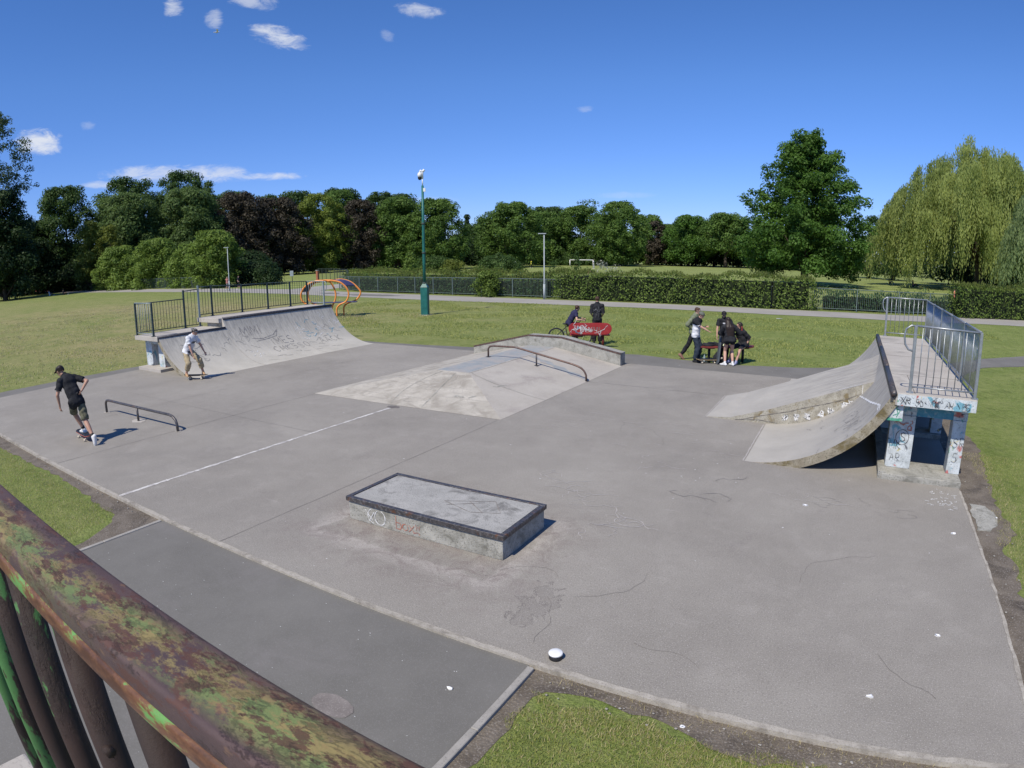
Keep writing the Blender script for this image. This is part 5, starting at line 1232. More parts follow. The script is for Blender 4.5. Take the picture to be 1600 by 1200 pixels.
# --- left side, behind the fence
B_ = [
 ('poplar_tree', 'tall airy poplar at the left edge with sky showing through its crown', -124, 34.5, 33.5, 7.6, 'pop', 'oval', 10, 120, .15, .42, 51, .35, .45),
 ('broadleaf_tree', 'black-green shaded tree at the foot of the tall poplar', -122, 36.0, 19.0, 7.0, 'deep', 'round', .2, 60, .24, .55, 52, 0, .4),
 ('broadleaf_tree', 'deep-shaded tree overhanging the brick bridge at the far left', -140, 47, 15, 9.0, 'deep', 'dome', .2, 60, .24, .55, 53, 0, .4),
 ('broadleaf_tree', 'rounded dark tree between the poplar and the bushy bank', -137, 54.8, 21.6, 7.6, 'dark', 'round', 2, 90, .2, .5, 54, .0, .4),
 ('oak_tree', 'dark oak top left of the highest left-hand oak', -150, 76.5, 25.4, 10.0, 'dark', 'round', 3, 70, .2, .6, 55, .05, .5),
 ('oak_tree', 'highest dark oak on the left, above the brambles', -145.5, 88.9, 26.9, 8.8, 'dark', 'round', 3, 80, .2, .6, 56, .05, .5),
 ('ash_tree', 'broad grey-green ash left of the fresher green one', -127, 64.7, 18.8, 9.8, 'ash', 'dome', .4, 90, .2, .5, 57, 0, .4),
 ('ash_tree', 'fresh green ash below the highest oak', -121.0, 75.5, 19.6, 8.4, 'ash', 'dome', .4, 90, .2, .5, 58, 0, .4),
 ('birch_tree', 'slender birch top beside the largest copper beech', -128, 85.6, 22.3, 3.2, 'ash', 'oval', 6, 50, .25, .45, 59, .2, .25),
 ('young_tree', 'rounded yellow-green tree over the left end of the bramble bank', -121.5, 53.2, 13.0, 3.2, 'yel', 'round', .4, 50, .25, .42, 60, 0, .2),
 ('young_tree', 'yellow-green tree just right of the similar rounded one', -117, 55.5, 11.8, 3.0, 'yel', 'round', .4, 50, .25, .42, 61, 0, .2),
 ('young_tree', 'small bright green tree beside the lamp post with the walkers', -80.8, 54.6, 8.2, 4.1, 'bram', 'round', .1, 80, .2, .35, 62, 0, .2),
]
for nm, lb_, X, Y, h, r, kd, shp, zb, ncl, cr_, sz, sd_, air, tk_ in B_:
    tree(nm, lb_, X, Y, h, r * 1.05, kd, shp, zb if air > .2 else min(zb, 1.5), int(ncl * 1.5), cr_ * 1.05, sz * .9, 1.3, sd_, air, tk_)
for i, (X, Y, h, r, lb_) in enumerate(((-111, 54.5, 7.6, 5.2, 'high bramble mound at the left end of the bank behind the fence'), (-101, 56.5, 8.2, 5.2, 'highest bright green bramble mound in the middle of the bank'), (-91, 57.3, 6.8, 4.6, 'bramble mound right of the highest one'), (-86, 55.9, 4.6, 3.4, 'low bramble mound beside the small bright tree'), (-118.5, 56.8, 5.0, 4.5, 'low bramble mound below the yellow-green trees'), (-105.5, 56.4, 4.4, 3.6, 'low bramble mound in front, between the two highest'))):
    tree('bramble_bush', lb_, X, Y, h, r, 'bram', 'dome', -.3, 70, .24, .34, 1.0, 70 + i, 0, 0, 'bush', 'bramble mounds behind the left fence')
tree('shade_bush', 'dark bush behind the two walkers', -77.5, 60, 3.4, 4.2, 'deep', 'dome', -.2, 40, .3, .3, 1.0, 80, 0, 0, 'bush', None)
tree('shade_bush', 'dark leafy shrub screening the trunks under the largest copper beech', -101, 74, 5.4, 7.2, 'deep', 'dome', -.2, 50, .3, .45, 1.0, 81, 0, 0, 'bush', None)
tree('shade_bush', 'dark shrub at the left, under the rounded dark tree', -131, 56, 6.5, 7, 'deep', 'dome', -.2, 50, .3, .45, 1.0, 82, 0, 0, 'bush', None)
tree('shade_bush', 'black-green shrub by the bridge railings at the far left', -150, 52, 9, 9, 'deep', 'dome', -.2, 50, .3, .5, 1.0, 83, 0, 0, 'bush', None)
# far understorey between the trunks, shade put into its dark leaves, one uncountable mass
rs = np.random.RandomState(90); cen, rad = [], []
for i in range(300):
    u = i / 250
    if u < .55:
        v = u / .55; x, y = -175 + 66 * v, 78 + 84 * v
    else:
        v = (u - .55) / .45; x, y = -109 + 175 * v, 196 + 40 * math.sin(v * 3.0) - 60 * v
    hgt = (10 if u < .5 else 7.0) * (.7 + .5 * rs.uniform())
    for k in range(2): cen.append((x + rs.normal() * 2.5, y + rs.normal() * 2.5, hgt * (.25 + .45 * k))); rad.append(rs.uniform(2.2, 3.8))
V, F = clump_leaves(np.array(cen), rad, .9 / (.85 ** 2), .85, rs)
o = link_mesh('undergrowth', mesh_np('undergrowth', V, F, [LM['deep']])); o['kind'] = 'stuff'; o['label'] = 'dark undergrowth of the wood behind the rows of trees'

# --- hedges
def box_foliage(path, w, h0, h1, size, dens, rs, tops=True, rag=.15):
    """leaf faces over the front, back and top of a hedge along a polyline"""
    C, N = [], []
    for a, b in zip(path[:-1], path[1:]):
        a = np.array(a); b = np.array(b); d = b - a; L = np.linalg.norm(d); d = d / L; nrm = np.array([d[1], -d[0]])  # toward the slab
        if nrm[1] > 0: nrm = -nrm
        for side, wgt in ((1, 1.3), (-1, .5), (0, 1.0)):
            area = L * ((h1 - h0) if side else w); n = int(area * dens * wgt / (size * size))
            s = rs.uniform(0, L, n)
            if side:
                z = rs.uniform(h0, h1, n); off = side * w / 2 * np.ones(n)
                bul = (np.sin(s * 1.7 + z * 2.1) + np.sin(s * .63 + 2) + np.sin(s * 3.9 - z * 3)) * .10
                dep = rs.exponential(.10, n); off = side * (w / 2 + bul - dep)
                nn = np.stack([nrm[0] * side * np.ones(n), nrm[1] * side * np.ones(n), .35 * np.ones(n)], 1)
            else:
                off = rs.uniform(-w / 2, w / 2, n); z = h1 - rs.exponential(.09, n) + (np.sin(s * 1.1) + np.sin(s * 2.9 + 1) + np.sin(s * .37 + 4)) * rag * .55 + rs.uniform(0, rag, n) + (rs.uniform(size=n) < .06) * rs.uniform(0, .3, n)
                nn = np.stack([np.zeros(n), np.zeros(n), np.ones(n)], 1)
            P = np.stack([a[0] + d[0] * s + nrm[0] * off, a[1] + d[1] * s + nrm[1] * off, z], 1)
            C.append(P); nn = nn + rs.normal(size=(n, 3)) * .5; N.append(nn / np.linalg.norm(nn, axis=1, keepdims=True))
    for e, f in ((path[0], path[1]), (path[-1], path[-2])):
        e = np.array(e); f = np.array(f); d = (e - f) / np.linalg.norm(e - f); nrm = np.array([-d[1], d[0]]); n = int(w * (h1 - h0) * dens * 1.5 / (size * size))
        s = rs.uniform(-w / 2, w / 2, n); z = rs.uniform(h0, h1, n); dep = rs.exponential(.12, n) - .08 + .1 * np.sin(s * 5 + z * 4)
        C.append(np.stack([e[0] - d[0] * dep + nrm[0] * s, e[1] - d[1] * dep + nrm[1] * s, z], 1)); nn = np.array([d[0], d[1], .3]) + rs.normal(size=(n, 3)) * .5; N.append(nn / np.linalg.norm(nn, axis=1, keepdims=True))
    return leaves(np.concatenate(C), np.concatenate(N), size, rs)
def hedge(name, label, path, w, h, size, kind, seed, tip='hedgetop', dens=1.0, core=True, cat='hedge', rag=.18):
    rs = np.random.RandomState(seed); t = thing(name, label, cat, (*path[0], 0))
    V, F = box_foliage(path, w, 0, h, size, dens, rs, rag=rag); link_mesh('foliage', _shift(mesh_np('foliage', V, F, [LM[kind]]), t), t)
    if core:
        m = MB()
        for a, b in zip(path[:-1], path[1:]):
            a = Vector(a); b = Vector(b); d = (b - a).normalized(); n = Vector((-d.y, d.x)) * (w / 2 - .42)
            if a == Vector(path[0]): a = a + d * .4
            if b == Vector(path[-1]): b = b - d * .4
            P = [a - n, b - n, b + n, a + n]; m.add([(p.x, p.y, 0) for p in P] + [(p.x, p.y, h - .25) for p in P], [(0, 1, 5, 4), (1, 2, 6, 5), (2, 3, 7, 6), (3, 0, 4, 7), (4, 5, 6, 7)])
        m.build('inner_shade_core', LEAFCORE, t)
    if tip:
        C = []; 
        for a, b in zip(path[:-1], path[1:]):
            a = np.array(a); b = np.array(b); L = np.linalg.norm(b - a); n = int(L * w * 55); s = rs.uniform(0, 1, n)[:, None]
            d = (b - a) / L; nn = np.array([-d[1], d[0]]); P = a + (b - a) * s + nn * rs.uniform(-w / 2, w / 2, n)[:, None]
            sl = s[:, 0] * L
            C.append(np.stack([P[:, 0], P[:, 1], h + rs.uniform(-.05, .26, n) + (np.sin(sl * 1.1) + np.sin(sl * 2.9 + 1) + np.sin(sl * .37 + 4)) * .11], 1))
        C = np.concatenate(C); N = unit(len(C), rs); N[:, 2] *= .3; N /= np.linalg.norm(N, axis=1, keepdims=True)
        V, F = leaves(C, N, size * 1.25, rs, .35, .8); link_mesh('new_shoots', _shift(mesh_np('new_shoots', V, F, [LM[tip]]), t), t)
    return t
def _shift(me, t):
    p = root_loc(t); me.transform(Matrix.Translation((-p.x, -p.y, -p.z))); return me
LEAFCORE = surf('hedge_inside', (.008, .014, .005), (.02, .03, .01), 3, rough=1, bump=0)  # near-black core colour stands in for shade inside the hedge
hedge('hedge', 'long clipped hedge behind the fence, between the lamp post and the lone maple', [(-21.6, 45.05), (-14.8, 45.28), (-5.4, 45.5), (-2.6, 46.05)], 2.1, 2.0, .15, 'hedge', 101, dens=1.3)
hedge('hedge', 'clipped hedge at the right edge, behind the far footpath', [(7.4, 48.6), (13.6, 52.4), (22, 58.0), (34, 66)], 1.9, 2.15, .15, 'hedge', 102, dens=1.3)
hedge('weed_bank', 'band of nettles and young shoots growing behind the long fence, left of the lamp post', [(-50, 50.8), (-45, 48.2), (-39, 47.1), (-32, 46.2), (-22.3, 45.5)], 1.4, 1.45, .15, 'nettle', 103, 'hedgetop', .7, True, 'undergrowth', .3)
hedge('weed_bank', 'yellowish grassy scrub behind the nettles on the field side of the long fence', [(-55, 57), (-46, 53.2), (-39, 51), (-30, 49.6), (-21, 48.8)], 2.2, 1.75, .16, 'bram', 104, 'hedgetop', .7, True, 'undergrowth', .35)
hedge('weed_bank', 'low nettles behind the open stretch of fence right of the long hedge', [(-2.3, 46.6), (3.2, 48.2), (8.4, 50.8)], 1.2, 1.15, .15, 'nettle', 105, 'nettle', 1.1, True, 'undergrowth', .6)
def bush(label, X, Y, h, r, kind, seed, size=.16, shape='dome', ncl=50, cr=.28, zb=-.1, dens=.9, name='bush', trunk=0, airy=0):
    return tree(name, label, X, Y, h, r, kind, shape, zb, ncl, cr, size, dens, seed, airy, trunk, 'bush', None, 3)
bush('leafy dark bush pushing through the fence below the left goal', -27.9, 44.9, 2.1, 1.5, 'hedge', 111, .17)
bush('small pointed bushy tree sticking up right behind the left goal post', -34.5, 57.5, 3.6, .9, 'ash', 112, .2, 'oval', 30, .35)
bush('pointed light green young tree left of the camera post', -50.5, 62.5, 4.1, 1.8, 'bram', 113, .24, 'cone', 50, .25)
bush('round yellow-green bush right of the camera post', -42.5, 60.5, 2.9, 1.9, 'yel', 114, .2, 'dome', 40, .28)
bush('thin dark sapling left of the lamp post', -24.5, 49.9, 2.9, .38, 'dark', 115, .16, 'oval', 14, .5, 1.2, .6, trunk=.03)
bush('thin dark sapling right of the lamp post', -22.7, 50.9, 3.7, .42, 'dark', 116, .16, 'oval', 16, .5, 1.3, .6, trunk=.03)
bush('shrub with pale blossom behind the long hedge', -19.6, 50.5, 2.9, 1.9, 'blossom', 117, .13, 'dome', 26, .22, .5, .3, airy=.5)
bush('broad low bush on the field edge behind the scrub, right of the camera post', -62, 104, 3.2, 4.5, 'dark', 118, .3)
bush('low dark bush at the right foot of the copper beeches', -88, 118, 3.0, 5, 'dark', 119, .35)
bush('dark low hedge-like shrub at the back of the field behind the goals', -82, 180, 3.2, 9, 'dark', 120, .5)

def tufts(name, poly_test, x0, x1, y0, y1, n, seed, mat):
    rs = np.random.RandomState(seed); x = rs.uniform(x0, x1, n); y = rs.uniform(y0, y1, n)
    d = np.sin(x * .9 + np.sin(y * .7) * 2) + np.sin(y * 1.3 + np.sin(x * .5) * 2) + rs.normal(size=n) * .7
    k = poly_test(x, y) & (d > .1); x, y = x[k], y[k]; m_ = len(x); a = rs.uniform(0, 6.283, m_); h = rs.uniform(.03, .085, m_); w = h * .28; b = rs.uniform(0, 6.283, m_)
    P0 = np.stack([x + np.cos(a) * w, y + np.sin(a) * w, np.full(m_, -.052)], 1); P1 = np.stack([x - np.cos(a) * w, y - np.sin(a) * w, np.full(m_, -.052)], 1); P2 = np.stack([x + np.cos(b) * h * .5, y + np.sin(b) * h * .5, -.052 + h], 1)
    o = link_mesh(name, mesh_np(name, np.stack([P0, P1, P2], 1).reshape(-1, 3), np.arange(m_ * 3).reshape(-1, 3), [mat])); o['kind'] = 'stuff'
tufts('grass_tufts', lambda x, y: (y > 21.6) & (y < 39 + .02 * np.abs(x)) & ~((x > 2) & (y < 33)), -34, 8, 21.6, 40, 150000, 401, BLADE)
tufts('grass_tufts', lambda x, y: (x < -22.2) , -60, -22.2, 4, 24, 22000, 402, BLADE)
tufts('grass_tufts', lambda x, y: (x < -22.2) , -60, -22.2, 4, 30, 60000, 403, BLADE_DRY)
# --- grass blades close to the camera and tufts along the slab
def blades(name, regions, kindmat, seed, hmin=.02, hmax=.055, label=None):
    rs = np.random.RandomState(seed); C = []
    for (test, x0, x1, y0, y1, n) in regions:
        x = rs.uniform(x0, x1, n); y = rs.uniform(y0, y1, n); k = test(x, y); C.append(np.stack([x[k], y[k]], 1))
    C = np.concatenate(C); n = len(C); a = rs.uniform(0, 6.283, n); h = rs.uniform(hmin, hmax, n); w = rs.uniform(.002, .0045, n); l = rs.uniform(.1, .9, n) * h; b = rs.uniform(0, 6.283, n)
    z = np.full(n, -.052)
    P0 = np.stack([C[:, 0] + np.cos(a) * w, C[:, 1] + np.sin(a) * w, z], 1); P1 = np.stack([C[:, 0] - np.cos(a) * w, C[:, 1] - np.sin(a) * w, z], 1); P2 = np.stack([C[:, 0] + np.cos(b) * l, C[:, 1] + np.sin(b) * l, z + h], 1)
    V = np.stack([P0, P1, P2], 1).reshape(-1, 3); o = link_mesh(name, mesh_np(name, V, np.arange(n * 3).reshape(-1, 3), [kindmat])); o['kind'] = 'stuff'
    if label: o['label'] = label
    return o
wv = lambda x, f, s: np.sin(x * f + s) * .05 + np.sin(x * f * 2.7 + s * 3) * .03
near_t = lambda x, y: (y < 3.83 + wv(x, 5, 1)) & (x > -2.0 + wv(y, 6, 2)) & ~((x + y < 1.78) & (y > 3.6))
right_t = lambda x, y: x > 2.52 + .12 * np.sin(y * 1.3) + wv(y, 6, 3)
left_t = lambda x, y: (y < 3.78 + wv(x, 5, 4)) & (x < -8.35 - .35 * np.clip(y - 2.2, 0, 2) + wv(y, 6, 5))
blades('grass', [(near_t, -2.1, 2.6, 1.2, 3.9, 26000)], BLADE, 203, .02, .062)
blades('grass', [(near_t, -2.1, 2.6, 1.2, 3.9, 40000), (right_t, 2.3, 6.5, 2.5, 13, 60000), (left_t, -16, -8.0, .5, 3.9, 60000)], BLADE, 201, .012, .034, 'short green turf blades around the near edges of the slab')
edge_t = lambda x, y: (y > 3.5 + wv(x, 5, 1)) & near_t(x, y)
edge_r = lambda x, y: (x < 2.95) & right_t(x, y)
edge_l = lambda x, y: ((y > 3.35) | (x > -9.6)) & left_t(x, y)
blades('dry_grass', [(edge_t, -2.1, 2.6, 3.2, 3.95, 9000), (edge_r, 2.3, 3.0, 2.5, 13, 7000), (edge_l, -16, -8.0, .5, 3.95, 9000), (near_t, -2.1, 2.6, 1.2, 3.9, 15000), (left_t, -16, -8.0, .5, 3.9, 12000), (right_t, 2.3, 6.5, 2.5, 13, 9000),
      (lambda x, y: np.abs(y - 4.085 - .01 * np.sin(x * 3)) < .02, -8, -2.2, 4.0, 4.12, 900), (lambda x, y: (y > 3.9) & (rnd.random() < 2), -2.1, 2.5, 3.95, 4.1, 700)], BLADE_DRY, 202, .015, .055, 'straw-coloured dry grass along the soil and slab edges')
# ------------------------------------------------------------------ people
def remesh(mb, voxel, name):
    me = bpy.data.meshes.new(name); me.from_pydata([tuple(v) for v in mb.v], [], mb.f); o = bpy.data.objects.new(name, me); COL.objects.link(o)
    md = o.modifiers.new('r', 'REMESH'); md.mode = 'VOXEL'; md.voxel_size = voxel; md.use_smooth_shade = True
    s = o.modifiers.new('s', 'SMOOTH'); s.factor = .5; s.iterations = 3
    dg = bpy.context.evaluated_depsgraph_get(); ev = o.evaluated_get(dg); out = bpy.data.meshes.new_from_object(ev)
    bpy.data.objects.remove(o); bpy.data.meshes.remove(me); return out
def cap(mb, a, b, ra, rb, n=12, ax=1.0, side=None):
    """rounded tapered limb; ax flattens across 'side' """
    a = Vector(a); b = Vector(b); d = b - a; L = d.length
    t = d / L if L > 1e-6 else Vector((0, 0, 1))
    u = (Vector(side) - t * Vector(side).dot(t)).normalized() if side is not None else t.orthogonal().normalized()
    w = t.cross(u); prof = []
    for i in range(4): th = math.pi / 2 * (1 - i / 4); prof.append((ra * math.cos(th), -ra * math.sin(th)))
    prof.append((ra, 0)); prof.append((rb, L))
    for i in range(1, 5): th = math.pi / 2 * i / 4; prof.append((max(rb * math.cos(th), 1e-4), L + rb * math.sin(th)))
    vs = []
    for r, h in prof:
        for k in range(n):
            an = 2 * math.pi * k / n; vs.append(a + t * h + (u * math.cos(an) + w * math.sin(an) * ax) * max(r, 1e-4))
    fs = [(i * n + k, i * n + (k + 1) % n, (i + 1) * n + (k + 1) % n, (i + 1) * n + k) for i in range(len(prof) - 1) for k in range(n)]
    fs.append(tuple(range(n - 1, -1, -1))); fs.append(tuple((len(prof) - 1) * n + k for k in range(n))); mb.add(vs, fs)
def ik(a, c, l1, l2, hint):
    a, c, hint = Vector(a), Vector(c), Vector(hint); d = c - a; L = d.length
    if L > (l1 + l2) * .995: c = a + d * ((l1 + l2) * .995 / L); d = c - a; L = d.length
    t = d / L; x = (l1 * l1 - l2 * l2 + L * L) / (2 * L); h = math.sqrt(max(0, l1 * l1 - x * x))
    p = hint - t * hint.dot(t)
    if p.length < 1e-5: p = t.orthogonal()
    return a + t * x + p.normalized() * h, c
SKIN = surf('skin', (.46, .27, .20), (.54, .33, .25), 8, rough=.55, bump=0)
SKIN_T = surf('tanned_skin', (.36, .20, .14), (.44, .26, .19), 8, rough=.55, bump=0)
EYE = surf('eye_dark', (.02, .015, .012), (.03, .02, .02), 8, rough=.2, bump=0)
LIP = surf('lips', (.36, .13, .11), (.40, .16, .13), 8, rough=.5, bump=0)
def cloth(name, c1, c2, s=7, bump=.5): return surf(name, c1, c2, s, rough=.92, bump=bump, sbump=18, spec=.1, bdist=.012)
TEE_K = cloth('black_tee', (.014, .015, .018), (.036, .037, .042), 9, .9); TEE_W = cloth('white_tee', (.52, .53, .56), (.68, .69, .72), 7, .9); DENIM_D = cloth('dark_jeans', (.022, .03, .045), (.045, .058, .08))
KHAKI = cloth('khaki_cotton', (.30, .24, .15), (.40, .33, .21), 12); CAMO = surf('olive_pattern_shorts', (.075, .075, .05), (.16, .155, .105), 22, (.04, .04, .03), 16, .8, rough=.9, bump=.2); OLIVE = cloth('olive_jacket', (.13, .15, .10), (.20, .22, .15)); BLACKT = cloth('black_trousers', (.013, .013, .016), (.032, .032, .037), 9, .9)
NAVY = cloth('navy_shirt', (.022, .022, .055), (.04, .04, .085)); GREYC = cloth('grey_cloth', (.16, .165, .175), (.24, .245, .25)); GREYG = cloth('grey_beanie', (.085, .095, .08), (.15, .16, .135), 30); HAIR_B = surf('brown_hair', (.035, .018, .010), (.085, .045, .028), 30, rough=.6, bump=.5, sbump=60, stretch=(1, 1, .2)); HAIR_D = surf('dark_hair', (.010, .007, .006), (.035, .022, .018), 30, rough=.5, bump=.5, sbump=60)
SHOE_W = surf('white_shoe', (.58, .58, .58), (.7, .7, .7), 8, rough=.6, bump=0); SHOE_K = surf('black_shoe', (.015, .015, .017), (.03, .03, .03), 8, rough=.6, bump=0); SHOE_T = surf('tan_shoe', (.36, .22, .11), (.45, .28, .15), 8, rough=.6, bump=0); REDHAIR = surf('red_dyed_hair', (.16, .02, .02), (.26, .05, .04), 20, rough=.5, bump=.3); PINKT = cloth('pinkish_top', (.34, .14, .13), (.42, .2, .18)); YELT = cloth('yellow_bib', (.62, .60, .04), (.7, .68, .08)); GREYT = cloth('light_grey_trousers', (.3, .3, .3), (.38, .38, .38))

def seg_dist(P, a, b):
    a = np.array(a); b = np.array(b); d = b - a; L = (d @ d) + 1e-9; t = np.clip(((P - a) @ d) / L, 0, 1); q = a + t[:, None] * d; return np.linalg.norm(P - q, axis=1), t

def person(label, loc, view, P, wear, scale=1.0, voxel=.0115, group=None, skin=None, female=False, detail=True, cat='person'):
    """P: pose in a frame where x runs to the viewer's right, y away, z up (metres). view: bearing (rad) of that frame."""
    skin = skin or SKIN
    cs, sn = math.cos(view), math.sin(view)
    LOC = Vector(loc)
    def W(p): p = Vector(p) * scale; return Vector((LOC.x + p.x * cs - p.y * sn, LOC.y + p.x * sn + p.y * cs, LOC.z + p.z))
    root = thing('person', label, cat, tuple(LOC), group)
    pel = Vector(P['pelvis']); nb = Vector(P['neck']); fs_ = Vector((*P['face'], 0)).normalized(); fp = Vector((*P.get('hipface', P['face']), 0)).normalized()
    rs_ = Vector((fs_.y, -fs_.x, 0)) + Vector((0, 0, P.get('tilt', 0))); rs_.normalize(); rp_ = Vector((fp.y, -fp.x, 0))
    up = (nb - pel).normalized(); fwd = rs_.cross(up) * -1
    SW = .155 if female else .175
    J = {}
    for s, k in ((-1, 'L'), (1, 'R')):
        sh = nb - up * .06 + rs_ * SW * s; hp = pel + rp_ * .088 * s - Vector((0, 0, .02))
        el, ha = ik(sh, P['hand' + k], .285, .25, P.get('elb' + k, (-fs_.x, -fs_.y, -.3)))
        an_t = P['ank' + k]; kn, an = ik(hp, an_t, .43, .42, P.get('knee' + k, (fp.x, fp.y, .2)))
        J.update({'sh' + k: sh, 'el' + k: el, 'ha' + k: ha, 'hp' + k: hp, 'kn' + k: kn, 'an' + k: an})
    hf = Vector(P['look']).normalized(); hu = Vector(P.get('headup', (0, 0, 1))); hr = hf.cross(hu).normalized(); hu = hr.cross(hf).normalized()
    hc = Vector(P['head'])
    mb = MB()
    # torso: hips, waist, chest, shoulders, neck
    hw_ = .115 if female else .100; cap(mb, pel + rp_ * .05 + Vector((0, 0, -.03)), pel - rp_ * .05 + Vector((0, 0, -.03)), hw_, hw_, 14)
    mid = pel.lerp(nb, .38)
    cap(mb, pel, mid, .128, .112 if female else .122, 14, .74, rp_)
    cap(mb, mid, pel.lerp(nb, .78), .118, .142 if female else .155, 14, .70, rs_)
    cap(mb, pel.lerp(nb, .74), nb - up * .05, .145, .11, 14, .68, rs_)
    for s, k in ((-1, 'L'), (1, 'R')):
        cap(mb, nb - up * .04, J['sh' + k], .062, .058, 10)
        cap(mb, J['sh' + k], J['el' + k], .052, .038, 10); cap(mb, J['el' + k], J['ha' + k], .040, .024, 10)
        cap(mb, J['hp' + k], J['kn' + k], .080 if not female else .088, .054, 12); cap(mb, J['kn' + k], J['kn' + k].lerp(J['an' + k], .35), .053, .054, 12); cap(mb, J['kn' + k].lerp(J['an' + k], .35), J['an' + k], .054, .034, 12)
        # foot
        td = Vector(P['toe' + k]).normalized(); a = J['an' + k]; dn = Vector((0, 0, -1)); dn = (dn - td * dn.dot(td)).normalized()
        heel = a + dn * .045 - td * .04; ball_ = a + dn * .055 + td * .12
        cap(mb, heel, ball_, .036, .034, 10); cap(mb, a, a + dn * .04 + td * .09, .036, .03, 10); cap(mb, ball_, ball_ + td * .055, .034, .022, 10, .8)
        J['toe' + k] = ball_ + td * .06; J['heel' + k] = heel
        # hand: palm, four fingers, thumb
        h = J['ha' + k]; d = (h - J['el' + k]).normalized(); hd = Vector(P.get('dir' + k, d)).normalized()
        pn = Vector(P.get('palm' + k, fs_ * .3 + rs_ * (-s))); pn = (pn - hd * pn.dot(hd)).normalized(); sd_ = hd.cross(pn).normalized()
        pc = h + hd * .05; cap(mb, h + hd * .01, h + hd * .075, .024, .032, 10, .45, sd_)
        curl = P.get('curl' + k, .5)
        for fi, (o, L, r) in enumerate(((-.027, .062, .0088), (-.009, .070, .0092), (.009, .066, .009), (.026, .052, .0082))):
            b0 = h + hd * .083 + sd_ * o; c1 = curl * (.8 + .12 * fi)
            d1 = (hd * math.cos(c1 * .8) + pn * math.sin(c1 * .8) + sd_ * o * 3).normalized(); b1 = b0 + d1 * L * .5
            d2 = (hd * math.cos(c1 * 1.9) + pn * math.sin(c1 * 1.9)).normalized(); b2 = b1 + d2 * L * .5
            cap(mb, b0, b1, r * 1.1, r, 6); cap(mb, b1, b2, r, r * .85, 6)
        t0 = h + hd * .02 - sd_ * .022; t1 = t0 - sd_ * .028 + hd * .026 + pn * .008; t2 = t1 + hd * .03 - sd_ * .006 + pn * .012
        cap(mb, t0, t1, .013, .011, 6); cap(mb, t1, t2, .011, .009, 6)
    # neck and head
    cap(mb, nb - up * .03, hc - hu * .06 - hf * .01, .056, .050, 12)
    H0 = len(mb.v)
    def hp_(f, r, u): return hc + hf * f + hr * r + hu * u
    cap(mb, hp_(-.018, 0, .028), hp_(.012, 0, .030), .082, .078, 14, .9, hu)          # skull
    cap(mb, hp_(.022, 0, -.012), hp_(.030, 0, -.068), .066, .038, 12, .85, hf)          # face and jaw
    cap(mb, hp_(.052, 0, -.086), hp_(.056, 0, -.088), .022, .020, 8)                   # chin
    cap(mb, hp_(.086, 0, .005), hp_(.104, 0, -.026), .009, .014, 8)                     # nose
    cap(mb, hp_(.070, -.03, .018), hp_(.070, .03, .018), .016, .016, 8)                 # brow
    for s in (-1, 1): cap(mb, hp_(-.002, .076 * s, .012), hp_(-.006, .078 * s, -.026), .013, .010, 8, .5, hf)
    cap(mb, hp_(.074, -.018, -.052), hp_(.074, .018, -.052), .011, .011, 6)
    J['head'] = hc; J['neck'] = nb
    me = remesh(mb, voxel, 'body')
    n = len(me.vertices); co = np.empty(n * 3, np.float32); me.vertices.foreach_get('co', co); co = co.reshape(-1, 3).astype(float)
    nr = np.empty(n * 3, np.float32); me.vertices.foreach_get('normal', nr); nr = nr.reshape(-1, 3).astype(float)
    nf = len(me.polygons); lt = np.empty(nf, np.int32); me.polygons.foreach_get('loop_total', lt); li = np.empty(len(me.loops), np.int32); me.loops.foreach_get('vertex_index', li)
    ls = np.empty(nf, np.int32); me.polygons.foreach_get('loop_start', ls)
    # classify vertices by nearest limb
    segs = [('torso', pel - up * .0, nb, .13), ('hips', pel - Vector((0, 0, .06)), pel, .12), ('neck', nb, hc - hu * .06, .05), ('head', hc - hu * .02, hc + hu * .02, .1)]
    for k in 'LR':
        segs += [('uarm', J['sh' + k], J['el' + k], .045), ('farm', J['el' + k], J['ha' + k], .032), ('hand', J['ha' + k], J['ha' + k] + (J['ha' + k] - J['el' + k]).normalized() * .15, .03),
                 ('thigh', J['hp' + k], J['kn' + k], .07), ('calf', J['kn' + k], J['an' + k], .045), ('foot', J['heel' + k], J['toe' + k], .045)]
    D = []; T = []
    for nm, a, b, r in segs:
        d, t = seg_dist(co, a, b); D.append(d - r); T.append(t)
    D = np.array(D); T = np.array(T); best = D.argmin(0); tt = T[best, np.arange(n)]; nm = np.array([s[0] for s in segs])[best]
    dtor, ttor = seg_dist(co, pel, nb); hgt = (co - np.array(pel)) @ np.array(up)
    loc_h = (co - np.array(hc)); hF, hR, hU = loc_h @ np.array(hf), loc_h @ np.array(hr), loc_h @ np.array(hu)
    def garment(name, mask, off, mat, wav=.0, extra=None, lab=None):
        vm = mask
        fm = np.array([vm[li[s:s + l]].all() for s, l in zip(ls, lt)])
        if not fm.any(): return None
        ff = [li[ls[i]:ls[i] + lt[i]] for i in np.nonzero(fm)[0]]
        used = np.unique(np.concatenate(ff)); idx = -np.ones(n, int); idx[used] = np.arange(len(used))
        o_ = np.full(len(used), off) if np.isscalar(off) else off[used]
        if wav: o_ = o_ + wav * (np.sin(co[used] @ np.array([31, 17, 23.])) + np.sin(co[used] @ np.array([-19, 29, 37.]) + 2)) * .5
        lp_ = co[used]; fold = np.sin(lp_[:, 2] * 46 + np.sin(lp_[:, 0] * 21) * 1.7 + np.sin(lp_[:, 1] * 19) * 1.9) * np.sin(lp_[:, 0] * 13 + lp_[:, 1] * 17 + 1)
        if wav: o_ = o_ + .0055 * fold
        V = co[used] + nr[used] * o_[:, None]
        if extra is not None: V = extra(V, used)
        inner = co[used]
        from collections import Counter
        ec = Counter()
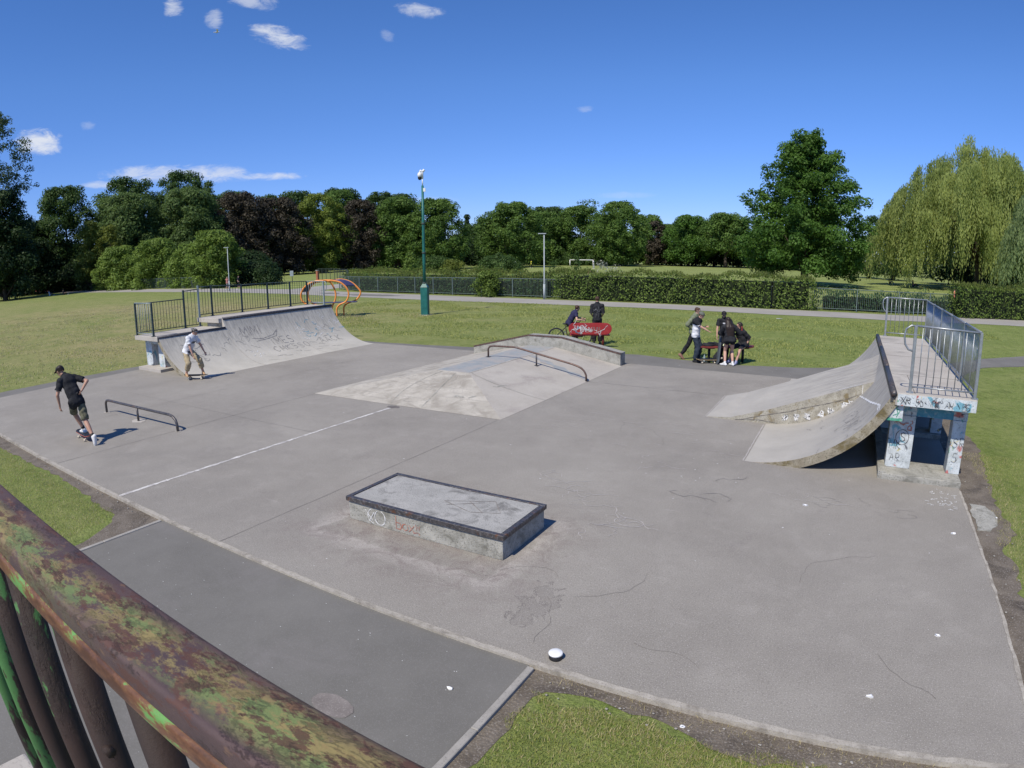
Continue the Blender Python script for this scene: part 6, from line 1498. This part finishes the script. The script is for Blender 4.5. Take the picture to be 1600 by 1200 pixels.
        for f in ff:
            for a, b in zip(f, np.roll(f, -1)): ec[(min(a, b), max(a, b))] += 1
        faces = [tuple(int(idx[i]) for i in f) for f in ff]; m_ = len(used)
        rim = []
        for f in ff:
            for a, b in zip(f, np.roll(f, -1)):
                if ec[(min(a, b), max(a, b))] == 1: rim.append((int(idx[b]), int(idx[a]), int(idx[a]) + m_, int(idx[b]) + m_))
        allv = np.concatenate([V, inner]); g_ = MB(); 
        g_.add([W(v) for v in allv], faces + rim, 0, True)
        return g_.build(name, mat, root, lab)
    me2 = MB(); me2.add([W(v) for v in co], [tuple(int(q) for q in li[s:s + l]) for s, l in zip(ls, lt)], 0, True)
    body = me2.build('body', skin, root)
    isarm = np.isin(nm, ['uarm', 'farm', 'hand'])
    for gname, kw in wear.items():
        typ = kw['t']; mat = kw['m']; lab = kw.get('l')
        if typ == 'shirt':
            sl = kw.get('sleeve', .55); hem = kw.get('hem', -.06)
            msk = (np.isin(nm, ['torso', 'hips', 'thigh']) & (hgt > hem)) | ((nm == 'neck') & (tt < .22)) | ((nm == 'uarm') & (tt < min(1, sl * 1.0))) | ((nm == 'farm') & (tt < sl - 1))
            if sl >= 1: msk |= (nm == 'uarm')
            off = np.full(n, kw.get('off', .016)); off = off + np.clip(.12 - hgt, 0, .25) * kw.get('flare', .12); off[(nm == 'uarm')] = kw.get('soff', .018); off[(nm == 'farm')] = kw.get('soff', .018); off[nm == 'neck'] = .006; off[np.isin(nm, ['hips', 'thigh'])] *= .6; off = off + np.where(np.isin(nm, ['torso', 'hips']), .020 * np.exp(-((hgt - .17) / .13) ** 2), 0) + np.where(nm == 'uarm', .014 * tt, 0)
            if 'low' in kw:   # two-tone garment
                cut = kw['cut']; garment(gname, msk & (hgt > cut - .006), off, mat, .006, lab=lab); garment(gname + '_panel', msk & (hgt <= cut + .006), off - .0005, kw['low'], .006)
            else: garment(gname, msk, off, mat, .006, lab=lab)
        elif typ == 'panel':
            fc = nr @ np.array(fs_ if kw.get('side', 1) > 0 else -fs_)
            garment(gname, np.isin(nm, ['torso', 'hips']) & (fc > kw['dot']) & (hgt > kw['lo']) & (hgt < kw['hi']) & (np.abs((co - np.array(pel)) @ np.array(rs_)) < kw.get('wide', 9)), kw.get('off', .03), mat)
        elif typ == 'trousers':
            L = kw.get('len', 1.85)
            msk = (np.isin(nm, ['torso', 'hips']) & (hgt < .07)) | ((nm == 'thigh') & (tt <= min(1, L))) | ((nm == 'calf') & (tt < L - 1))
            if L >= 1: msk |= (nm == 'thigh')
            off = np.full(n, .009) + np.where(nm == 'calf', kw.get('cuff', .016), 0) + np.where(nm == 'thigh', tt * kw.get('cuff', .012), 0)
            garment(gname, msk, off, mat, .004, lab=lab)
        elif typ == 'shoes':
            for k in 'LR':
                d_, _ = seg_dist(co, J['heel' + k], J['toe' + k]); msk = ((nm == 'foot') & (d_ < .11)) | ((nm == 'calf') & (tt > .93) & (d_ < .1))
                garment('shoe', msk, .007, mat, lab=lab)
        elif typ == 'socks':
            garment(gname, ((nm == 'calf') & (tt > kw.get('from', .75))), .004, mat)
        elif typ == 'hair':
            ln = kw.get('low', -.02)
            msk = ((nm == 'head') | (nm == 'neck')) & (((hF < .045) & (hU > ln) & ~((hF > -.01) & (hU < .02))) | (hU > .072) | ((hF < .015) & (hU > .03)))
            garment('hair', msk, .013, mat, .006)
            if kw.get('long'):
                hb = MB(); 
                for i in range(11):
                    a_ = -1.2 + 2.4 * i / 10; x = math.sin(a_) * .075; y = -math.cos(a_) * .075
                    p0 = hp_(y * .9 + .01, x, .03); sw_ = kw.get('sway', (0, 0, 0))
                    p1 = hp_(y * 1.15, x * 1.25, -.10); p2 = nb + rs_ * x * 1.5 - fs_ * (.10 + .03 * math.cos(a_)) - up * (.05 + .02 * (i % 3)); p3 = p2 - up * (kw['long'] + .02 * (i % 4)) + Vector(sw_)
                    for q0, q1, r0, r1 in ((p0, p1, .03, .032), (p1, p2, .032, .034), (p2, p3, .034, .014)): cap(hb, W(q0), W(q1), r0 * scale, r1 * scale, 7)
                hm = remesh(hb, .014, 'long_hair'); hm.materials.clear(); hm.materials.append(mat)
                hm.transform(Matrix.Translation(-root_loc(root))); ho = link_mesh('long_hair', hm, root)
        elif typ == 'cap':
            msk = (nm == 'head') & (hU > .040 + np.clip(-hF, -.1, .1) * .1)
            garment('cap', msk, .014, mat); bs_ = -1 if kw.get('back') else 1
            vb = MB(); vs = []; 
            for th in (0, .006):
                for i in range(9):
                    a_ = -1.25 + 2.5 * i / 8; vs.append(W(hp_(bs_ * (.065 + 0 * i) * math.cos(a_), .078 * math.sin(a_), .052 - th)))
                for i in range(9):
                    a_ = -1.25 + 2.5 * i / 8; vs.append(W(hp_(bs_ * (.085 + .075 * math.cos(a_)), .072 * math.sin(a_), .046 - th)))
            f_ = []
            for b0 in (0, 18):
                f_ += [(b0 + i, b0 + i + 1, b0 + 9 + i + 1, b0 + 9 + i) for i in range(8)]
            f_ += [(9 + i, 9 + i + 1, 27 + i + 1, 27 + i) for i in range(8)]
            vb.add(vs, f_); vb.build('peak', mat, root)
        elif typ == 'beanie':
            msk = (nm == 'head') & (hU > .025 - np.clip(hF, -.1, .1) * -.15); garment('beanie', msk, .017, mat, .003)
    # eyes and mouth
    if detail:
        for s in (-1, 1):
            e = MB(); e.ball(tuple(W(hp_(.081, .030 * s, .000))), .0105 * scale, 8); e.build('eye', EYE, root)
    return root, J, W, dict(hp=hp_, up=up, fs=fs_, rs=rs_)

def bearing(x, y): return math.atan2(-x, y)   # rotation of a frame whose +y runs straight away from the camera

# skater in black, pushing off, left foreground
person('skater in black T-shirt and black cap, pushing off beside the short rail', (-12.74, 5.22, 0), bearing(-12.74, 5.22),
  dict(pelvis=(-.24, .40, .90), neck=(-.38, .62, 1.37), head=(-.50, .70, 1.49), face=(-.45, .9), look=(-.6, .6, -.5), hipface=(-.4, .9), tilt=.04,
       handL=(-.60, .52, .80), elbL=(-.5, -.4, 0), handR=(-.10, .42, 1.08), elbR=(1, -.1, .1), ankL=(-.17, .72, .21), kneeL=(-.4, 1, 0), toeL=(-.5, .9, -.05), ankR=(.0, .02, .17), kneeR=(-.3, .6, 0), toeR=(-.10, .15, -.95), curlL=.6, curlR=.9),
  {'tshirt': dict(t='shirt', m=TEE_K, sleeve=.7, hem=-.13, off=.02, flare=.05, soff=.022), 'shorts': dict(t='trousers', m=CAMO, len=.97, cuff=.025), 'socks': dict(t='socks', m=SHOE_K, **{'from': .8}), 'shoes': dict(t='shoes', m=SHOE_W), 'hair': dict(t='hair', m=HAIR_D), 'cap': dict(t='cap', m=BLACKT)}, skin=SKIN_T)
# crouching skater in white
person('crouching skater in white T-shirt, grey cap and khaki trousers by the left ramp', (-17.25, 10.62, .10), bearing(-17.25, 10.62),
  dict(pelvis=(-.16, .02, .80), neck=(.02, -.06, 1.22), head=(.10, -.10, 1.34), face=(.75, -.65), look=(.7, -.45, -.5), hipface=(.55, -.8), tilt=.05,
       handR=(.0, -.28, .62), elbR=(-.2, -.5, -.4), handL=(.40, .18, .58), elbL=(.5, .6, 0), ankR=(-.26, -.02, .095), kneeR=(.3, -.9, 0), toeR=(.2, -1, -.05), ankL=(.25, .02, .095), kneeL=(.55, -.7, 0), toeL=(.25, -1, -.05), curlL=.8),
  {'tshirt': dict(t='shirt', m=TEE_W, sleeve=.65, hem=-.08, off=.02, flare=.04, soff=.022), 'front_print': dict(t='panel', m=surf('dark_front_cloth', (.07, .07, .08), (.12, .12, .13), 12, rough=.9), dot=.25, lo=-.05, hi=.36, off=.0265), 'trousers': dict(t='trousers', m=KHAKI, len=1.62, cuff=.026), 'shoes': dict(t='shoes', m=SHOE_T), 'hair': dict(t='hair', m=HAIR_D), 'cap': dict(t='cap', m=GREYC, back=True)})  # dark grey panel over the front of the white T-shirt
# standing man seen from behind
mv = (-9.15, 22.45, -.03)
pb = person('man seen from behind in long black T-shirt with pale back print, beyond the red bench', mv, bearing(*mv[:2]),
  dict(pelvis=(0, 0, .96), neck=(0, .02, 1.50), head=(.0, .05, 1.66), face=(.05, 1), look=(.12, 1, -.25), handL=(-.19, .24, 1.06), elbL=(-.25, -.5, -1), handR=(.19, .24, 1.06), elbR=(.25, -.5, -1),
       ankL=(-.10, 0, .09), ankR=(.11, .02, .09), toeL=(-.15, 1, 0), toeR=(.2, 1, 0)),
  {'tshirt': dict(t='shirt', m=TEE_K, sleeve=.95, hem=-.24, off=.022, flare=.05, soff=.026), 'trousers': dict(t='trousers', m=BLACKT, len=1.9, cuff=.03), 'shoes': dict(t='shoes', m=SHOE_K), 'hair': dict(t='hair', m=HAIR_B, low=-.05)}, scale=1.05)
root, J, W, fr_m = pb
m = MB(); rg = random.Random(3)
def bk(u, v): return W(Vector((u, -.142 - .02 * math.cos(u * 9), v))), (W(Vector((0, -1, 0))) - W(Vector((0, 0, 0)))).normalized()
for _ in range(7): lay([squiggle(rg.uniform(-.05, .05), rg.uniform(1.2, 1.36), .035, 6, rg)], bk, .010, .012, m)
for u in (-.05, -.015, .02, .05): lay([[(u, 1.18), (u + rg.uniform(-.02, .02), rg.uniform(1.0, 1.12))]], bk, .008, .012, m)
m.build('lettering', GREYC, root)
# boy astride the bicycle
bx_, by_ = -10.15, 22.35
bv = bearing(bx_, by_)
person('boy in navy T-shirt sitting on a black bicycle, left of the red bench', (bx_, by_, -.03), bv,
  dict(pelvis=(-.14, 0, .83), neck=(.12, .03, 1.28), head=(.20, .05, 1.42), face=(.9, .35), look=(.85, .4, -.1), hipface=(1, .1),
       handR=(.42, -.24, .97), elbR=(-.2, -.5, -.7), handL=(.44, .24, .99), elbL=(-.2, .5, -.7), ankR=(-.05, -.16, .10), kneeR=(1, -.2, .3), toeR=(1, 0, 0), ankL=(.25, .14, .34), kneeL=(1, .2, .6), toeL=(1, .1, 0), curlL=1.2, curlR=1.2, palmL=(0, 0, -1), palmR=(0, 0, -1)),
  {'tshirt': dict(t='shirt', m=NAVY, sleeve=.6, hem=-.06, off=.02, soff=.022), 'trousers': dict(t='trousers', m=BLACKT, len=1.9, cuff=.014), 'shoes': dict(t='shoes', m=SHOE_K), 'hair': dict(t='hair', m=HAIR_B, low=-.05)}, scale=.98)
bk_ = thing('bicycle', 'black bicycle with thick tyres under the boy in navy', 'bicycle', (bx_, by_, 0))
csb, snb = math.cos(bv), math.sin(bv)
def BW(x, y, z): return (bx_ + x * csb - y * snb, by_ + x * snb + y * csb, z - .03)
for wx, yaw in ((-.62, 0), (.48, .25)):
    m = MB(); R_ = .30; P = [BW(wx + R_ * math.cos(a) * math.cos(yaw), R_ * math.cos(a) * math.sin(yaw), R_ + .005 + R_ * math.sin(a)) for a in [6.2832 * i / 28 for i in range(28)]]
    m.tube(P, .024, 8, closed=True); w_ = m.build('wheel', BLACK, bk_)
    m = MB(); P = [BW(wx + (R_ - .03) * math.cos(a) * math.cos(yaw), (R_ - .03) * math.cos(a) * math.sin(yaw), R_ + .005 + (R_ - .03) * math.sin(a)) for a in [6.2832 * i / 24 for i in range(24)]]; m.tube(P, .010, 6, closed=True)
    for i in range(16):
        a = 6.2832 * i / 16; m.tube([BW(wx, 0, R_), BW(wx + (R_ - .03) * math.cos(a) * math.cos(yaw), (R_ - .03) * math.cos(a) * math.sin(yaw), R_ + (R_ - .03) * math.sin(a))], .0018, 4)
    m.tube([BW(wx, -.05, R_), BW(wx, .05, R_)], .018, 8); m.build('rim', SCREW, w_)
m = MB()
for a, b in (((-.18, 0, .30), (-.26, 0, .68)), ((-.18, 0, .30), (.27, 0, .72)), ((-.25, 0, .66), (.26, 0, .80)), ((-.25, .03, .64), (-.62, .03, .30)), ((-.18, .03, .30), (-.62, .03, .30))): m.tube([BW(*a), BW(*b)], .017, 8)
m.build('frame', BLACK, bk_)
m = MB(); m.tube([BW(.27, 0, .68), BW(.26, 0, .86)], .02, 8); m.tube([BW(.30, .05, .66), BW(.48, .06, .30)], .013, 8); m.tube([BW(.30, -.05, .66), BW(.48, -.06, .30)], .013, 8); m.build('fork', BLACK, bk_)
m = MB(); m.tube([BW(.50, -.30, .97), BW(.40, -.1, .96), BW(.28, 0, .86), BW(.40, .1, .96), BW(.50, .30, .99)], .012, 8); m.build('handlebar', BLACK, bk_)
m = MB(); m.tube([BW(-.26, 0, .66), BW(-.28, 0, .76)], .013, 8); m.ball(BW(-.27, 0, .775), (.12, .07, .03), 10); m.build('saddle', BLACK, bk_)
m = MB(); m.tube([BW(-.18, -.06, .30), BW(-.08, -.08, .16)], .01, 6); m.tube([BW(-.18, .06, .30), BW(-.28, .08, .44)], .01, 6); m.box(BW(-.08, -.12, .16), (.09, .09, .02), bv); m.box(BW(-.28, .12, .44), (.09, .09, .02), bv); m.build('crank', SCREW, bk_)
# group at the long bench
gv = (-4.79, 20.36, -.028)
person('boy in white and black T-shirt, grey beanie and dark jeans, holding one hand out', gv, bearing(*gv[:2]),
  dict(pelvis=(-.02, 0, .93), neck=(.02, -.01, 1.42), head=(.14, -.02, 1.55), face=(.85, -.5), look=(.8, -.35, -.5), hipface=(.8, -.4), tilt=.02,
       handR=(.42, -.12, 1.03), elbR=(-.3, -.2, -1), handL=(.28, .2, 1.15), elbL=(0, .5, -1), ankR=(-.02, -.05, .09), ankL=(.06, .16, .09), toeR=(1, -.25, 0), toeL=(.9, -.1, 0), kneeR=(1, 0, .1), palmR=(0, 0, 1), curlR=.3),
  {'tshirt': dict(t='shirt', m=TEE_K, low=TEE_W, cut=.33, sleeve=.75, hem=-.10, off=.02, flare=.04, soff=.024), 'jeans': dict(t='trousers', m=DENIM_D, len=1.95, cuff=.03), 'shoes': dict(t='shoes', m=SHOE_K), 'hair': dict(t='hair', m=HAIR_B), 'beanie': dict(t='beanie', m=GREYG)})
gv = (-5.15, 20.95, -.05)
person('boy in olive jacket and black trousers stepping forward behind the beanie boy', gv, bearing(*gv[:2]),
  dict(pelvis=(.10, 0, .94), neck=(.14, .0, 1.45), head=(.22, .02, 1.60), face=(.9, -.2), look=(1, -.25, -.2), hipface=(1, 0),
       handR=(.10, -.12, 1.02), elbR=(-1, -.2, -.2), handL=(.38, .2, 1.05), elbL=(-.4, .4, -1), ankR=(-.26, -.02, .16), ankL=(.26, .06, .09), toeR=(.75, 0, -.65), toeL=(1, 0, 0), kneeR=(1, 0, 0)),
  {'jacket': dict(t='shirt', m=OLIVE, sleeve=1.85, hem=-.08, off=.026, soff=.026), 'trousers': dict(t='trousers', m=BLACKT, len=1.93, cuff=.012), 'shoes': dict(t='shoes', m=surf('brown_shoe', (.20, .10, .08), (.28, .15, .12), 8, rough=.6, bump=0)), 'hair': dict(t='hair', m=HAIR_B)}, scale=1.03)
gv = (-4.0, 20.95, -.028)
person('boy in black cap and black T-shirt with white print, holding the grey board upright', gv, bearing(*gv[:2]),
  dict(pelvis=(.02, 0, .92), neck=(.0, -.02, 1.42), head=(-.02, -.06, 1.56), face=(.15, -1), look=(.1, -.9, -.3),
       handR=(-.22, -.14, .80), elbR=(-1, .2, 0), handL=(.20, -.20, .95), elbL=(1, .2, 0), ankR=(-.09, 0, .09), ankL=(.10, .04, .09), toeR=(-.2, -1, 0), toeL=(.3, -1, 0), curlR=1.1),
  {'tshirt': dict(t='shirt', m=TEE_K, sleeve=.6, hem=-.12, off=.02, flare=.05, soff=.024), 'chest_print': dict(t='panel', m=TEE_W, dot=.4, lo=.20, hi=.40, wide=.085, off=.0285), 'trousers': dict(t='trousers', m=BLACKT, len=1.9, cuff=.02), 'shoes': dict(t='shoes', m=SHOE_W), 'hair': dict(t='hair', m=HAIR_D), 'cap': dict(t='cap', m=BLACKT)})
gv = (-3.66, 20.22, -.028)
person('long-haired girl seen from behind in loose black top, black shorts and white trainers', gv, bearing(*gv[:2]),
  dict(pelvis=(.0, 0, .88), neck=(-.03, .03, 1.33), head=(-.08, .07, 1.47), face=(-.2, 1), look=(-.3, 1, -.35),
       handL=(-.14, .28, .98), elbL=(-.9, -.3, -.3), handR=(.16, .25, 1.0), elbR=(.9, -.3, -.3), ankL=(-.12, -.04, .09), ankR=(.13, .02, .09), toeL=(-.8, .5, 0), toeR=(-.5, .7, 0), kneeL=(-.2, 1, 0), kneeR=(-.1, 1, 0)),
  {'top': dict(t='shirt', m=TEE_K, sleeve=1.75, hem=-.10, off=.035, flare=.3, soff=.035), 'shorts': dict(t='trousers', m=BLACKT, len=.33, cuff=.02), 'socks': dict(t='socks', m=SHOE_W, **{'from': .86}), 'shoes': dict(t='shoes', m=SHOE_W), 'hair': dict(t='hair', m=HAIR_D, low=-.06, long=.24)}, female=True, scale=.98)
gv = (-3.43, 21.02, 0)
pg = person('girl with dark and red hair sitting on the right end of the long bench', gv, bearing(*gv[:2]),
  dict(pelvis=(.08, .0, .60), neck=(.0, .0, 1.04), head=(-.07, -.01, 1.19), face=(-.85, -.5), look=(-.95, -.1, -.1), hipface=(-.5, -.85),
       handR=(-.28, .10, .72), elbR=(0, .6, -.8), handL=(.16, -.05, .56), elbL=(.9, .2, .2), ankL=(-.12, -.52, .09), kneeL=(-.2, -1, .9), toeL=(-.3, -1, -.1), ankR=(-.35, -.34, .09), kneeR=(-.5, -.8, 1), toeR=(-.6, -.8, 0)),
  {'tshirt': dict(t='shirt', m=TEE_K, sleeve=.95, hem=-.08, off=.024, soff=.03), 'shorts': dict(t='trousers', m=BLACKT, len=.35), 'shoes': dict(t='shoes', m=surf('lilac_shoe', (.20, .22, .38), (.3, .32, .48), 8, rough=.6, bump=0)), 'hair': dict(t='hair', m=HAIR_D, low=-.06, long=.16)}, female=True)
root, J, W, fr_m = pg
hb = MB()
for i in range(4): cap(hb, W(Vector((-.02 + i * .014, -.09, 1.17))), W(Vector((.0 + i * .012, -.13, .92 - .015 * i))), .018, .008, 6)
hm = remesh(hb, .012, 'red_hair'); hm.materials.append(REDHAIR); hm.transform(Matrix.Translation(-root_loc(root))); link_mesh('red_hair', hm, root)
# far figures
def far(label, x, y, top, bot, hair, pose='walk', sc_=1.0, z=-.03, grp=None, hairlong=False, face=(1, 0)):
    base = dict(pelvis=(0, 0, .93), neck=(0, 0, 1.43), head=(.02, -.01, 1.57), face=face, look=(*face, 0), handL=(.12, .2, .92), handR=(.1, -.2, .95), ankL=(-.2, .08, .12), ankR=(.2, -.06, .09), toeL=(face[0], face[1], -.2), toeR=(*face, 0))
    if pose == 'sit': base.update(pelvis=(0, 0, .10), neck=(-.10, 0, .58), head=(-.08, 0, .73), handL=(.35, .2, .35), handR=(.35, -.2, .35), ankL=(.68, .1, .08), ankR=(.62, -.1, .08), kneeL=(.2, 0, 1), kneeR=(.2, 0, 1))
    if pose == 'stand': base.update(ankL=(-.1, .05, .09), ankR=(.1, -.05, .09))
    person(label, (x, y, z), bearing(x, y), base, {'top': dict(t='shirt', m=top, sleeve=.6, hem=-.1), 'trousers': dict(t='trousers', m=bot, len=1.0 if hairlong else 1.9), 'shoes': dict(t='shoes', m=SHOE_W), 'hair': dict(t='hair', m=hair)}, sc_, .03, grp, detail=False)
BLONDE = surf('fair_hair', (.42, .34, .22), (.5, .42, .28), 20, rough=.6, bump=0)
far('fair-haired walker in pinkish top and grey shorts on the far footpath', -70.3, 49.2, PINKT, GREYC, BLONDE, hairlong=True, face=(-.6, -.8))
far('walker in black top on the far footpath, right of the fair-haired one', -68.4, 49.6, TEE_K, BLACKT, HAIR_D, face=(.8, -.4), hairlong=True, sc_=1.05)
far('distant player in yellow between the two goals', -73.1, 136.8, YELT, BLACKT, HAIR_D, 'walk', 1.15)
far('distant player in white to the right of the right goal', -57.5, 138.5, TEE_W, GREYT, HAIR_B, 'stand', 1.25)
far('person in pale top sitting on the field behind the long hedge', -44.5, 105, PINKT, BLACKT, HAIR_D, 'sit', 1.1)
far('person in white lounging on the lawn at the far left', -117.5, 43.0, TEE_W, DENIM_D, HAIR_D, 'sit', 1.1)
far('person in black lounging on the far left lawn beside the one in white', -113.6, 44.2, TEE_K, BLACKT, HAIR_D, 'sit', 1.1)
far('person in dark clothes sitting in the shade left of the tall willow', 6.2, 113, TEE_K, DENIM_D, HAIR_D, 'sit', 1.1)
far('person in dark clothes sitting on the grass near the willow curtain', 9.5, 106, NAVY, BLACKT, HAIR_D, 'sit', 1.2)
far('person in orange-pink behind the right hedge, under the willow', 11.5, 75.5, surf('coral_top', (.6, .2, .13), (.7, .27, .18), 5, rough=.9, bump=0), BLACKT, HAIR_B, 'sit', 1.25)

# gull
gx, gy, gz = -49.5, 33.9, 24.4
gl = thing('gull', 'white and grey gull gliding high in the sky at upper left', 'bird', (gx, gy, gz))
m = MB(); a0 = bearing(gx, gy)
def GW(x, y, z): return Vector((gx + x * math.cos(a0) - y * math.sin(a0), gy + x * math.sin(a0) + y * math.cos(a0), gz + z))
cap(m, GW(-.16, 0, 0), GW(.10, 0, .02), .035, .065, 10); cap(m, GW(.10, 0, .02), GW(.22, 0, .05), .055, .035, 10); cap(m, GW(.24, 0, .05), GW(.29, 0, .04), .015, .006, 6); cap(m, GW(-.16, 0, 0), GW(-.30, 0, -.01), .03, .02, 8)
for s in (-1, 1):
    pts = [GW(.06, .03 * s, .03), GW(.10, .26 * s, .14), GW(.0, .58 * s, .10)]
    for q0, q1, r0, r1 in ((pts[0], pts[1], .05, .04), (pts[1], pts[2], .04, .012)): cap(m, q0, q1, r0, r1, 8)
    for k_ in (.02, -.03, -.07): cap(m, GW(.06 + k_, .04 * s, .025), GW(.06 + k_, .30 * s, .12), .022, .02, 6); cap(m, GW(.06 + k_, .30 * s, .12), GW(-.02 + k_ * .5, .54 * s, .10), .02, .01, 6)
gm = remesh(m, .012, 'body'); gm.materials.clear(); gm.materials.append(surf('gull_feathers', (.42, .43, .45), (.75, .75, .75), 5, rough=.8, bump=0)); gm.transform(Matrix.Translation(-root_loc(gl))); link_mesh('body', gm, gl)
# ------------------------------------------------------------------ sky, sun, camera
SUN_EL, SUN_AZ = R(52), Vector((-.10, -1.0))      # direction toward the sun on the ground plane
w = bpy.data.worlds.new('World'); sc.world = w; w.use_nodes = True
nt = w.node_tree; nt.nodes.clear(); t = NT(nt)
out = t.n('ShaderNodeOutputWorld'); bg = t.n('ShaderNodeBackground'); bg.inputs['Strength'].default_value = .09
sky = t.n('ShaderNodeTexSky'); sky.sky_type = 'NISHITA'; sky.sun_disc = False; sky.sun_elevation = SUN_EL
# Nishita: rotation 0 puts the sun at +Y, positive turns toward +X
sky.sun_rotation = math.atan2(SUN_AZ.x, SUN_AZ.y) % (2 * math.pi)
sky.altitude = 60; sky.air_density = .9; sky.dust_density = 0.0; sky.ozone_density = 4.0
tc = t.n('ShaderNodeTexCoord'); dirv = tc.outputs['Generated']
hs = t.n('ShaderNodeHueSaturation'); hs.inputs['Saturation'].default_value = SKYS; hs.inputs['Value'].default_value = SKYV; t.l(sky.outputs[0], hs.inputs['Color'])
sz = t.n('ShaderNodeSeparateXYZ'); t.l(dirv, sz.inputs[0])
low = t.ramp(sz.outputs['Z'], [(0.0, (.50, .62, .88)), (.10, (.66, .76, .95)), (.26, (.92, .95, 1.0)), (.5, (1.0, 1.0, 1.0))])
cool = t.mix(1.0, t.mix(1.0, hs.outputs[0], SKYTINT, 'MULTIPLY'), low, 'MULTIPLY')
def dot(vec):
    n = t.n('ShaderNodeVectorMath', operation='DOT_PRODUCT'); t.l(dirv, n.inputs[0]); n.inputs[1].default_value = vec; return n.outputs['Value']
mp = t.n('ShaderNodeMapping'); mp.inputs['Scale'].default_value = (1, 1, 2.6); t.l(dirv, mp.inputs['Vector'])
nz = t.noise(mp.outputs[0], 30, 12, .70, .5)
# each small cloud: direction, half width, half height (as direction-space sizes), density
clouds = [((-.726, .606, .324), .046, .017, 1.0, .30), ((-.802, .475, .362), .016, .017, .8, 0), ((-.774, .524, .346), .016, .017, .75, -.3), ((-.573, .736, .361), .040, .013, .75, .15), ((-.617, .716, .327), .014, .010, .35, .5),
          ((-.925, .330, .184), .040, .020, 1.15, 0), ((-.90, .395, .205), .012, .008, .25, 0), ((-.385, .896, .22), .014, .006, .3, 0), ((-.895, .425, .121), .045, .007, .7, .05), ((-.863, .487, .134), .085, .014, .8, .03), ((-.822, .555, .132), .075, .014, .85, .06),
          ((-.772, .623, .126), .06, .007, .85, .0), ((-.74, .56, .375), .045, .014, .7, .2), ((-.60, .79, .085), .05, .006, .25, 0), ((-.34, .93, .09), .06, .006, .18, 0)]
tot = None
for d0, hw, hh, dens, tilt in clouds:
    d = Vector(d0).normalized(); T = Vector((d.y, -d.x, 0)).normalized(); T = -T if T.dot(Vector((.8, .5, 0))) < 0 else T; B = d.cross(T).normalized(); B = -B if B.z < 0 else B
    T2 = (T - B * tilt).normalized(); B2 = (B + T * tilt).normalized()
    u = t.math('DIVIDE', t.math('SUBTRACT', dot(tuple(T2)), float(d.dot(T2))), hw); v = t.math('DIVIDE', t.math('SUBTRACT', dot(tuple(B2)), float(d.dot(B2))), hh)
    q = t.math('SUBTRACT', 1.0, t.math('ADD', t.math('MULTIPLY', u, u), t.math('MULTIPLY', v, v)))
    f = t.math('ADD', t.math('MULTIPLY', q, .55), t.math('MULTIPLY', t.math('SUBTRACT', nz, .5), 1.6))
    front = t.math('GREATER_THAN', dot(tuple(d)), .5)
    mk = t.n('ShaderNodeMapRange'); mk.interpolation_type = 'SMOOTHSTEP'; mk.inputs[1].default_value = .0; mk.inputs[2].default_value = .7; mk.inputs[3].default_value = 0; mk.inputs[4].default_value = dens * .8; t.l(f, mk.inputs[0])
    e = t.math('MULTIPLY', mk.outputs[0], front)
    tot = e if tot is None else t.math('MAXIMUM', tot, e)
tot = t.math('MINIMUM', tot, .9)
col = t.mix(tot, cool, CLOUDC)
t.l(col, bg.inputs['Color']); t.l(bg.outputs[0], out.inputs[0])
sun = bpy.data.lights.new('sun', 'SUN'); sun.energy = 5.0; sun.angle = R(.53); sun.color = (1.0, .93, .80)
so = bpy.data.objects.new('sun', sun); COL.objects.link(so)
toS = Vector((SUN_AZ.x, SUN_AZ.y, 0)).normalized() * math.cos(SUN_EL) + Vector((0, 0, math.sin(SUN_EL)))
so.rotation_euler = toS.to_track_quat('Z', 'Y').to_euler(); so.location = (0, -10, 30)

cam = bpy.data.cameras.new('camera'); co_ = bpy.data.objects.new('camera', cam); COL.objects.link(co_); sc.camera = co_
PITCH, ROLL, PSI, CAMH = .20441109, .00864212, -.52245906, 3.45
def cam2w(d):
    x, y, z = d; c, s = math.cos(ROLL), math.sin(ROLL); x, z = c * x + s * z, -s * x + c * z
    c, s = math.cos(PITCH), math.sin(PITCH); y, z = c * y + s * z, -s * y + c * z
    c, s = math.cos(PSI), math.sin(PSI); return Vector((x * c + y * s, -x * s + y * c, z))
rt, fw, upv = cam2w((1, 0, 0)), cam2w((0, 1, 0)), cam2w((0, 0, 1))
M = Matrix(((rt.x, upv.x, -fw.x, 0), (rt.y, upv.y, -fw.y, 0), (rt.z, upv.z, -fw.z, CAMH), (0, 0, 0, 1)))
co_.matrix_world = M
cam.clip_start = .02; cam.clip_end = 3000; cam.sensor_width = 36; cam.sensor_fit = 'HORIZONTAL'
# the photograph was taken through a wide clip-on lens: a real curved-field lens, not a flat one
cam.type = 'PANO'
cam.panorama_type = 'FISHEYE_LENS_POLYNOMIAL'
cam.fisheye_fov = R(170)
cam.fisheye_polynomial_k0 = 0.0
cam.fisheye_polynomial_k1 = -4.47610883e-02
cam.fisheye_polynomial_k2 = -7.03452484e-05
cam.fisheye_polynomial_k3 = 1.83922199e-05
cam.fisheye_polynomial_k4 = -4.99983386e-07
sc.view_settings.view_transform = 'Standard'; sc.view_settings.look = 'None'; sc.view_settings.exposure = EXPO; sc.view_settings.gamma = 1.0
sc.cycles.max_bounces = 6; sc.cycles.transparent_max_bounces = 4; sc.cycles.diffuse_bounces = 3; sc.cycles.glossy_bounces = 2; sc.cycles.transmission_bounces = 3
pass
